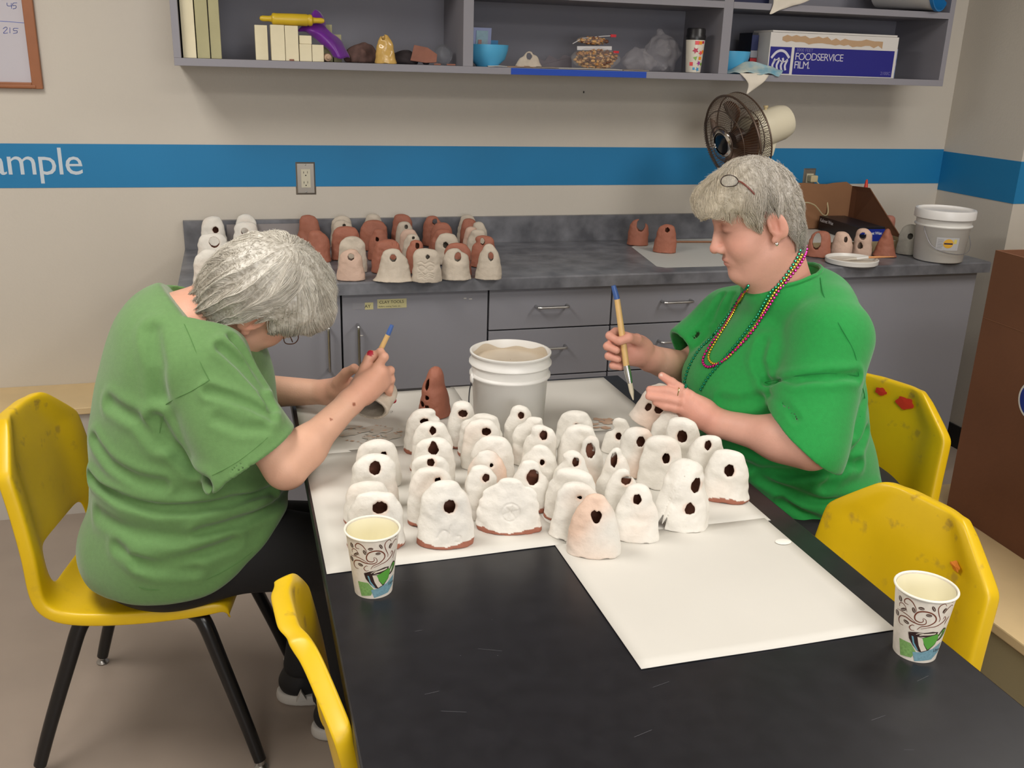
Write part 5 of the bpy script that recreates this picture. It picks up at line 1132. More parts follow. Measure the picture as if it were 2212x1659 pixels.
# ================================================================ yellow shell chairs
yel = mat('chair_yellow', (222, 184, 18), 0.38, var=0.05, vscale=9, bump=0.03, bscale=50)
def add_wear(m):
    nt = m.node_tree; b = nt.nodes['Principled BSDF']; old = b.inputs['Base Color'].links[0].from_socket
    tc = nt.nodes.new('ShaderNodeTexCoord'); n = nt.nodes.new('ShaderNodeTexNoise'); n.inputs['Scale'].default_value = 26; n.inputs['Detail'].default_value = 8
    nt.links.new(tc.outputs['Object'], n.inputs['Vector'])
    r1 = nt.nodes.new('ShaderNodeValToRGB'); r1.color_ramp.elements[0].position = 0.60; r1.color_ramp.elements[1].position = 0.70
    nt.links.new(n.outputs['Fac'], r1.inputs[0])
    mx = nt.nodes.new('ShaderNodeMix'); mx.data_type = 'RGBA'
    sp = nt.nodes.new('ShaderNodeSeparateXYZ'); nt.links.new(tc.outputs['Object'], sp.inputs[0])
    hz = nt.nodes.new('ShaderNodeMapRange'); hz.inputs[1].default_value = 0.60; hz.inputs[2].default_value = 0.78; hz.inputs[3].default_value = 0.12; hz.inputs[4].default_value = 0.75
    nt.links.new(sp.outputs['Z'], hz.inputs[0])
    ml = nt.nodes.new('ShaderNodeMath'); ml.operation = 'MULTIPLY'; nt.links.new(r1.outputs[0], ml.inputs[0]); nt.links.new(hz.outputs[0], ml.inputs[1])
    nt.links.new(ml.outputs[0], mx.inputs[0]); nt.links.new(old, mx.inputs[6]); mx.inputs[7].default_value = lin((150, 118, 60))
    nt.links.new(mx.outputs[2], b.inputs['Base Color'])
add_wear(yel)
leg_m = mat('chair_leg_black', (20, 20, 22), 0.28)
def chair(x, y, rz, label, paint=None):
    t = thing('shell_chair', (x, y, 0), label, 'chair', 'yellow plastic shell chairs', rz=rz)
    # rows: x, z, halfwidth, dish, wing (forward curl of the sides)
    rows = [(0.185, 0.372, 0.165, 0, 0), (0.192, 0.400, 0.175, 0, 0), (0.170, 0.418, 0.182, 0.003, 0), (0.10, 0.414, 0.196, 0.010, 0), (0.0, 0.406, 0.203, 0.014, 0), (-0.10, 0.404, 0.206, 0.013, 0), (-0.165, 0.412, 0.207, 0.008, 0.0),
            (-0.200, 0.436, 0.208, 0.0, 0.012), (-0.212, 0.468, 0.208, 0, 0.020), (-0.220, 0.525, 0.206, 0, 0.026), (-0.224, 0.55, 0.205, 0, 0.028), (-0.238, 0.64, 0.200, 0, 0.030), (-0.252, 0.718, 0.195, 0, 0.028), (-0.254, 0.730, 0.191, 0, 0.027), (-0.262, 0.765, 0.150, 0, 0.022), (-0.269, 0.797, 0.112, 0, 0.016), (-0.272, 0.806, 0.100, 0, 0.012), (-0.276, 0.811, 0.085, 0, 0.010)]
    ts = [-1.0, -0.96, -0.80, -0.60, -0.42, -0.2, 0, 0.2, 0.42, 0.60, 0.80, 0.96, 1.0]
    mb = MB(); nr, nc = len(rows), len(ts)+2
    for i, (rx, rz_, hw_, dish, wing) in enumerate(rows):
        k0, k1 = rows[max(i-1, 0)], rows[min(i+1, nr-1)]; tx, tz = k1[0]-k0[0], k1[1]-k0[1]; L = math.hypot(tx, tz); nx, nz = tz/L, -tx/L   # outward (back / under) normal
        if nx > 0 and i > 6: nx, nz = -nx, -nz
        if i <= 6 and nz > 0: nx, nz = -nx, -nz
        line = []
        for q in ts:
            wd = max(0.0, (abs(q)-0.55)/0.45)
            px_ = rx+wing*min(1, wd*1.6); pz_ = rz_-dish*(1-abs(q)**1.6)
            line.append((px_, q*hw_, pz_))
        fl = 0.026 if i > 1 else 0.012
        e0_ = (line[0][0]+nx*fl, line[0][1]*1.012, line[0][2]+nz*fl); e1_ = (line[-1][0]+nx*fl, line[-1][1]*1.012, line[-1][2]+nz*fl)
        mb.v += [e0_]+line+[e1_]
    for i in range(nr-1):
        for j in range(nc-1):
            yq = (ts[max(0, min(len(ts)-1, j-1))]+ts[max(0, min(len(ts)-1, j))])/2
            if i in (7, 8) and abs(yq) < 0.62: continue
            mb.f.append((i*nc+j, i*nc+j+1, (i+1)*nc+j+1, (i+1)*nc+j)); mb.m.append(0)
    # top rim turned back
    a = len(mb.v); last = [mb.v[(nr-1)*nc+j] for j in range(nc)]
    for j in (0, nc-1): mb.v[(nr-1)*nc+j] = (last[1 if j == 0 else nc-2][0]-0.024, last[j][1], last[1][2]-0.008)
    mb.v += [(p[0]-0.024, p[1]*1.0, p[2]-0.006) for p in last]
    def ai(j): return (nr-1)*nc if j == 1 else ((nr-1)*nc+nc-1 if j == nc-2 else a+j)
    for j in range(1, nc-2): mb.f.append(((nr-1)*nc+j, (nr-1)*nc+j+1, ai(j+1), ai(j))); mb.m.append(0)
    o = mb.build('shell', yel, t, smooth=True, angle=180)
    s_ = o.modifiers.new('thickness', 'SOLIDIFY'); s_.thickness = 0.006; s_.offset = 0
    s_ = o.modifiers.new('smooth', 'SUBSURF'); s_.levels = 2; s_.render_levels = 2
    fr = MB(); fr.tube([(0.12, -0.15, 0.374), (0.12, 0.15, 0.374)], 0.011, 12); fr.tube([(-0.12, -0.15, 0.372), (-0.12, 0.15, 0.372)], 0.011, 12); fr.tube([(0.13, 0.0, 0.370), (-0.13, 0.0, 0.370)], 0.009, 10)
    fr.build('seat_frame', leg_m, t, smooth=True)
    for sx, sy in ((1, 1), (1, -1), (-1, 1), (-1, -1)):
        lp = spline([(sx*0.08, sy*0.125, 0.372), (sx*0.115, sy*0.15, 0.370), (sx*0.135, sy*0.165, 0.355), (sx*0.165, sy*0.178, 0.27), (sx*0.215, sy*0.198, 0.12), (sx*0.245, sy*0.21, 0.022)], 6)
        n_ = len(lp); l_ = MB().tube(lp, [0.0175-0.006*max(0, i/n_-0.4) for i in range(n_)], 14).build('leg', leg_m, t, smooth=True)
        gl = MB().lathe([(0.0005, 0), (0.014, 0), (0.016, 0.004), (0.012, 0.009), (0.008, 0.012), (0.008, 0.026), (0.0005, 0.026)], 16)
        gl.v = [(p[0]+sx*0.247, p[1]+sy*0.211, p[2]) for p in gl.v]; g = gl.build('glide', steel, t, smooth=True); g.parent = l_
    if paint:
        for (py_, pz_, r_, c_, sd) in paint:
            mb = MB(); rs = random.Random(sd); n_ = 26
            xs_ = lambda zz_: np.interp(zz_, [r__[1] for r__ in rows[6:]], [r__[0] for r__ in rows[6:]])
            pts = []
            for k in range(n_):
                a = 2*PI*k/n_; rr = r_*(0.8+0.2*math.sin(a*3+sd)*math.cos(a*2)+rs.uniform(-0.05, 0.05))
                yy_, zz_ = py_+rr*1.3*math.cos(a), pz_+rr*0.75*math.sin(a)
                pts.append((float(xs_(zz_))+0.0115+0.030*min(1, 1.6*max(0, (abs(yy_)/0.19-0.55)/0.45)), yy_, zz_))
            cc = tuple(np.mean(np.array(pts), 0)+np.array((0.0012, 0, 0)))
            mb.add(pts+[cc], [(k, (k+1) % n_, n_) for k in range(n_)])
            mb.build('paint_stain', c_, t, fix=False)
    return t
red_p = mat('paint_red', (206, 50, 34), 0.5); org_p = mat('paint_orange', (226, 132, 40), 0.5); grn_p = mat('paint_green', (90, 130, 50), 0.5)
CHAIRS = [(-0.215, 2.145, -12, 'yellow shell chair with black legs carrying the bent over woman', None),
          (0.318, 1.255, 4, 'yellow shell chair pushed under the table left side, nearest', None),
          (1.342, 1.885, 198, 'yellow shell chair with red paint, seat of the woman in beads', [(0.055, 0.775, 0.024, red_p, 3), (-0.02, 0.782, 0.016, red_p, 8)]),
          (0.937, 1.292, 190, 'empty yellow shell chair behind the right front paper cup', [(0.11, 0.735, 0.013, org_p, 5)])]
for cx_, cy_, a_, l_, p_ in CHAIRS: chair(cx_, cy_, math.radians(a_), l_, p_)
# ================================================================ people
skin = tone_mat('skin', 0.48, 0.12, 260, 0.04, sss=0.05, spec=0.35, vscale=40)
SK1 = L3((214, 168, 144)); SKR = L3((214, 132, 112)); SK2 = L3((220, 168, 150)); LIP = L3((186, 96, 88)); BROW = L3((176, 132, 104)); NAIL = L3((226, 170, 156)); REDN = L3((170, 24, 50))
def head_frame(ear, az, pt, ro, s, side):
    az, pt, ro = [math.radians(v) for v in (az, pt, ro)]
    F_ = np.array([math.cos(az)*math.cos(pt), math.sin(az)*math.cos(pt), -math.sin(pt)])
    L0 = np.array([-math.sin(az), math.cos(az), 0]); U0 = np.cross(F_, L0)
    U = U0*math.cos(ro)-L0*math.sin(ro); L = L0*math.cos(ro)+U0*math.sin(ro)
    o = np.array(ear)-s*(F_*-.005+L*(.078*side))
    return dict(o=o, R=np.stack([F_, L, U], 1), s=s)
def loc(P, H): return ((P-H['o'].astype(np.float32))@H['R'].astype(np.float32))/np.float32(H['s'])
def wor(q, H): return H['o']+H['s']*(H['R']@np.array(q, float))
def head_sdf(P, H, plump=1.0, back=(0.0, .098)):
    q = loc(P, H); E = sd_ell
    d = E(q, (back[0], 0, .045), (back[1], .076, .083 if back[0] == 0 else .074))
    d = smin(d, E(q, (.034, 0, -.022), (.062, .060*plump, .085)), .03)
    d = smin(d, E(q, (.030, 0, -.068), (.052*plump, .056*plump, .036)), .025)
    d = smin(d, E(q, (.079, 0, -.090), (.019, .024, .018)), .016)
    for s_ in (-1, 1):
        d = smin(d, E(q, (.056, .037*s_, -.028), (.032, .028*plump, .032)), .018)
        d = smin(d, sd_cap(q, (.088, .004*s_, .036), (.078, .045*s_, .038), .010, .009), .014)
        d = smax(d, -E(q, (.102, .031*s_, .017), (.019, .021, .014)), .010)
        d = smin(d, E(q, (.0775, .031*s_, .0175), (.0150, .0165, .0120)), .004)
        # lash crease under the lowered upper lid
        c_ = [(.0915, .020*s_, .0105), (.0945, .031*s_, .0082), (.0890, .044*s_, .0108)]
        d = smax(d, -polynear2(q, c_, .0016), .0020)
        c_ = [(.0905, .020*s_, .0265), (.0925, .032*s_, .0285), (.0870, .046*s_, .0255)]
        d = smax(d, -polynear2(q, c_, .0014), .0025)
    d = smin(d, sd_cap(q, (.090, 0, .026), (.111, 0, -.020), .0075, .0095), .012)
    d = smin(d, E(q, (.1125, 0, -.0255), (.0115, .0115, .0105)), .007)
    for s_ in (-1, 1):
        d = smin(d, E(q, (.101, .0125*s_, -.0295), (.0110, .0078, .0085)), .005)
        d = smax(d, -E(q, (.106, .0065*s_, -.0375), (.005, .0032, .004)), .002)
    d = smin(d, E(q, (.084, 0, -.056), (.015, .030, .021)), .012)
    d = smin(d, E(q, (.0955, 0, -.0535), (.0085, .022, .0050)), .004)
    d = smin(d, E(q, (.0940, 0, -.0635), (.0085, .020, .0056)), .004)
    d = smax(d, -polynear2(q, [(.084, -.029, -.0585), (.0995, -.011, -.0585), (.1020, 0, -.0590), (.0995, .011, -.0585), (.084, .029, -.0585)], .0014), .0020)
    for s_ in (-1, 1):
        a = -.25; Rm = [[math.cos(a), 0, -math.sin(a)], [0, 1, 0], [math.sin(a), 0, math.cos(a)]]
        e = E(q, (-.010, .0800*s_, .002), (.0195, .0085, .0330), Rm)
        e = smax(e, -E(q, (-.006, .0900*s_, .004), (.0120, .0090, .0215), Rm), .004)
        e = smin(e, sd_cap(q, (.004, .078*s_, -.006), (.003, .082*s_, .004), .004, .003), .004)
        e = smin(e, sd_cap(q, (-.014, .085*s_, -.010), (-.016, .085*s_, .014), .0028, .0028), .004)
        e = smin(e, E(q, (.000, .0790*s_, -.028), (.0085, .0055, .0095)), .006)
        d = smin(d, e, .005)
    return d*H['s']
def polynear2(q, pts, r):
    d = np.full(len(q), 9.0, np.float32)
    for i in range(len(pts)-1): d = np.minimum(d, sd_cap(q, pts[i], pts[i+1], r, r))
    return d
def chainf(P, pts, rad, k=.004):
    d = None
    for i in range(len(pts)-1):
        e = sd_cap(P, pts[i], pts[i+1], rad[i], rad[i+1])
        d = e if d is None else smin(d, e, k)
    return d
def hit(px, py, f, t0=0.9, t1=3.4, off=0.0):
    d = (_f+_r*(px-CX)/F-_u*(py-CY)/F); d = d/np.linalg.norm(d); o = np.array([0, 0, CAMZ]); 
    T = np.arange(t0, t1, 0.004); v = f((o+T[:, None]*d).astype(np.float32)); i = np.argmax(v < off)
    if v[i] >= off: return o+d*T[int(np.argmin(v))]
    a, b = T[max(i-1, 0)], T[i]; va, vb = v[max(i-1, 0)], v[i]
    t = a+(b-a)*(va-off)/max(1e-9, va-vb); return o+d*t
def grad(P, f, e=0.0015):
    g = np.stack([f(P+np.eye(3, dtype=np.float32)[k]*e)-f(P-np.eye(3, dtype=np.float32)[k]*e) for k in range(3)], 1)
    return g/np.maximum(1e-9, np.linalg.norm(g, axis=1))[:, None]
def head_colors(V, H, base, q=None):
    q = loc(V.astype(np.float32), H).astype(float); c = np.tile(base, (len(V), 1))
    def mixin(c, w_, col): return c*(1-w_[:, None])+col*w_[:, None]
    def blob(p, r): return np.exp(-(((q-np.array(p))/np.array(r))**2).sum(1))
    for s_ in (-1, 1):
        c = mixin(c, 0.50*blob((.062, .042*s_, -.020), (.03, .025, .022)), SKR)
        c = mixin(c, 0.45*blob((-.008, .085*s_, .0), (.02, .012, .035)), SKR)
        c = mixin(c, 0.55*blob((.088, .036*s_, .042), (.02, .020, .0045)), L3((150, 112, 90)))
        c = mixin(c, 0.75*blob((.092, .033*s_, .0086), (.016, .018, .0026)), L3((96, 60, 52)))
        c = mixin(c, 0.35*blob((.085, .032*s_, .020), (.02, .02, .010)), L3((190, 116, 100)))
    c = mixin(c, 0.5*blob((.115, 0, -.024), (.012, .014, .012)), SKR)
    c = mixin(c, 0.75*blob((.102, 0, -.0535), (.012, .021, .0042)), LIP)
    c = mixin(c, 0.75*blob((.100, 0, -.0640), (.012, .018, .0055)), LIP)
    return c
# ---------------------------------------------------------------- hair
hair_m = bpy.data.materials.new('grey_hair'); hair_m.use_nodes = True
_b = hair_m.node_tree.nodes['Principled BSDF']; _a = hair_m.node_tree.nodes.new('ShaderNodeAttribute'); _a.attribute_name = 'tone'
hair_m.node_tree.links.new(_a.outputs['Color'], _b.inputs['Base Color']); _b.inputs['Roughness'].default_value = 0.42; _b.inputs['Specular IOR Level'].default_value = 0.5
def lock(q, c, seed):
    ph = np.arctan2(q[:, 1]-c[1], q[:, 0]-c[0]); rr = np.sqrt((q[:, 1]-c[1])**2+(q[:, 0]-c[0])**2+(q[:, 2]-c[2])**2)
    w_ = 0.6*wob(q, 22, seed+1); a = np.sin(ph*11+w_*4+rr*30)+0.6*np.sin(ph*23-w_*5+rr*55+1)
    return (a/1.6*np.clip(rr/.05-.3, 0, 1)).astype(np.float32)
def make_hair(H, crown, env, region, flow, n, parent, tonef, seed, length=(0.04, 0.08), steps=12, wr=0.00042, tip=0.004, curl=0.0, lo=None, hi=None, vox=0.0045):
    """a combed hair body plus separate strands that follow it"""
    rs = np.random.RandomState(seed)
    env0 = env; env = lambda q: env0(q)-0.0034*lock(q, crown, seed)
    def f(P):
        q = loc(P, H); return (smax(env(q), -region(q), 0.012)+0.0018*wob(q, 130, seed)+0.0010*wob(q, 260, seed+1))*H['s']
    c = wor((0, 0, .03), H); V, Q = surface(f, c-0.2, c+0.2, vox)
    qv = loc(V.astype(np.float32), H); okv = np.where(np.abs(env(qv)+0.0018*wob(qv, 130, seed)) < .006)[0]; idx = okv[rs.randint(0, len(okv), n)]; P = V[idx].astype(np.float32)+rs.normal(0, .002, (n, 3)).astype(np.float32)
    L_ = rs.uniform(length[0], length[1], n); off0 = rs.uniform(-0.0035, 0.0012, n); tipo = rs.uniform(0.0, tip, n)**1.0
    path = []; st = (L_/steps).astype(np.float32); over = rs.uniform(.0, .020, n)
    fe = lambda P: (env(loc(P, H))+0.0018*wob(loc(P, H), 130, seed))*H['s']
    for k in range(steps+1):
        t = k/steps
        path.append(P.copy())
        nrm = grad(P, fe).astype(np.float32); q = loc(P, H); live = (-region(q) < over).astype(np.float32)
        dl = flow(q, t, rs); d = (dl@H['R'].T).astype(np.float32)
        lat = np.cross(nrm, d); wv = 0.34*wob(q, 38, seed+3)+0.26*wob(q, 75, seed+5)+curl*np.sin(t*7+rs.uniform(0, 1))
        d = d+lat*wv[:, None]
        d = d-nrm*(d*nrm).sum(1)[:, None]; d = d/np.maximum(1e-6, np.linalg.norm(d, axis=1))[:, None]
        P = P+d*(st*live)[:, None]
        fd = fe(P); tgt = off0+tipo*t*t+0.0034*wob(q, 55, seed+7)
        P = P-nrm*((fd-tgt)*0.75*live)[:, None].astype(np.float32)
    A = np.stack(path, 1)  # n, steps+1, 3
    K = steps+1; tang = np.gradient(A, axis=1); tang /= np.maximum(1e-9, np.linalg.norm(tang, axis=2))[..., None]
    ref = rs.normal(0, 1, (n, 1, 3)); a = np.cross(tang, ref); a /= np.maximum(1e-9, np.linalg.norm(a, axis=2))[..., None]; b = np.cross(tang, a)
    w_ = (wr*H['s']*rs.uniform(0.7, 1.5, n))[:, None, None]*np.linspace(1, 0.25, K)[None, :, None]
    ring = np.stack([A+w_*(a*math.cos(2*PI*j/3)+b*math.sin(2*PI*j/3)) for j in range(3)], 2)  # n,K,3,3
    VV = ring.reshape(-1, 3); base = (np.arange(n)*K*3)[:, None, None]+(np.arange(K-1)*3)[None, :, None]
    j = np.arange(3)[None, None, :]; j2 = (np.arange(3)+1)[None, None, :] % 3
    FF = np.stack([base+j, base+j2, base+3+j2, base+3+j], -1).reshape(-1, 4)
    qc = loc(A[:, 0].astype(np.float32), H); cc = tonef(qc, rs)          # n,3
    cs = np.repeat(cc, K*3, axis=0)
    cv = tonef(loc(V.astype(np.float32), H), rs)*0.72
    hb = np_mesh('hair', np.concatenate([V, VV]), np.concatenate([Q, FF+len(V)]), hair_m, parent, parent.location, np.concatenate([cv, cs]))
    return f, hb
def body_mesh(name, f, lo, hi, vox, m, parent, colf, B=8):
    V, Q = surface(f, lo, hi, vox, B)
    return np_mesh(name, V, Q, m, parent, parent.location, colf(V))
def folds(f0, F_, k=1.0):
    """cloth creases: each a pixel polyline laid on the garment, with width and depth"""
    out = []
    for pts, w_, a_ in F_:
        pts = [hit(x, y, f0) for x, y in pts]; out.append((pts, w_, a_))
    def g(P):
        d = f0(P); m_ = np.abs(d) < 0.04
        if m_.any():
            Q_ = P[m_]; e = np.zeros(len(Q_), np.float32)
            for pts, w_, a_ in out:
                dd = polynear(Q_, pts); e += a_*(np.exp(-(dd/w_)**2)-0.55*np.exp(-((dd-1.9*w_)/w_)**2)).astype(np.float32)
            d = d.copy(); d[m_] += e*k
        return d
    return g
def shirt_mat(name, col):
    return mat(name, col, 0.85, var=0.05, vscale=120, bump=0.12, bscale=500, **{'Sheen Weight': 0.25})
# ================================================================ woman in the faded green shirt (left)
W1 = thing('person', (-0.2, 2.1, 0.0), 'person in faded green t-shirt and black pants bent over painting a clay bell', 'person')
H1 = head_frame(at(548, 697, 1.93), 24, 40, 38, 1.05, -1)
ym = 2.06
nb1, nt1_ = at(415, 700, 2.05), wor((-.035, 0, -.045), H1)
sh_n, sh_f = at(452, 800, 1.90), at(450, 790, 2.24)
el_n, wr_n = at(618, 1010, 1.80), at(757, 868, 1.93)
el_f, wr_f = at(545, 845, 2.34), at(708, 847, 2.20)
def hand1n(P):
    A = lambda x, y, Y: at(x, y, Y)
    d = smin(sd_cap(P, wr_n, A(792, 838, 1.955), .026, .026), sd_cap(P, A(785, 838, 1.955), A(818, 805, 1.97), .025, .021), .02)
    d = smin(d, sd_cap(P, A(785, 850, 1.965), A(822, 826, 1.98), .024, .021), .02)
    K = [((815, 792, 1.968), (830, 771, 1.965), (822, 760, 1.985), (806, 772, 1.995)), ((828, 803, 1.972), (843, 800, 1.985), (842, 815, 2.01), (822, 822, 2.02)), ((831, 819, 1.978), (844, 820, 1.99), (842, 835, 2.01), (824, 838, 2.02)), ((828, 834, 1.985), (840, 842, 1.995), (838, 854, 2.01), (824, 855, 2.02))]
    for k in K:
        e = chainf(P, [A(*p) for p in k], (.0105, .0095, .0088, .0078)); d = smin(d, e, .006)
    e = chainf(P, [A(772, 832, 1.975), A(788, 795, 1.985), A(796, 775, 1.99), A(800, 764, 1.993)], (.015, .0115, .010, .0082)); return smin(d, e, .010)
def hand1f(P):
    A = lambda x, y, Y: at(x, y, Y)
    d = smin(sd_cap(P, wr_f, A(742, 836, 2.17), .029, .028), sd_cap(P, A(735, 842, 2.165), A(772, 838, 2.14), .026, .020), .02)
    for k in (((768, 846, 2.135), (795, 856, 2.12), (815, 862, 2.10), (850, 865, 2.075)), ((772, 838, 2.14), (800, 842, 2.13), (822, 850, 2.11), (830, 862, 2.09)), ((772, 830, 2.145), (798, 826, 2.14), (816, 836, 2.12), (820, 850, 2.10)), ((765, 852, 2.13), (785, 866, 2.11), (805, 874, 2.09), (822, 876, 2.07))):
        d = smin(d, chainf(P, [A(*p) for p in k], (.0105, .0095, .0088, .0075)), .006)
    e = chainf(P, [A(732, 826, 2.15), A(748, 806, 2.13), A(765, 796, 2.11), A(780, 806, 2.09)], (.016, .0125, .0105, .0085)); return smin(d, e, .010)
def arms1(P):
    d = smin(sd_cap(P, sh_n, el_n, .048, .040), sd_cap(P, el_n, wr_n, .041, .0265), .02)
    mid = el_n*0.72+wr_n*0.28; d = smin(d, sd_ell(P, mid, (.039, .039, .039)), .03)
    d = smin(d, hand1n(P), .014)
    e = smin(sd_cap(P, sh_f, el_f, .050, .045), sd_cap(P, el_f, wr_f, .044, .028), .03)
    return np.minimum(d, smin(e, hand1f(P), .014))
def legs1(P, g=0.0):
    d = None
    for Y, kx, ank in ((1.965, (738, 1195), (0.16, 1.99, .10)), (2.20, (715, 1150), (0.10, 2.13, .10))):
        hip = at(380, 1175, Y); kn = at(kx[0], kx[1], Y)
        e = smin(sd_cap(P, hip, kn, .105+g, .070+g), sd_cap(P, kn, ank, .062+g, .042+g), .03); d = e if d is None else smin(d, e, .02)
    return smin(d, sd_ell(P, at(375, 1170, ym), (.18+g, .175+g, .135+g)), .05)
def body1(P):
    d = head_sdf(P, H1)
    d = smin(d, sd_cap(P, nb1, nt1_, .064, .056), .03)
    d = smin(d, sd_ell(P, at(410, 775, ym), (.09, .14, .085)), .03); d = smin(d, sd_ell(P, at(412, 700, 2.055), (.060, .108, .044)), .03)
    d = smin(d, sd_cap(P, at(400, 780, ym), at(400, 1150, ym), .12, .13), .08)
    d = smin(d, arms1(P), .03)
    return smin(d, legs1(P, -0.012), .05)
def edge_on(x0, y0, x1, y1, Y, tilt):
    """plane of a hem that runs between two points of the sleeve, opening turned slightly away"""
    c = at((x0+x1)/2, (y0+y1)/2, Y); v = c-np.array([0, 0, CAMZ]); v = v/np.linalg.norm(v)
    e = _r*(x1-x0)-_u*(y1-y0); n_ = np.cross(e, v); n_ = n_/np.linalg.norm(n_)
    if n_[2] > 0: n_ = -n_
    n_ = n_+v*tilt; return c, n_/np.linalg.norm(n_)
hemc, hemn = edge_on(450, 1055, 603, 940, 1.82, .22)
hx1, hx2, hx3 = at(285, 1292, 1.93), at(470, 1262, 1.91), at(632, 1085, 1.97)
def plane_xz(P, a, b):
    t = b-a; n_ = np.array([-t[2], 0, t[0]]); n_ = n_/np.linalg.norm(n_)   # up normal
    if n_[2] < 0: n_ = -n_
    return -((P-a.astype(np.float32))@n_.astype(np.float32))
cpA = at(347, 614, 2.07); cpN = np.cross(at(414, 700, 1.925)-cpA, at(482, 762, 1.98)-cpA); cpN = cpN/np.linalg.norm(cpN)
if cpN[2] < 0: cpN = -cpN
def shirt1_base(P):
    E = lambda x, y, r: sd_ell(P, at(x, y, ym), r)
    d = E(408, 1178, (.208, .205, .15)); d = smin(d, E(418, 1065, (.212, .21, .15)), .07)
    d = smin(d, E(405, 935, (.200, .205, .17)), .07); d = smin(d, E(402, 805, (.168, .195, .15)), .07)
    d = smin(d, E(372, 722, (.105, .165, .105)), .06); d = smin(d, sd_ell(P, at(490, 800, 2.12), (.085, .15, .11)), .05)
    d = smin(d, sd_cap(P, at(405, 735, 1.95), at(398, 715, 2.18), .056, .056), .05)
    d = smin(d, sd_ell(P, at(392, 678, 2.055), (.060, .085, .055)), .04)
    d = smin(d, legs1(P, .020), .03)
    d = smax(d, plane_xz(P, hx1, hx2), .03); d = smax(d, plane_xz(P, hx2, hx3), .03)
    s_ = sd_cap(P, at(440, 805, 1.905), hemc+hemn*0.03, .082, .092); s_ = smin(s_, sd_ell(P, at(445, 770, 1.93), (.085, .08, .085)), .04)
    s_ = smin(s_, sd_cap(P, sh_n, el_n, .066, .060), .03); s0_ = s_
    s_ = smax(s_, (P-hemc.astype(np.float32))@hemn.astype(np.float32), .004)
    s_ = smax(s_, -np.maximum(s0_+.009, -((P-(hemc-hemn*.05).astype(np.float32))@hemn.astype(np.float32))), .003)
    d = smin(d, s_, .022)
    fs = sd_cap(P, at(450, 790, 2.22), at(530, 860, 2.33), .08, .085); d = smin(d, fs, .03)
    ho = sd_cap(P, at(415, 690, 2.055), at(540, 560, 2.02), .130, .130)
    d = smax(d, -np.maximum(ho, -((P-cpA.astype(np.float32))@cpN.astype(np.float32))), .008)
    rim = None
    return d+0.0022*wob(P, 26, 2)+0.0008*wob(P, 60, 4)
F1_ = [([(200, 1030), (262, 1076), (340, 1098), (420, 1098), (500, 1082), (585, 1060)], .011, .0085), ([(205, 950), (240, 1000), (300, 1035), (350, 1045)], .012, .0055), ([(338, 905), (372, 960), (420, 1010), (450, 1045)], .013, .0075),
       ([(628, 1050), (590, 1090), (520, 1125), (430, 1150)], .012, .006), ([(215, 1110), (300, 1150), (400, 1160)], .014, .004), ([(240, 870), (300, 905), (345, 960)], .013, .005), ([(478, 752), (520, 792), (562, 842), (585, 885)], .010, .007),
       ([(452, 845), (500, 860), (550, 880), (585, 905)], .009, .0055), ([(500, 735), (540, 790), (570, 835)], .010, .006), ([(470, 905), (520, 925), (570, 925)], .010, .003), ([(330, 720), (345, 790), (350, 850)], .016, .005), ([(300, 1215), (400, 1205), (500, 1170)], .013, .004), ([(255, 1180), (330, 1230), (420, 1230)], .012, .0035)]
shirt1 = folds(shirt1_base, F1_, 1.5)
def c_body1(V):
    c = head_colors(V, H1, SK1); 
    for f_ in (hand1n, hand1f):
        dd = f_(V.astype(np.float32)); w_ = np.clip(1-np.abs(dd)/.012, 0, 1)[:, None]*0.22; c = c*(1-w_)+SKR*w_
    for p, r_ in ((at(800, 763, 1.988), .0075), (at(851, 865, 2.07), .007), (at(806, 771, 1.99), .0)):
        if r_ > 0: w_ = (np.linalg.norm(V-p, axis=1) < r_)[:, None]; c = np.where(w_, REDN, c)
    for p in (at(764, 874, 1.90), at(715, 907, 1.86)):
        w_ = (np.linalg.norm(V-p, axis=1) < .004)[:, None]; c = np.where(w_, L3((150, 92, 70)), c)
    n_ = np.exp(-(np.linalg.norm(V-at(440, 660, 2.0), axis=1)/.08)**2)[:, None]*0.35; return c*(1-n_)+SKR*n_
body_mesh('body', body1, (-.42, 1.68, 0.04), (.40, 2.48, 1.28), .0032, skin, W1, c_body1)
def simple_col(V): return np.ones((len(V), 3))
sh1 = shirt_mat('shirt_green_faded', (98, 138, 80))
def shirt1_clip(P):   # keep the garment outside the skin with a thin hollow
    return shirt1(P)
body_mesh('t_shirt', shirt1_clip, (-.44, 1.68, .36), (.26, 2.50, 1.18), .0038, sh1, W1, simple_col)
pants = mat('pants_black', (20, 20, 22), 0.8, bump=0.05, bscale=60)
body_mesh('pants', lambda P: np.maximum(legs1(P, 0.008), .085-P[:, 2]), (-.44, 1.80, .06), (.36, 2.42, .70), .006, pants, W1, simple_col)
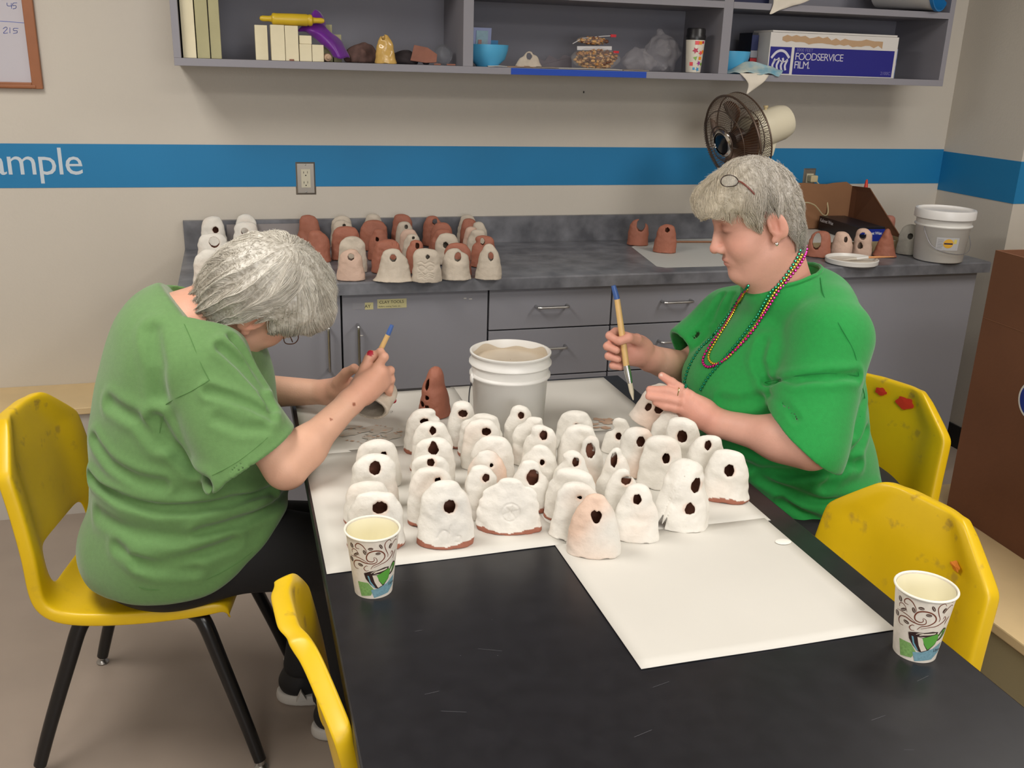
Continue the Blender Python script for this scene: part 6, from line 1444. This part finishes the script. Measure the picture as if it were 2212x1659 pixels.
# seams of the shirt
seam1 = mat('seam_green', (84, 126, 68), 0.85)
for pl in ([(398, 700), (408, 722), (419, 749), (436, 790), (452, 821)], [(359, 873), (385, 858), (411, 846), (435, 832), (452, 821)], [(359, 873), (352, 900), (345, 935)]):
    MB().tube(spline([hit(x, y, shirt1, off=0.0002) for x, y in pl], 5), 0.0009, 6).build('seam', seam1, W1, smooth=True, world=True)
MB().tube(spline([hit(x-12, y-18, shirt1, off=0.0001) for x, y in ((470, 1045), (500, 1030), (530, 1012), (565, 985), (590, 963))], 5), 0.0007, 5).build('seam', seam1, W1, smooth=True, world=True)
MB().tube(spline([hit(x, y, shirt1, off=0.0001) for x, y in ((300, 1268), (340, 1274), (450, 1250), (540, 1196), (596, 1136))], 5), 0.0008, 5).build('seam', seam1, W1, smooth=True, world=True)
col = MB(); ring = []; e1 = np.cross(cpN, (0, 0, 1)); e1 /= np.linalg.norm(e1); e2 = np.cross(e1, cpN); c0 = at(428, 668, 2.05); c0 = c0-cpN*((c0-cpA)@cpN)
for k in range(44):
    a = 2*PI*k/44; dr = e1*math.cos(a)+e2*math.sin(a); RR = np.arange(.03, .16, .001); v = shirt1((c0+RR[:, None]*dr-cpN*.006).astype(np.float32)); i = int(np.argmax(v < 0.0))
    if v[i] < 0: ring.append(c0+RR[i]*dr+cpN*.001+dr*.002)
if len(ring) > 20: col.tube(spline(ring, 2, closed=True), 0.0048, 8, closed=True); col.build('collar', sh1, W1, smooth=True, world=True)
# shoes
def shoe(parent, c, ang, L=0.25, label=None):
    ca, sa = math.cos(ang), math.sin(ang); Rr = [[ca, -sa, 0], [sa, ca, 0], [0, 0, 1]]
    c = np.array(c, float)
    def up(P):
        q = ((P-c.astype(np.float32))@np.array(Rr, np.float32))
        d = sd_ell(q, (L*.18, 0, .045), (L*.34, .042, .035)); d = smin(d, sd_ell(q, (-L*.26, 0, .052), (L*.22, .036, .045)), .03); d = smin(d, sd_cap(q, (-L*.28, 0, .05), (-L*.26, 0, .095), .036, .036), .02)
        d = smax(d, -sd_cap(q, (-L*.26, 0, .085), (-L*.26, 0, .14), .028, .032), .004); return np.maximum(d, .024-q[:, 2])
    def so(P):
        q = ((P-c.astype(np.float32))@np.array(Rr, np.float32))
        d = smin(sd_ell(q, (L*.16, 0, .014), (L*.37, .049, .05)), sd_ell(q, (-L*.24, 0, .014), (L*.27, .042, .05)), .03)
        return np.maximum(np.maximum(d, q[:, 2]-.030), .001-q[:, 2])
    r_ = np.array((.19, .19, 0)); lo = c-r_; hi = c+r_; hi = hi+np.array((0, 0, .13))
    V, Q = surface(up, lo, hi, .004); s_ = np_mesh('shoe', V, Q, mat('shoe_black', (26, 26, 28), 0.6), parent, parent.location)
    V, Q = surface(so, lo, hi, .004); t_ = np_mesh('sole', V, Q, mat('sole_white', (196, 192, 186), 0.55), parent, parent.location); t_.parent = s_
    return s_
s1 = shoe(W1, (0.155, 2.12, 0.0), -0.15); s2 = shoe(W1, (0.23, 1.98, 0.0), 0.05)
mb = MB()
for k in range(6): mb.box((0.055+k*0.0, 2.073, 0.04), (0.056, 2.0735, 0.041))
lgm = MB(); lgm.prism([(0.075, 0.034), (0.10, 0.036), (0.088, 0.062)], 'y', 2.064, 2.0775).build('side_patch', MATS['sole_white'], W1, world=True).parent = s1
# hair of the bent over woman
def env1(q):
    d = sd_ell(q, (.004, 0, .050), (.108, .096, .104)); d = smin(d, sd_ell(q, (-.050, 0, .0), (.043, .074, .068)), .05)
    d = smin(d, sd_ell(q, (.070, 0, .070), (.060, .078, .045)), .04)
    d = smin(d, sd_ell(q, (-.060, 0, -.042), (.030, .058, .050)), .04); return d
def reg1(q):   # negative where hair is cut away
    zc = np.interp(q[:, 0], [-.14, -.09, -.05, -.028, -.018, .012, .03, .05, .08, .12], [-.105, -.098, -.070, -.030, .026, .030, -.002, .012, .030, .040]).astype(np.float32)
    return (q[:, 2]-zc)*0.85
cr1 = np.array((-.058, -.012, .125), np.float32)
def flow1(q, t, rs):
    d = q-cr1; d = d/np.maximum(1e-6, np.linalg.norm(d, axis=1))[:, None]
    sw_ = np.zeros_like(d); sw_[:, 0] = np.where(q[:, 0] > .0, .35, -.45); sw_[:, 2] = -.35; tw = np.cross(d, np.array((0, 0, 1.0), np.float32))
    return d*0.8+sw_+tw*0.18
SIL = L3((246, 242, 232)); GRY = L3((176, 168, 154)); DKG = L3((128, 116, 98)); BLD = L3((240, 228, 204))
def tone1(q, rs):
    n_ = len(q); k = np.clip(rs.normal(0.52, .26, n_)+0.20*wob(q*np.array((.6, 1.6, 1.6), np.float32), 45, 9)+0.24*lock(q, cr1, 21), 0, 1)[:, None]; c = GRY*(1-k)+SIL*k
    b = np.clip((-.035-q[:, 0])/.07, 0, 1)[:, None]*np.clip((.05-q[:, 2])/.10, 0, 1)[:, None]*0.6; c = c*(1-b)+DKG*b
    return c*(1.0)
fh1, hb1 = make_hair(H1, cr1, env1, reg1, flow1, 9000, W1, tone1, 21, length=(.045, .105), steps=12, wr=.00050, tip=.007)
# glasses and earring
mb = MB(); gy = float(wor((.10, -.035, .01), H1)[1])-0.012
mb.tube(spline([at(x, y, gy) for x, y in ((628, 709), (642, 717), (644, 732), (635, 742), (618, 742), (613, 732), (617, 718))], 6, closed=True), 0.0011, 6, closed=True)
mb.tube([at(619, 706, gy-0.01), at(626, 724, gy-0.008), at(632, 739, gy)], 0.0012, 6)
g_ = mb.build('glasses', mat('glasses_frame', (96, 62, 44), 0.3, 0.6), W1, smooth=True, world=True)
mb = MB(); c0 = at(629, 727, gy); pr_ = [at(x, y, gy) for x, y in ((628, 710), (641, 718), (643, 731), (634, 741), (619, 741), (614, 732), (618, 719))]
mb.add(pr_, [tuple(range(7))]).build('lens', mat('lens_glass', (200, 205, 210), 0.05, **{'Alpha': 0.22}), W1, world=True, fix=False).parent = g_
er = wor((.000, -.083, -.036), H1); mb = MB(); 
mb.tube(spline([er, er+np.array((.002, -.003, -.008)), er+np.array((0, -.002, -.016))], 4), .0009, 6)
for k in range(4): mb.ball(er+np.array((.0005*(-1)**k, -.002, -.014-.005*k)), .0032, 8, 0, (0.8, .5, 1))
mb.ball(er+np.array((0, -.002, -.037)), .0046, 10, 1, (0.9, .7, 1.3))
mb.build('earring', [mat('silver', (220, 220, 216), 0.2, 1.0), mat('green_gem', (20, 140, 84), 0.15)], W1, smooth=True, world=True)
# ================================================================ woman in bright green with beads (right)
W2 = thing('person', (1.35, 1.85, 0.0), 'person in bright green t-shirt wearing colourful bead necklaces, holding a raised brush', 'person')
H2 = head_frame(at(1674, 489, 1.80), 163, 20, 0, 1.04, 1)
ym2 = 1.88
sh2n, el2n, wr2n = at(1792, 735, 1.72), at(1752, 962, 1.62), at(1550, 914, 1.80)
sh2f, el2f, wr2f = at(1575, 690, 2.09), at(1500, 806, 2.14), at(1404, 774, 2.06)
def hand2n(P):
    A = lambda x, y, Y: at(x, y, Y)
    d = smin(sd_cap(P, wr2n, A(1512, 893, 1.815), .030, .029), sd_cap(P, A(1518, 886, 1.82), A(1488, 862, 1.825), .026, .020), .02)
    d = smin(d, sd_cap(P, A(1518, 896, 1.815), A(1482, 882, 1.825), .026, .019), .02)
    for k, r0 in ((((1486, 852, 1.83), (1468, 838, 1.838), (1451, 826, 1.846), (1430, 812, 1.86)), .0118), (((1488, 862, 1.825), (1463, 850, 1.828), (1440, 844, 1.835), (1404, 842, 1.85)), .0122), (((1484, 874, 1.822), (1462, 866, 1.822), (1438, 861, 1.828), (1402, 856, 1.842)), .0118), (((1478, 886, 1.82), (1458, 882, 1.82), (1438, 878, 1.825), (1416, 869, 1.838)), .0105)):
        d = smin(d, chainf(P, [A(*p) for p in k], (r0, r0*.94, r0*.88, r0*.76)), .0045)
    e = chainf(P, [A(1520, 902, 1.84), A(1485, 905, 1.87), A(1455, 903, 1.885), A(1432, 900, 1.89)], (.018, .0135, .0115, .0095)); return smin(d, e, .012)
def hand2f(P):
    A = lambda x, y, Y: at(x, y, Y)
    d = smin(sd_cap(P, wr2f, A(1375, 757, 2.045), .029, .028), sd_cap(P, A(1380, 745, 2.05), A(1352, 735, 2.05), .024, .020), .02)
    d = smin(d, sd_cap(P, A(1378, 768, 2.045), A(1352, 772, 2.045), .024, .020), .02)
    for k in (((1352, 728, 2.05), (1330, 717, 2.045), (1317, 725, 2.025), (1335, 737, 2.005)), ((1348, 742, 2.045), (1324, 738, 2.04), (1312, 748, 2.02), (1332, 757, 2.00)), ((1348, 760, 2.045), (1326, 760, 2.035), (1315, 769, 2.02), (1335, 776, 2.005)), ((1352, 776, 2.04), (1334, 781, 2.03), (1325, 789, 2.02), (1342, 793, 2.01))):
        d = smin(d, chainf(P, [A(*p) for p in k], (.0112, .0105, .0098, .0085)), .0045)
    e = chainf(P, [A(1396, 750, 2.04), A(1375, 733, 2.015), A(1358, 730, 2.0), A(1342, 736, 1.997)], (.017, .0135, .0115, .0095)); return smin(d, e, .010)
def arms2(P):
    d = smin(sd_cap(P, sh2n, el2n, .050, .046), sd_cap(P, el2n, wr2n, .047, .031), .03)
    d = smin(d, sd_ell(P, el2n*.7+wr2n*.3, (.047, .047, .045)), .04); d = smin(d, hand2n(P), .014)
    e = smin(sd_cap(P, sh2f, el2f, .052, .050), sd_cap(P, el2f, wr2f, .052, .032), .03)
    return np.minimum(d, smin(e, hand2f(P), .014))
def legs2(P, g=0.0):
    d = None
    for Y in (1.72, 2.0):
        hip = at(1760, 1100, Y); hip = np.array((1.38, Y, .50)); kn = np.array((0.94, Y-.01, .50)); an = np.array((0.98, Y, .10))
        e = smin(sd_cap(P, hip, kn, .10+g, .072+g), sd_cap(P, kn, an, .062+g, .042+g), .03); d = e if d is None else smin(d, e, .02)
    return smin(d, sd_ell(P, (1.40, 1.86, .53), (.17+g, .18+g, .12+g)), .05)
nb2, nt2 = at(1692, 655, 1.89), wor((-.008, 0, -.060), H2)
def body2(P):
    d = head_sdf(P, H2, 1.09, (.016, .080))
    q = loc(P, H2); d = smin(d, sd_ell(q, (.035, 0, -.100), (.052, .050, .034))*H2['s'], .025)
    d = smin(d, sd_cap(P, nb2, nt2, .072, .060), .03)
    d = smin(d, sd_cap(P, nb2, wor((.02, 0, -.085), H2), .070, .050), .03)
    d = smin(d, sd_ell(P, at(1705, 730, ym2), (.10, .13, .065)), .03)
    d = smin(d, sd_cap(P, at(1705, 800, ym2), at(1735, 1080, ym2), .11, .12), .08)
    d = smin(d, arms2(P), .03); return smin(d, legs2(P, -.012), .05)
hem2c, hem2n = edge_on(1690, 908, 1806, 1017, 1.625, .22)
hem2fn = np.array((-.85, .0, -.5)); hem2fn /= np.linalg.norm(hem2fn); hem2fc = at(1483, 770, 2.12)
def shirt2_base(P):
    E = lambda x, y, r, Y=ym2: sd_ell(P, at(x, y, Y), r)
    d = smin(E(1735, 1085, (.188, .21, .14)), E(1690, 1125, (.19, .20, .12)), .05); d = smin(d, E(1712, 985, (.190, .205, .15)), .07); d = smin(d, E(1695, 870, (.180, .195, .15)), .07)
    d = smin(d, E(1575, 830, (.095, .165, .095), 1.93), .07); d = smin(d, E(1600, 930, (.10, .17, .11), 1.93), .07)
    d = smin(d, E(1705, 750, (.150, .19, .11)), .07); d = smin(d, sd_cap(P, at(1790, 670, 1.77), at(1610, 665, 2.05), .058, .056), .05)
    d = smin(d, sd_ell(P, at(1770, 660, 1.86), (.075, .10, .08)), .05)
    s_ = smin(sd_cap(P, at(1792, 738, 1.725), hem2c+hem2n*.03, .086, .092), sd_ell(P, at(1785, 715, 1.74), (.078, .085, .075)), .04)
    s_ = smin(s_, sd_cap(P, sh2n, el2n, .070, .066), .03); s0_ = s_; s_ = smax(s_, (P-hem2c.astype(np.float32))@hem2n.astype(np.float32), .004)
    s_ = smax(s_, -np.maximum(s0_+.009, -((P-(hem2c-hem2n*.05).astype(np.float32))@hem2n.astype(np.float32))), .003)
    d = smin(d, s_, .022)
    s_ = sd_cap(P, at(1575, 690, 2.09), hem2fc+hem2fn*.03, .076, .072); s_ = smin(s_, sd_cap(P, sh2f, el2f, .070, .068), .03); s0_ = s_; s_ = smax(s_, (P-hem2fc.astype(np.float32))@hem2fn.astype(np.float32), .004)
    s_ = smax(s_, -np.maximum(s0_+.009, -((P-(hem2fc-hem2fn*.04).astype(np.float32))@hem2fn.astype(np.float32))), .003); d = smin(d, s_, .025)
    d = smin(d, sd_ell(P, at(1698, 632, 1.885), (.100, .105, .072)), .04)
    ho = sd_cap(P, at(1688, 562, 1.885), at(1690, 420, 1.86), .087, .12); d = smax(d, -ho, .008)
    d = np.maximum(d, .418-P[:, 2])
    return d+0.0022*wob(P, 24, 6)+0.0008*wob(P, 60, 8)
F2_ = [([(1660, 828), (1720, 822), (1790, 815), (1850, 812)], .010, .0055), ([(1655, 820), (1640, 780), (1650, 740)], .011, .0055), ([(1665, 850), (1700, 880), (1720, 905)], .008, .0024), ([(1600, 1000), (1680, 1020), (1760, 1020), (1850, 1000)], .012, .006),
       ([(1640, 1030), (1740, 1075), (1850, 1080), (1895, 1060)], .012, .006), ([(1560, 640), (1535, 690), (1500, 730)], .009, .003), ([(1580, 640), (1560, 700), (1530, 740)], .009, .0025), ([(1870, 930), (1840, 980), (1780, 1050)], .012, .005), ([(1690, 1080), (1780, 1130), (1860, 1130)], .011, .005),
       ([(1480, 755), (1510, 745), (1530, 715)], .007, .002), ([(1885, 830), (1860, 880), (1845, 930)], .012, .005), ([(1640, 860), (1600, 870), (1560, 865)], .012, .004)]
shirt2 = folds(shirt2_base, F2_, 1.4)
def c_body2(V):
    c = head_colors(V, H2, SK2)
    for f_ in (hand2n, hand2f):
        dd = f_(V.astype(np.float32)); w_ = np.clip(1-np.abs(dd)/.012, 0, 1)[:, None]*0.30; c = c*(1-w_)+SKR*w_
    for p in (at(1427, 808, 1.852),): w_ = (np.linalg.norm(V-p, axis=1) < .006)[:, None]; c = np.where(w_, L3((226, 196, 184)), c)
    w_ = np.exp(-(np.linalg.norm(V-at(1450, 790, 2.10), axis=1)/.05)**2)[:, None]*0.45; c = c*(1-w_)+L3((168, 138, 92))*w_
    n_ = np.exp(-(np.linalg.norm(V-at(1740, 590, 1.85), axis=1)/.09)**2)[:, None]*0.4; return c*(1-n_)+SKR*n_
body_mesh('body', body2, (.76, 1.52, .04), (1.60, 2.26, 1.42), .0032, skin, W2, c_body2)
sh2 = shirt_mat('shirt_green_bright', (22, 146, 62))
body_mesh('t_shirt', shirt2, (.96, 1.50, .40), (1.64, 2.30, 1.18), .0038, sh2, W2, simple_col)
body_mesh('pants', lambda P: np.maximum(legs2(P, .008), .085-P[:, 2]), (.80, 1.56, .06), (1.62, 2.16, .70), .007, pants, W2, simple_col)
shoe(W2, (0.93, 1.72, 0.0), math.pi); shoe(W2, (0.93, 2.0, 0.0), math.pi)
seam2 = mat('seam_bright', (16, 122, 54), 0.85)
for pl in ([(1772, 600), (1780, 640), (1812, 700), (1845, 760), (1855, 812)], [(1652, 826), (1720, 812), (1790, 806), (1855, 812)], [(1855, 812), (1868, 860), (1858, 900)]):
    MB().tube(spline([hit(x, y, shirt2, off=0.0002) for x, y in pl], 5), 0.0009, 6).build('seam', seam2, W2, smooth=True, world=True)
col = MB(); a1 = np.array(at(1688, 562, 1.885)); b1 = np.array(at(1690, 420, 1.86)); ax = (b1-a1)/np.linalg.norm(b1-a1); e1 = np.cross(ax, (0, 1, 0)); e1 /= np.linalg.norm(e1); e2 = np.cross(e1, ax); ring = []
for k in range(40):
    a = 2*PI*k/40; best = None
    for s_ in np.linspace(-.084, .12, 103):
        rr_ = math.sqrt(max(0, .087**2-min(0, s_)**2))+.033*max(0, s_)/.145+.003
        p = a1+ax*s_+(e1*math.cos(a)+e2*math.sin(a))*rr_
        if shirt2(p[None].astype(np.float32))[0] < 0.002: best = p
    if best is not None: ring.append(best)
if len(ring) > 20: col.tube(spline(ring, 2, closed=True), 0.0050, 8, closed=True); col.build('collar', sh2, W2, smooth=True, world=True)
# hair
def env2(q):
    d = sd_ell(q, (.016, 0, .052), (.092, .092, .090)); d = smin(d, sd_ell(q, (.080, -.005, .080), (.048, .072, .034)), .03)
    d = smin(d, sd_ell(q, (.100, .010, .068), (.026, .055, .024)), .02)
    d = smin(d, sd_ell(q, (-.040, 0, -.012), (.036, .064, .085)), .035); d = smin(d, sd_ell(q, (.03, .055, .085), (.05, .035, .04)), .03); return d
def reg2(q):
    zc = np.interp(q[:, 0], [-.13, -.09, -.050, -.030, -.022, .010, .022, .035, .055, .075, .10, .14], [-.094, -.092, -.080, -.026, .034, .036, .006, .020, .044, .052, .050, .046]).astype(np.float32)
    return (q[:, 2]-zc)*0.85
cr2 = np.array((-.03, .01, .128), np.float32)
def flow2(q, t, rs):
    d = q-cr2; d = d/np.maximum(1e-6, np.linalg.norm(d, axis=1))[:, None]
    fr = np.clip(q[:, 0]/.06, 0, 1)[:, None]
    s1_ = np.array((.2, .75, -.35), np.float32)*fr*np.where(t > .35, 1.3, .6); s2_ = np.array((-.35, 0, -.65), np.float32)*(1-fr)
    return d*0.75+s1_+s2_
def tone2(q, rs):
    n_ = len(q); k = np.clip(rs.normal(.48, .26, n_)+.20*wob(q*np.array((.7, 1.5, 1.5), np.float32), 48, 4)+0.24*lock(q, cr2, 33), 0, 1)[:, None]; c = GRY*0.98*(1-k)+L3((232, 226, 218))*k
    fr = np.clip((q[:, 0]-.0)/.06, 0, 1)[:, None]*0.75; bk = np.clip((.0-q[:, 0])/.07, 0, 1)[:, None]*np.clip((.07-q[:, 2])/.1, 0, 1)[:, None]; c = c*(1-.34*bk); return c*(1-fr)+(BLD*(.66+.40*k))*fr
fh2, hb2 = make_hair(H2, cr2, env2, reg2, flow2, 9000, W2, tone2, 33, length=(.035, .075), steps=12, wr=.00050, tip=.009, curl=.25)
# glasses pushed up on the hair
def onhair(x, y, o_=.004): 
    p = hit(x, y, fh2, 1.4, 2.6); n_ = grad(p[None].astype(np.float32), fh2)[0]; return p+n_*o_
mb = MB(); base = onhair(1577, 392, .010); Yg = float(base[1])-.014
mb.tube(spline([at(x, y, Yg) for x, y in ((1557, 392), (1562, 382), (1575, 378), (1588, 382), (1595, 392), (1588, 401), (1572, 403), (1561, 400))], 5, closed=True), .0011, 6, closed=True)
mb.tube(spline([at(1595, 391, Yg), onhair(1604, 396, .006), onhair(1616, 406, .005), onhair(1630, 420, .002)], 4), .0018, 6, 1)
g_ = mb.build('glasses', [mat('glasses_dark', (52, 40, 38), 0.3, 0.5), mat('temple_red', (120, 56, 44), 0.35)], W2, smooth=True, world=True)
MB().add([at(x, y, Yg) for x, y in ((1558, 392), (1562, 383), (1575, 379), (1588, 383), (1594, 392), (1588, 400), (1572, 402), (1562, 399))], [tuple(range(8))]).build('lens', MATS['lens_glass'], W2, world=True, fix=False).parent = g_
mb = MB(); er = wor((.003, .084, -.034), H2); mb.ball(er+np.array((0, -.004, 0)), .0042, 12); mb.build('earring', MATS['silver'], W2, smooth=True, world=True)
# ring
p0 = at(1471, 851, 1.826); p1_ = at(1463, 849, 1.829); axr = (p1_-p0)/np.linalg.norm(p1_-p0); e1 = np.cross(axr, (0, 0, 1)); e1 /= np.linalg.norm(e1); e2 = np.cross(axr, e1)
mb = MB().tube([p1_+(e1*math.cos(a)+e2*math.sin(a))*.0128 for a in np.linspace(0, 2*PI, 28, endpoint=False)], .0014, 6, closed=True); mb.build('ring', mat('gold_ring', (214, 190, 140), 0.25, 1.0), W2, smooth=True, world=True)
# bead necklaces
both = lambda P: np.minimum(shirt2(P), body2(P))
Z4 = lambda L: [(1280+x/2.765, 300+y/2.765) for x, y in L]
def beads(pl, m, r_, gap, name='bead_necklace', big=0):
    pts = spline(Z4(pl), 8); P3 = [hit(x, y, both) for x, y in pts]; mb = MB(); acc = 0; last = P3[0]
    N_ = grad(np.array(P3, np.float32), both); P3 = [p+n_*r_*0.8 for p, n_ in zip(P3, N_)]
    out = [P3[0]]
    for i in range(1, len(P3)):
        seg = P3[i]-P3[i-1]; L = np.linalg.norm(seg)
        if L > .2: continue
        n_ = 0
        while acc+L-n_*gap >= gap:
            n_ += 1; out.append(P3[i-1]+seg*((n_*gap-acc)/L if L > 0 else 0))
        acc = acc+L-n_*gap
    for p in out: mb.ball(p, r_, 8)
    return mb.build(name, m, W2, smooth=True, world=True)
mag = mat('bead_magenta', (190, 20, 120), 0.2, 0.55); gld = mat('bead_gold', (206, 170, 50), 0.2, 0.7); grn = mat('bead_green', (10, 130, 92), 0.18, 0.55)
beads([(1262, 628), (1272, 665), (1235, 745), (1155, 850), (1100, 930), (1030, 1040), (960, 1150), (880, 1240), (780, 1330), (700, 1365), (665, 1340), (675, 1290), (740, 1190), (800, 1110), (860, 1000), (900, 930), (925, 885)], mag, .0037, .0084)
beads([(1252, 628), (1245, 690), (1185, 785), (1112, 885), (1045, 990), (980, 1110), (900, 1210), (820, 1300), (745, 1345), (705, 1330), (700, 1285), (750, 1195), (820, 1085), (880, 975), (928, 890)], gld, .0032, .0070)
beads([(1240, 622), (1225, 690), (1160, 800), (1075, 905), (1035, 965), (985, 1060), (900, 1180), (780, 1325), (700, 1418), (662, 1478), (648, 1502)], grn, .0036, .0088)
beads([(932, 872), (860, 985), (775, 1112), (722, 1180), (645, 1258), (592, 1340), (562, 1420), (550, 1500)], grn, .0036, .0088)
# ================================================================ brushes and bells in the hands
def brush(parts, label, rt=.0050, rb=.0062):
    (a, b, c, d, e) = [np.array(p) for p in parts]
    t = thing('paint_brush', d, label, 'brush')
    MB().tube([a, a*.5+b*.5, b], [rt*.82, rt, rt*1.02], 12).build('blue_tip', mat('brush_blue', (66, 98, 160), 0.35), t, smooth=True, world=True)
    MB().tube([b, b*.5+c*.5, c], [rt, rt*1.12, rb*.95], 14).build('brush_handle', mat('brush_wood', (216, 178, 118), 0.42, var=.04, vscale=30), t, smooth=True, world=True)
    MB().tube([c, c*.6+d*.4, d], [rb, rb*1.06, rb*.8], 14).build('ferrule', mat('ferrule_metal', (215, 215, 215), 0.22, 1.0), t, smooth=True, world=True)
    MB().tube([d, d*.5+e*.5, e], [rb*.75, rb*.7, .0012], 12).build('bristles', mat('bristle', (210, 200, 178), 0.7), t, smooth=True, world=True)
    return t
brush([at(1325, 617, 2.035), at(1333, 646, 2.03), at(1353, 790, 1.99), at(1361, 828, 1.975), at(1368, 864, 1.955)], 'large wooden brush with blue tip raised by the person in beads', .0068, .0078)
brush([at(847, 702, 1.995), at(838, 723, 1.995), at(800, 800, 2.00), at(792, 820, 2.005), at(786, 845, 2.01)], 'wooden brush with blue tip held by the person bent over', .0052, .0060)
Rb = lambda a, b, c: (math.radians(a), math.radians(b), math.radians(c))
pb_ = at(797, 882, 1.985); pb_[2] = max(pb_[2], TZ+.034)
bell(float(pb_[0]), float(pb_[1]), float(pb_[2]), .105, .085, [(0, .07, .008, .010)], 'half painted clay bell held on its side by the bent over person', kind='cream', seed=201, R=Vector((.50, .80, .22)).to_track_quat('Z', 'Y').to_euler(), dep=.058, vox=.0025)
pb_ = at(1392, 918, 1.905)
bell(float(pb_[0]), float(pb_[1]), max(TZ+.012, float(pb_[2])), .112, .088, [(.012, .055, .010, .012), (-.012, .045, .007, .009)], 'half painted clay bell tilted under the ringed hand', kind='glaze', seed=202, R=Rb(-12, 24, -38), dep=.06, vox=.0023)
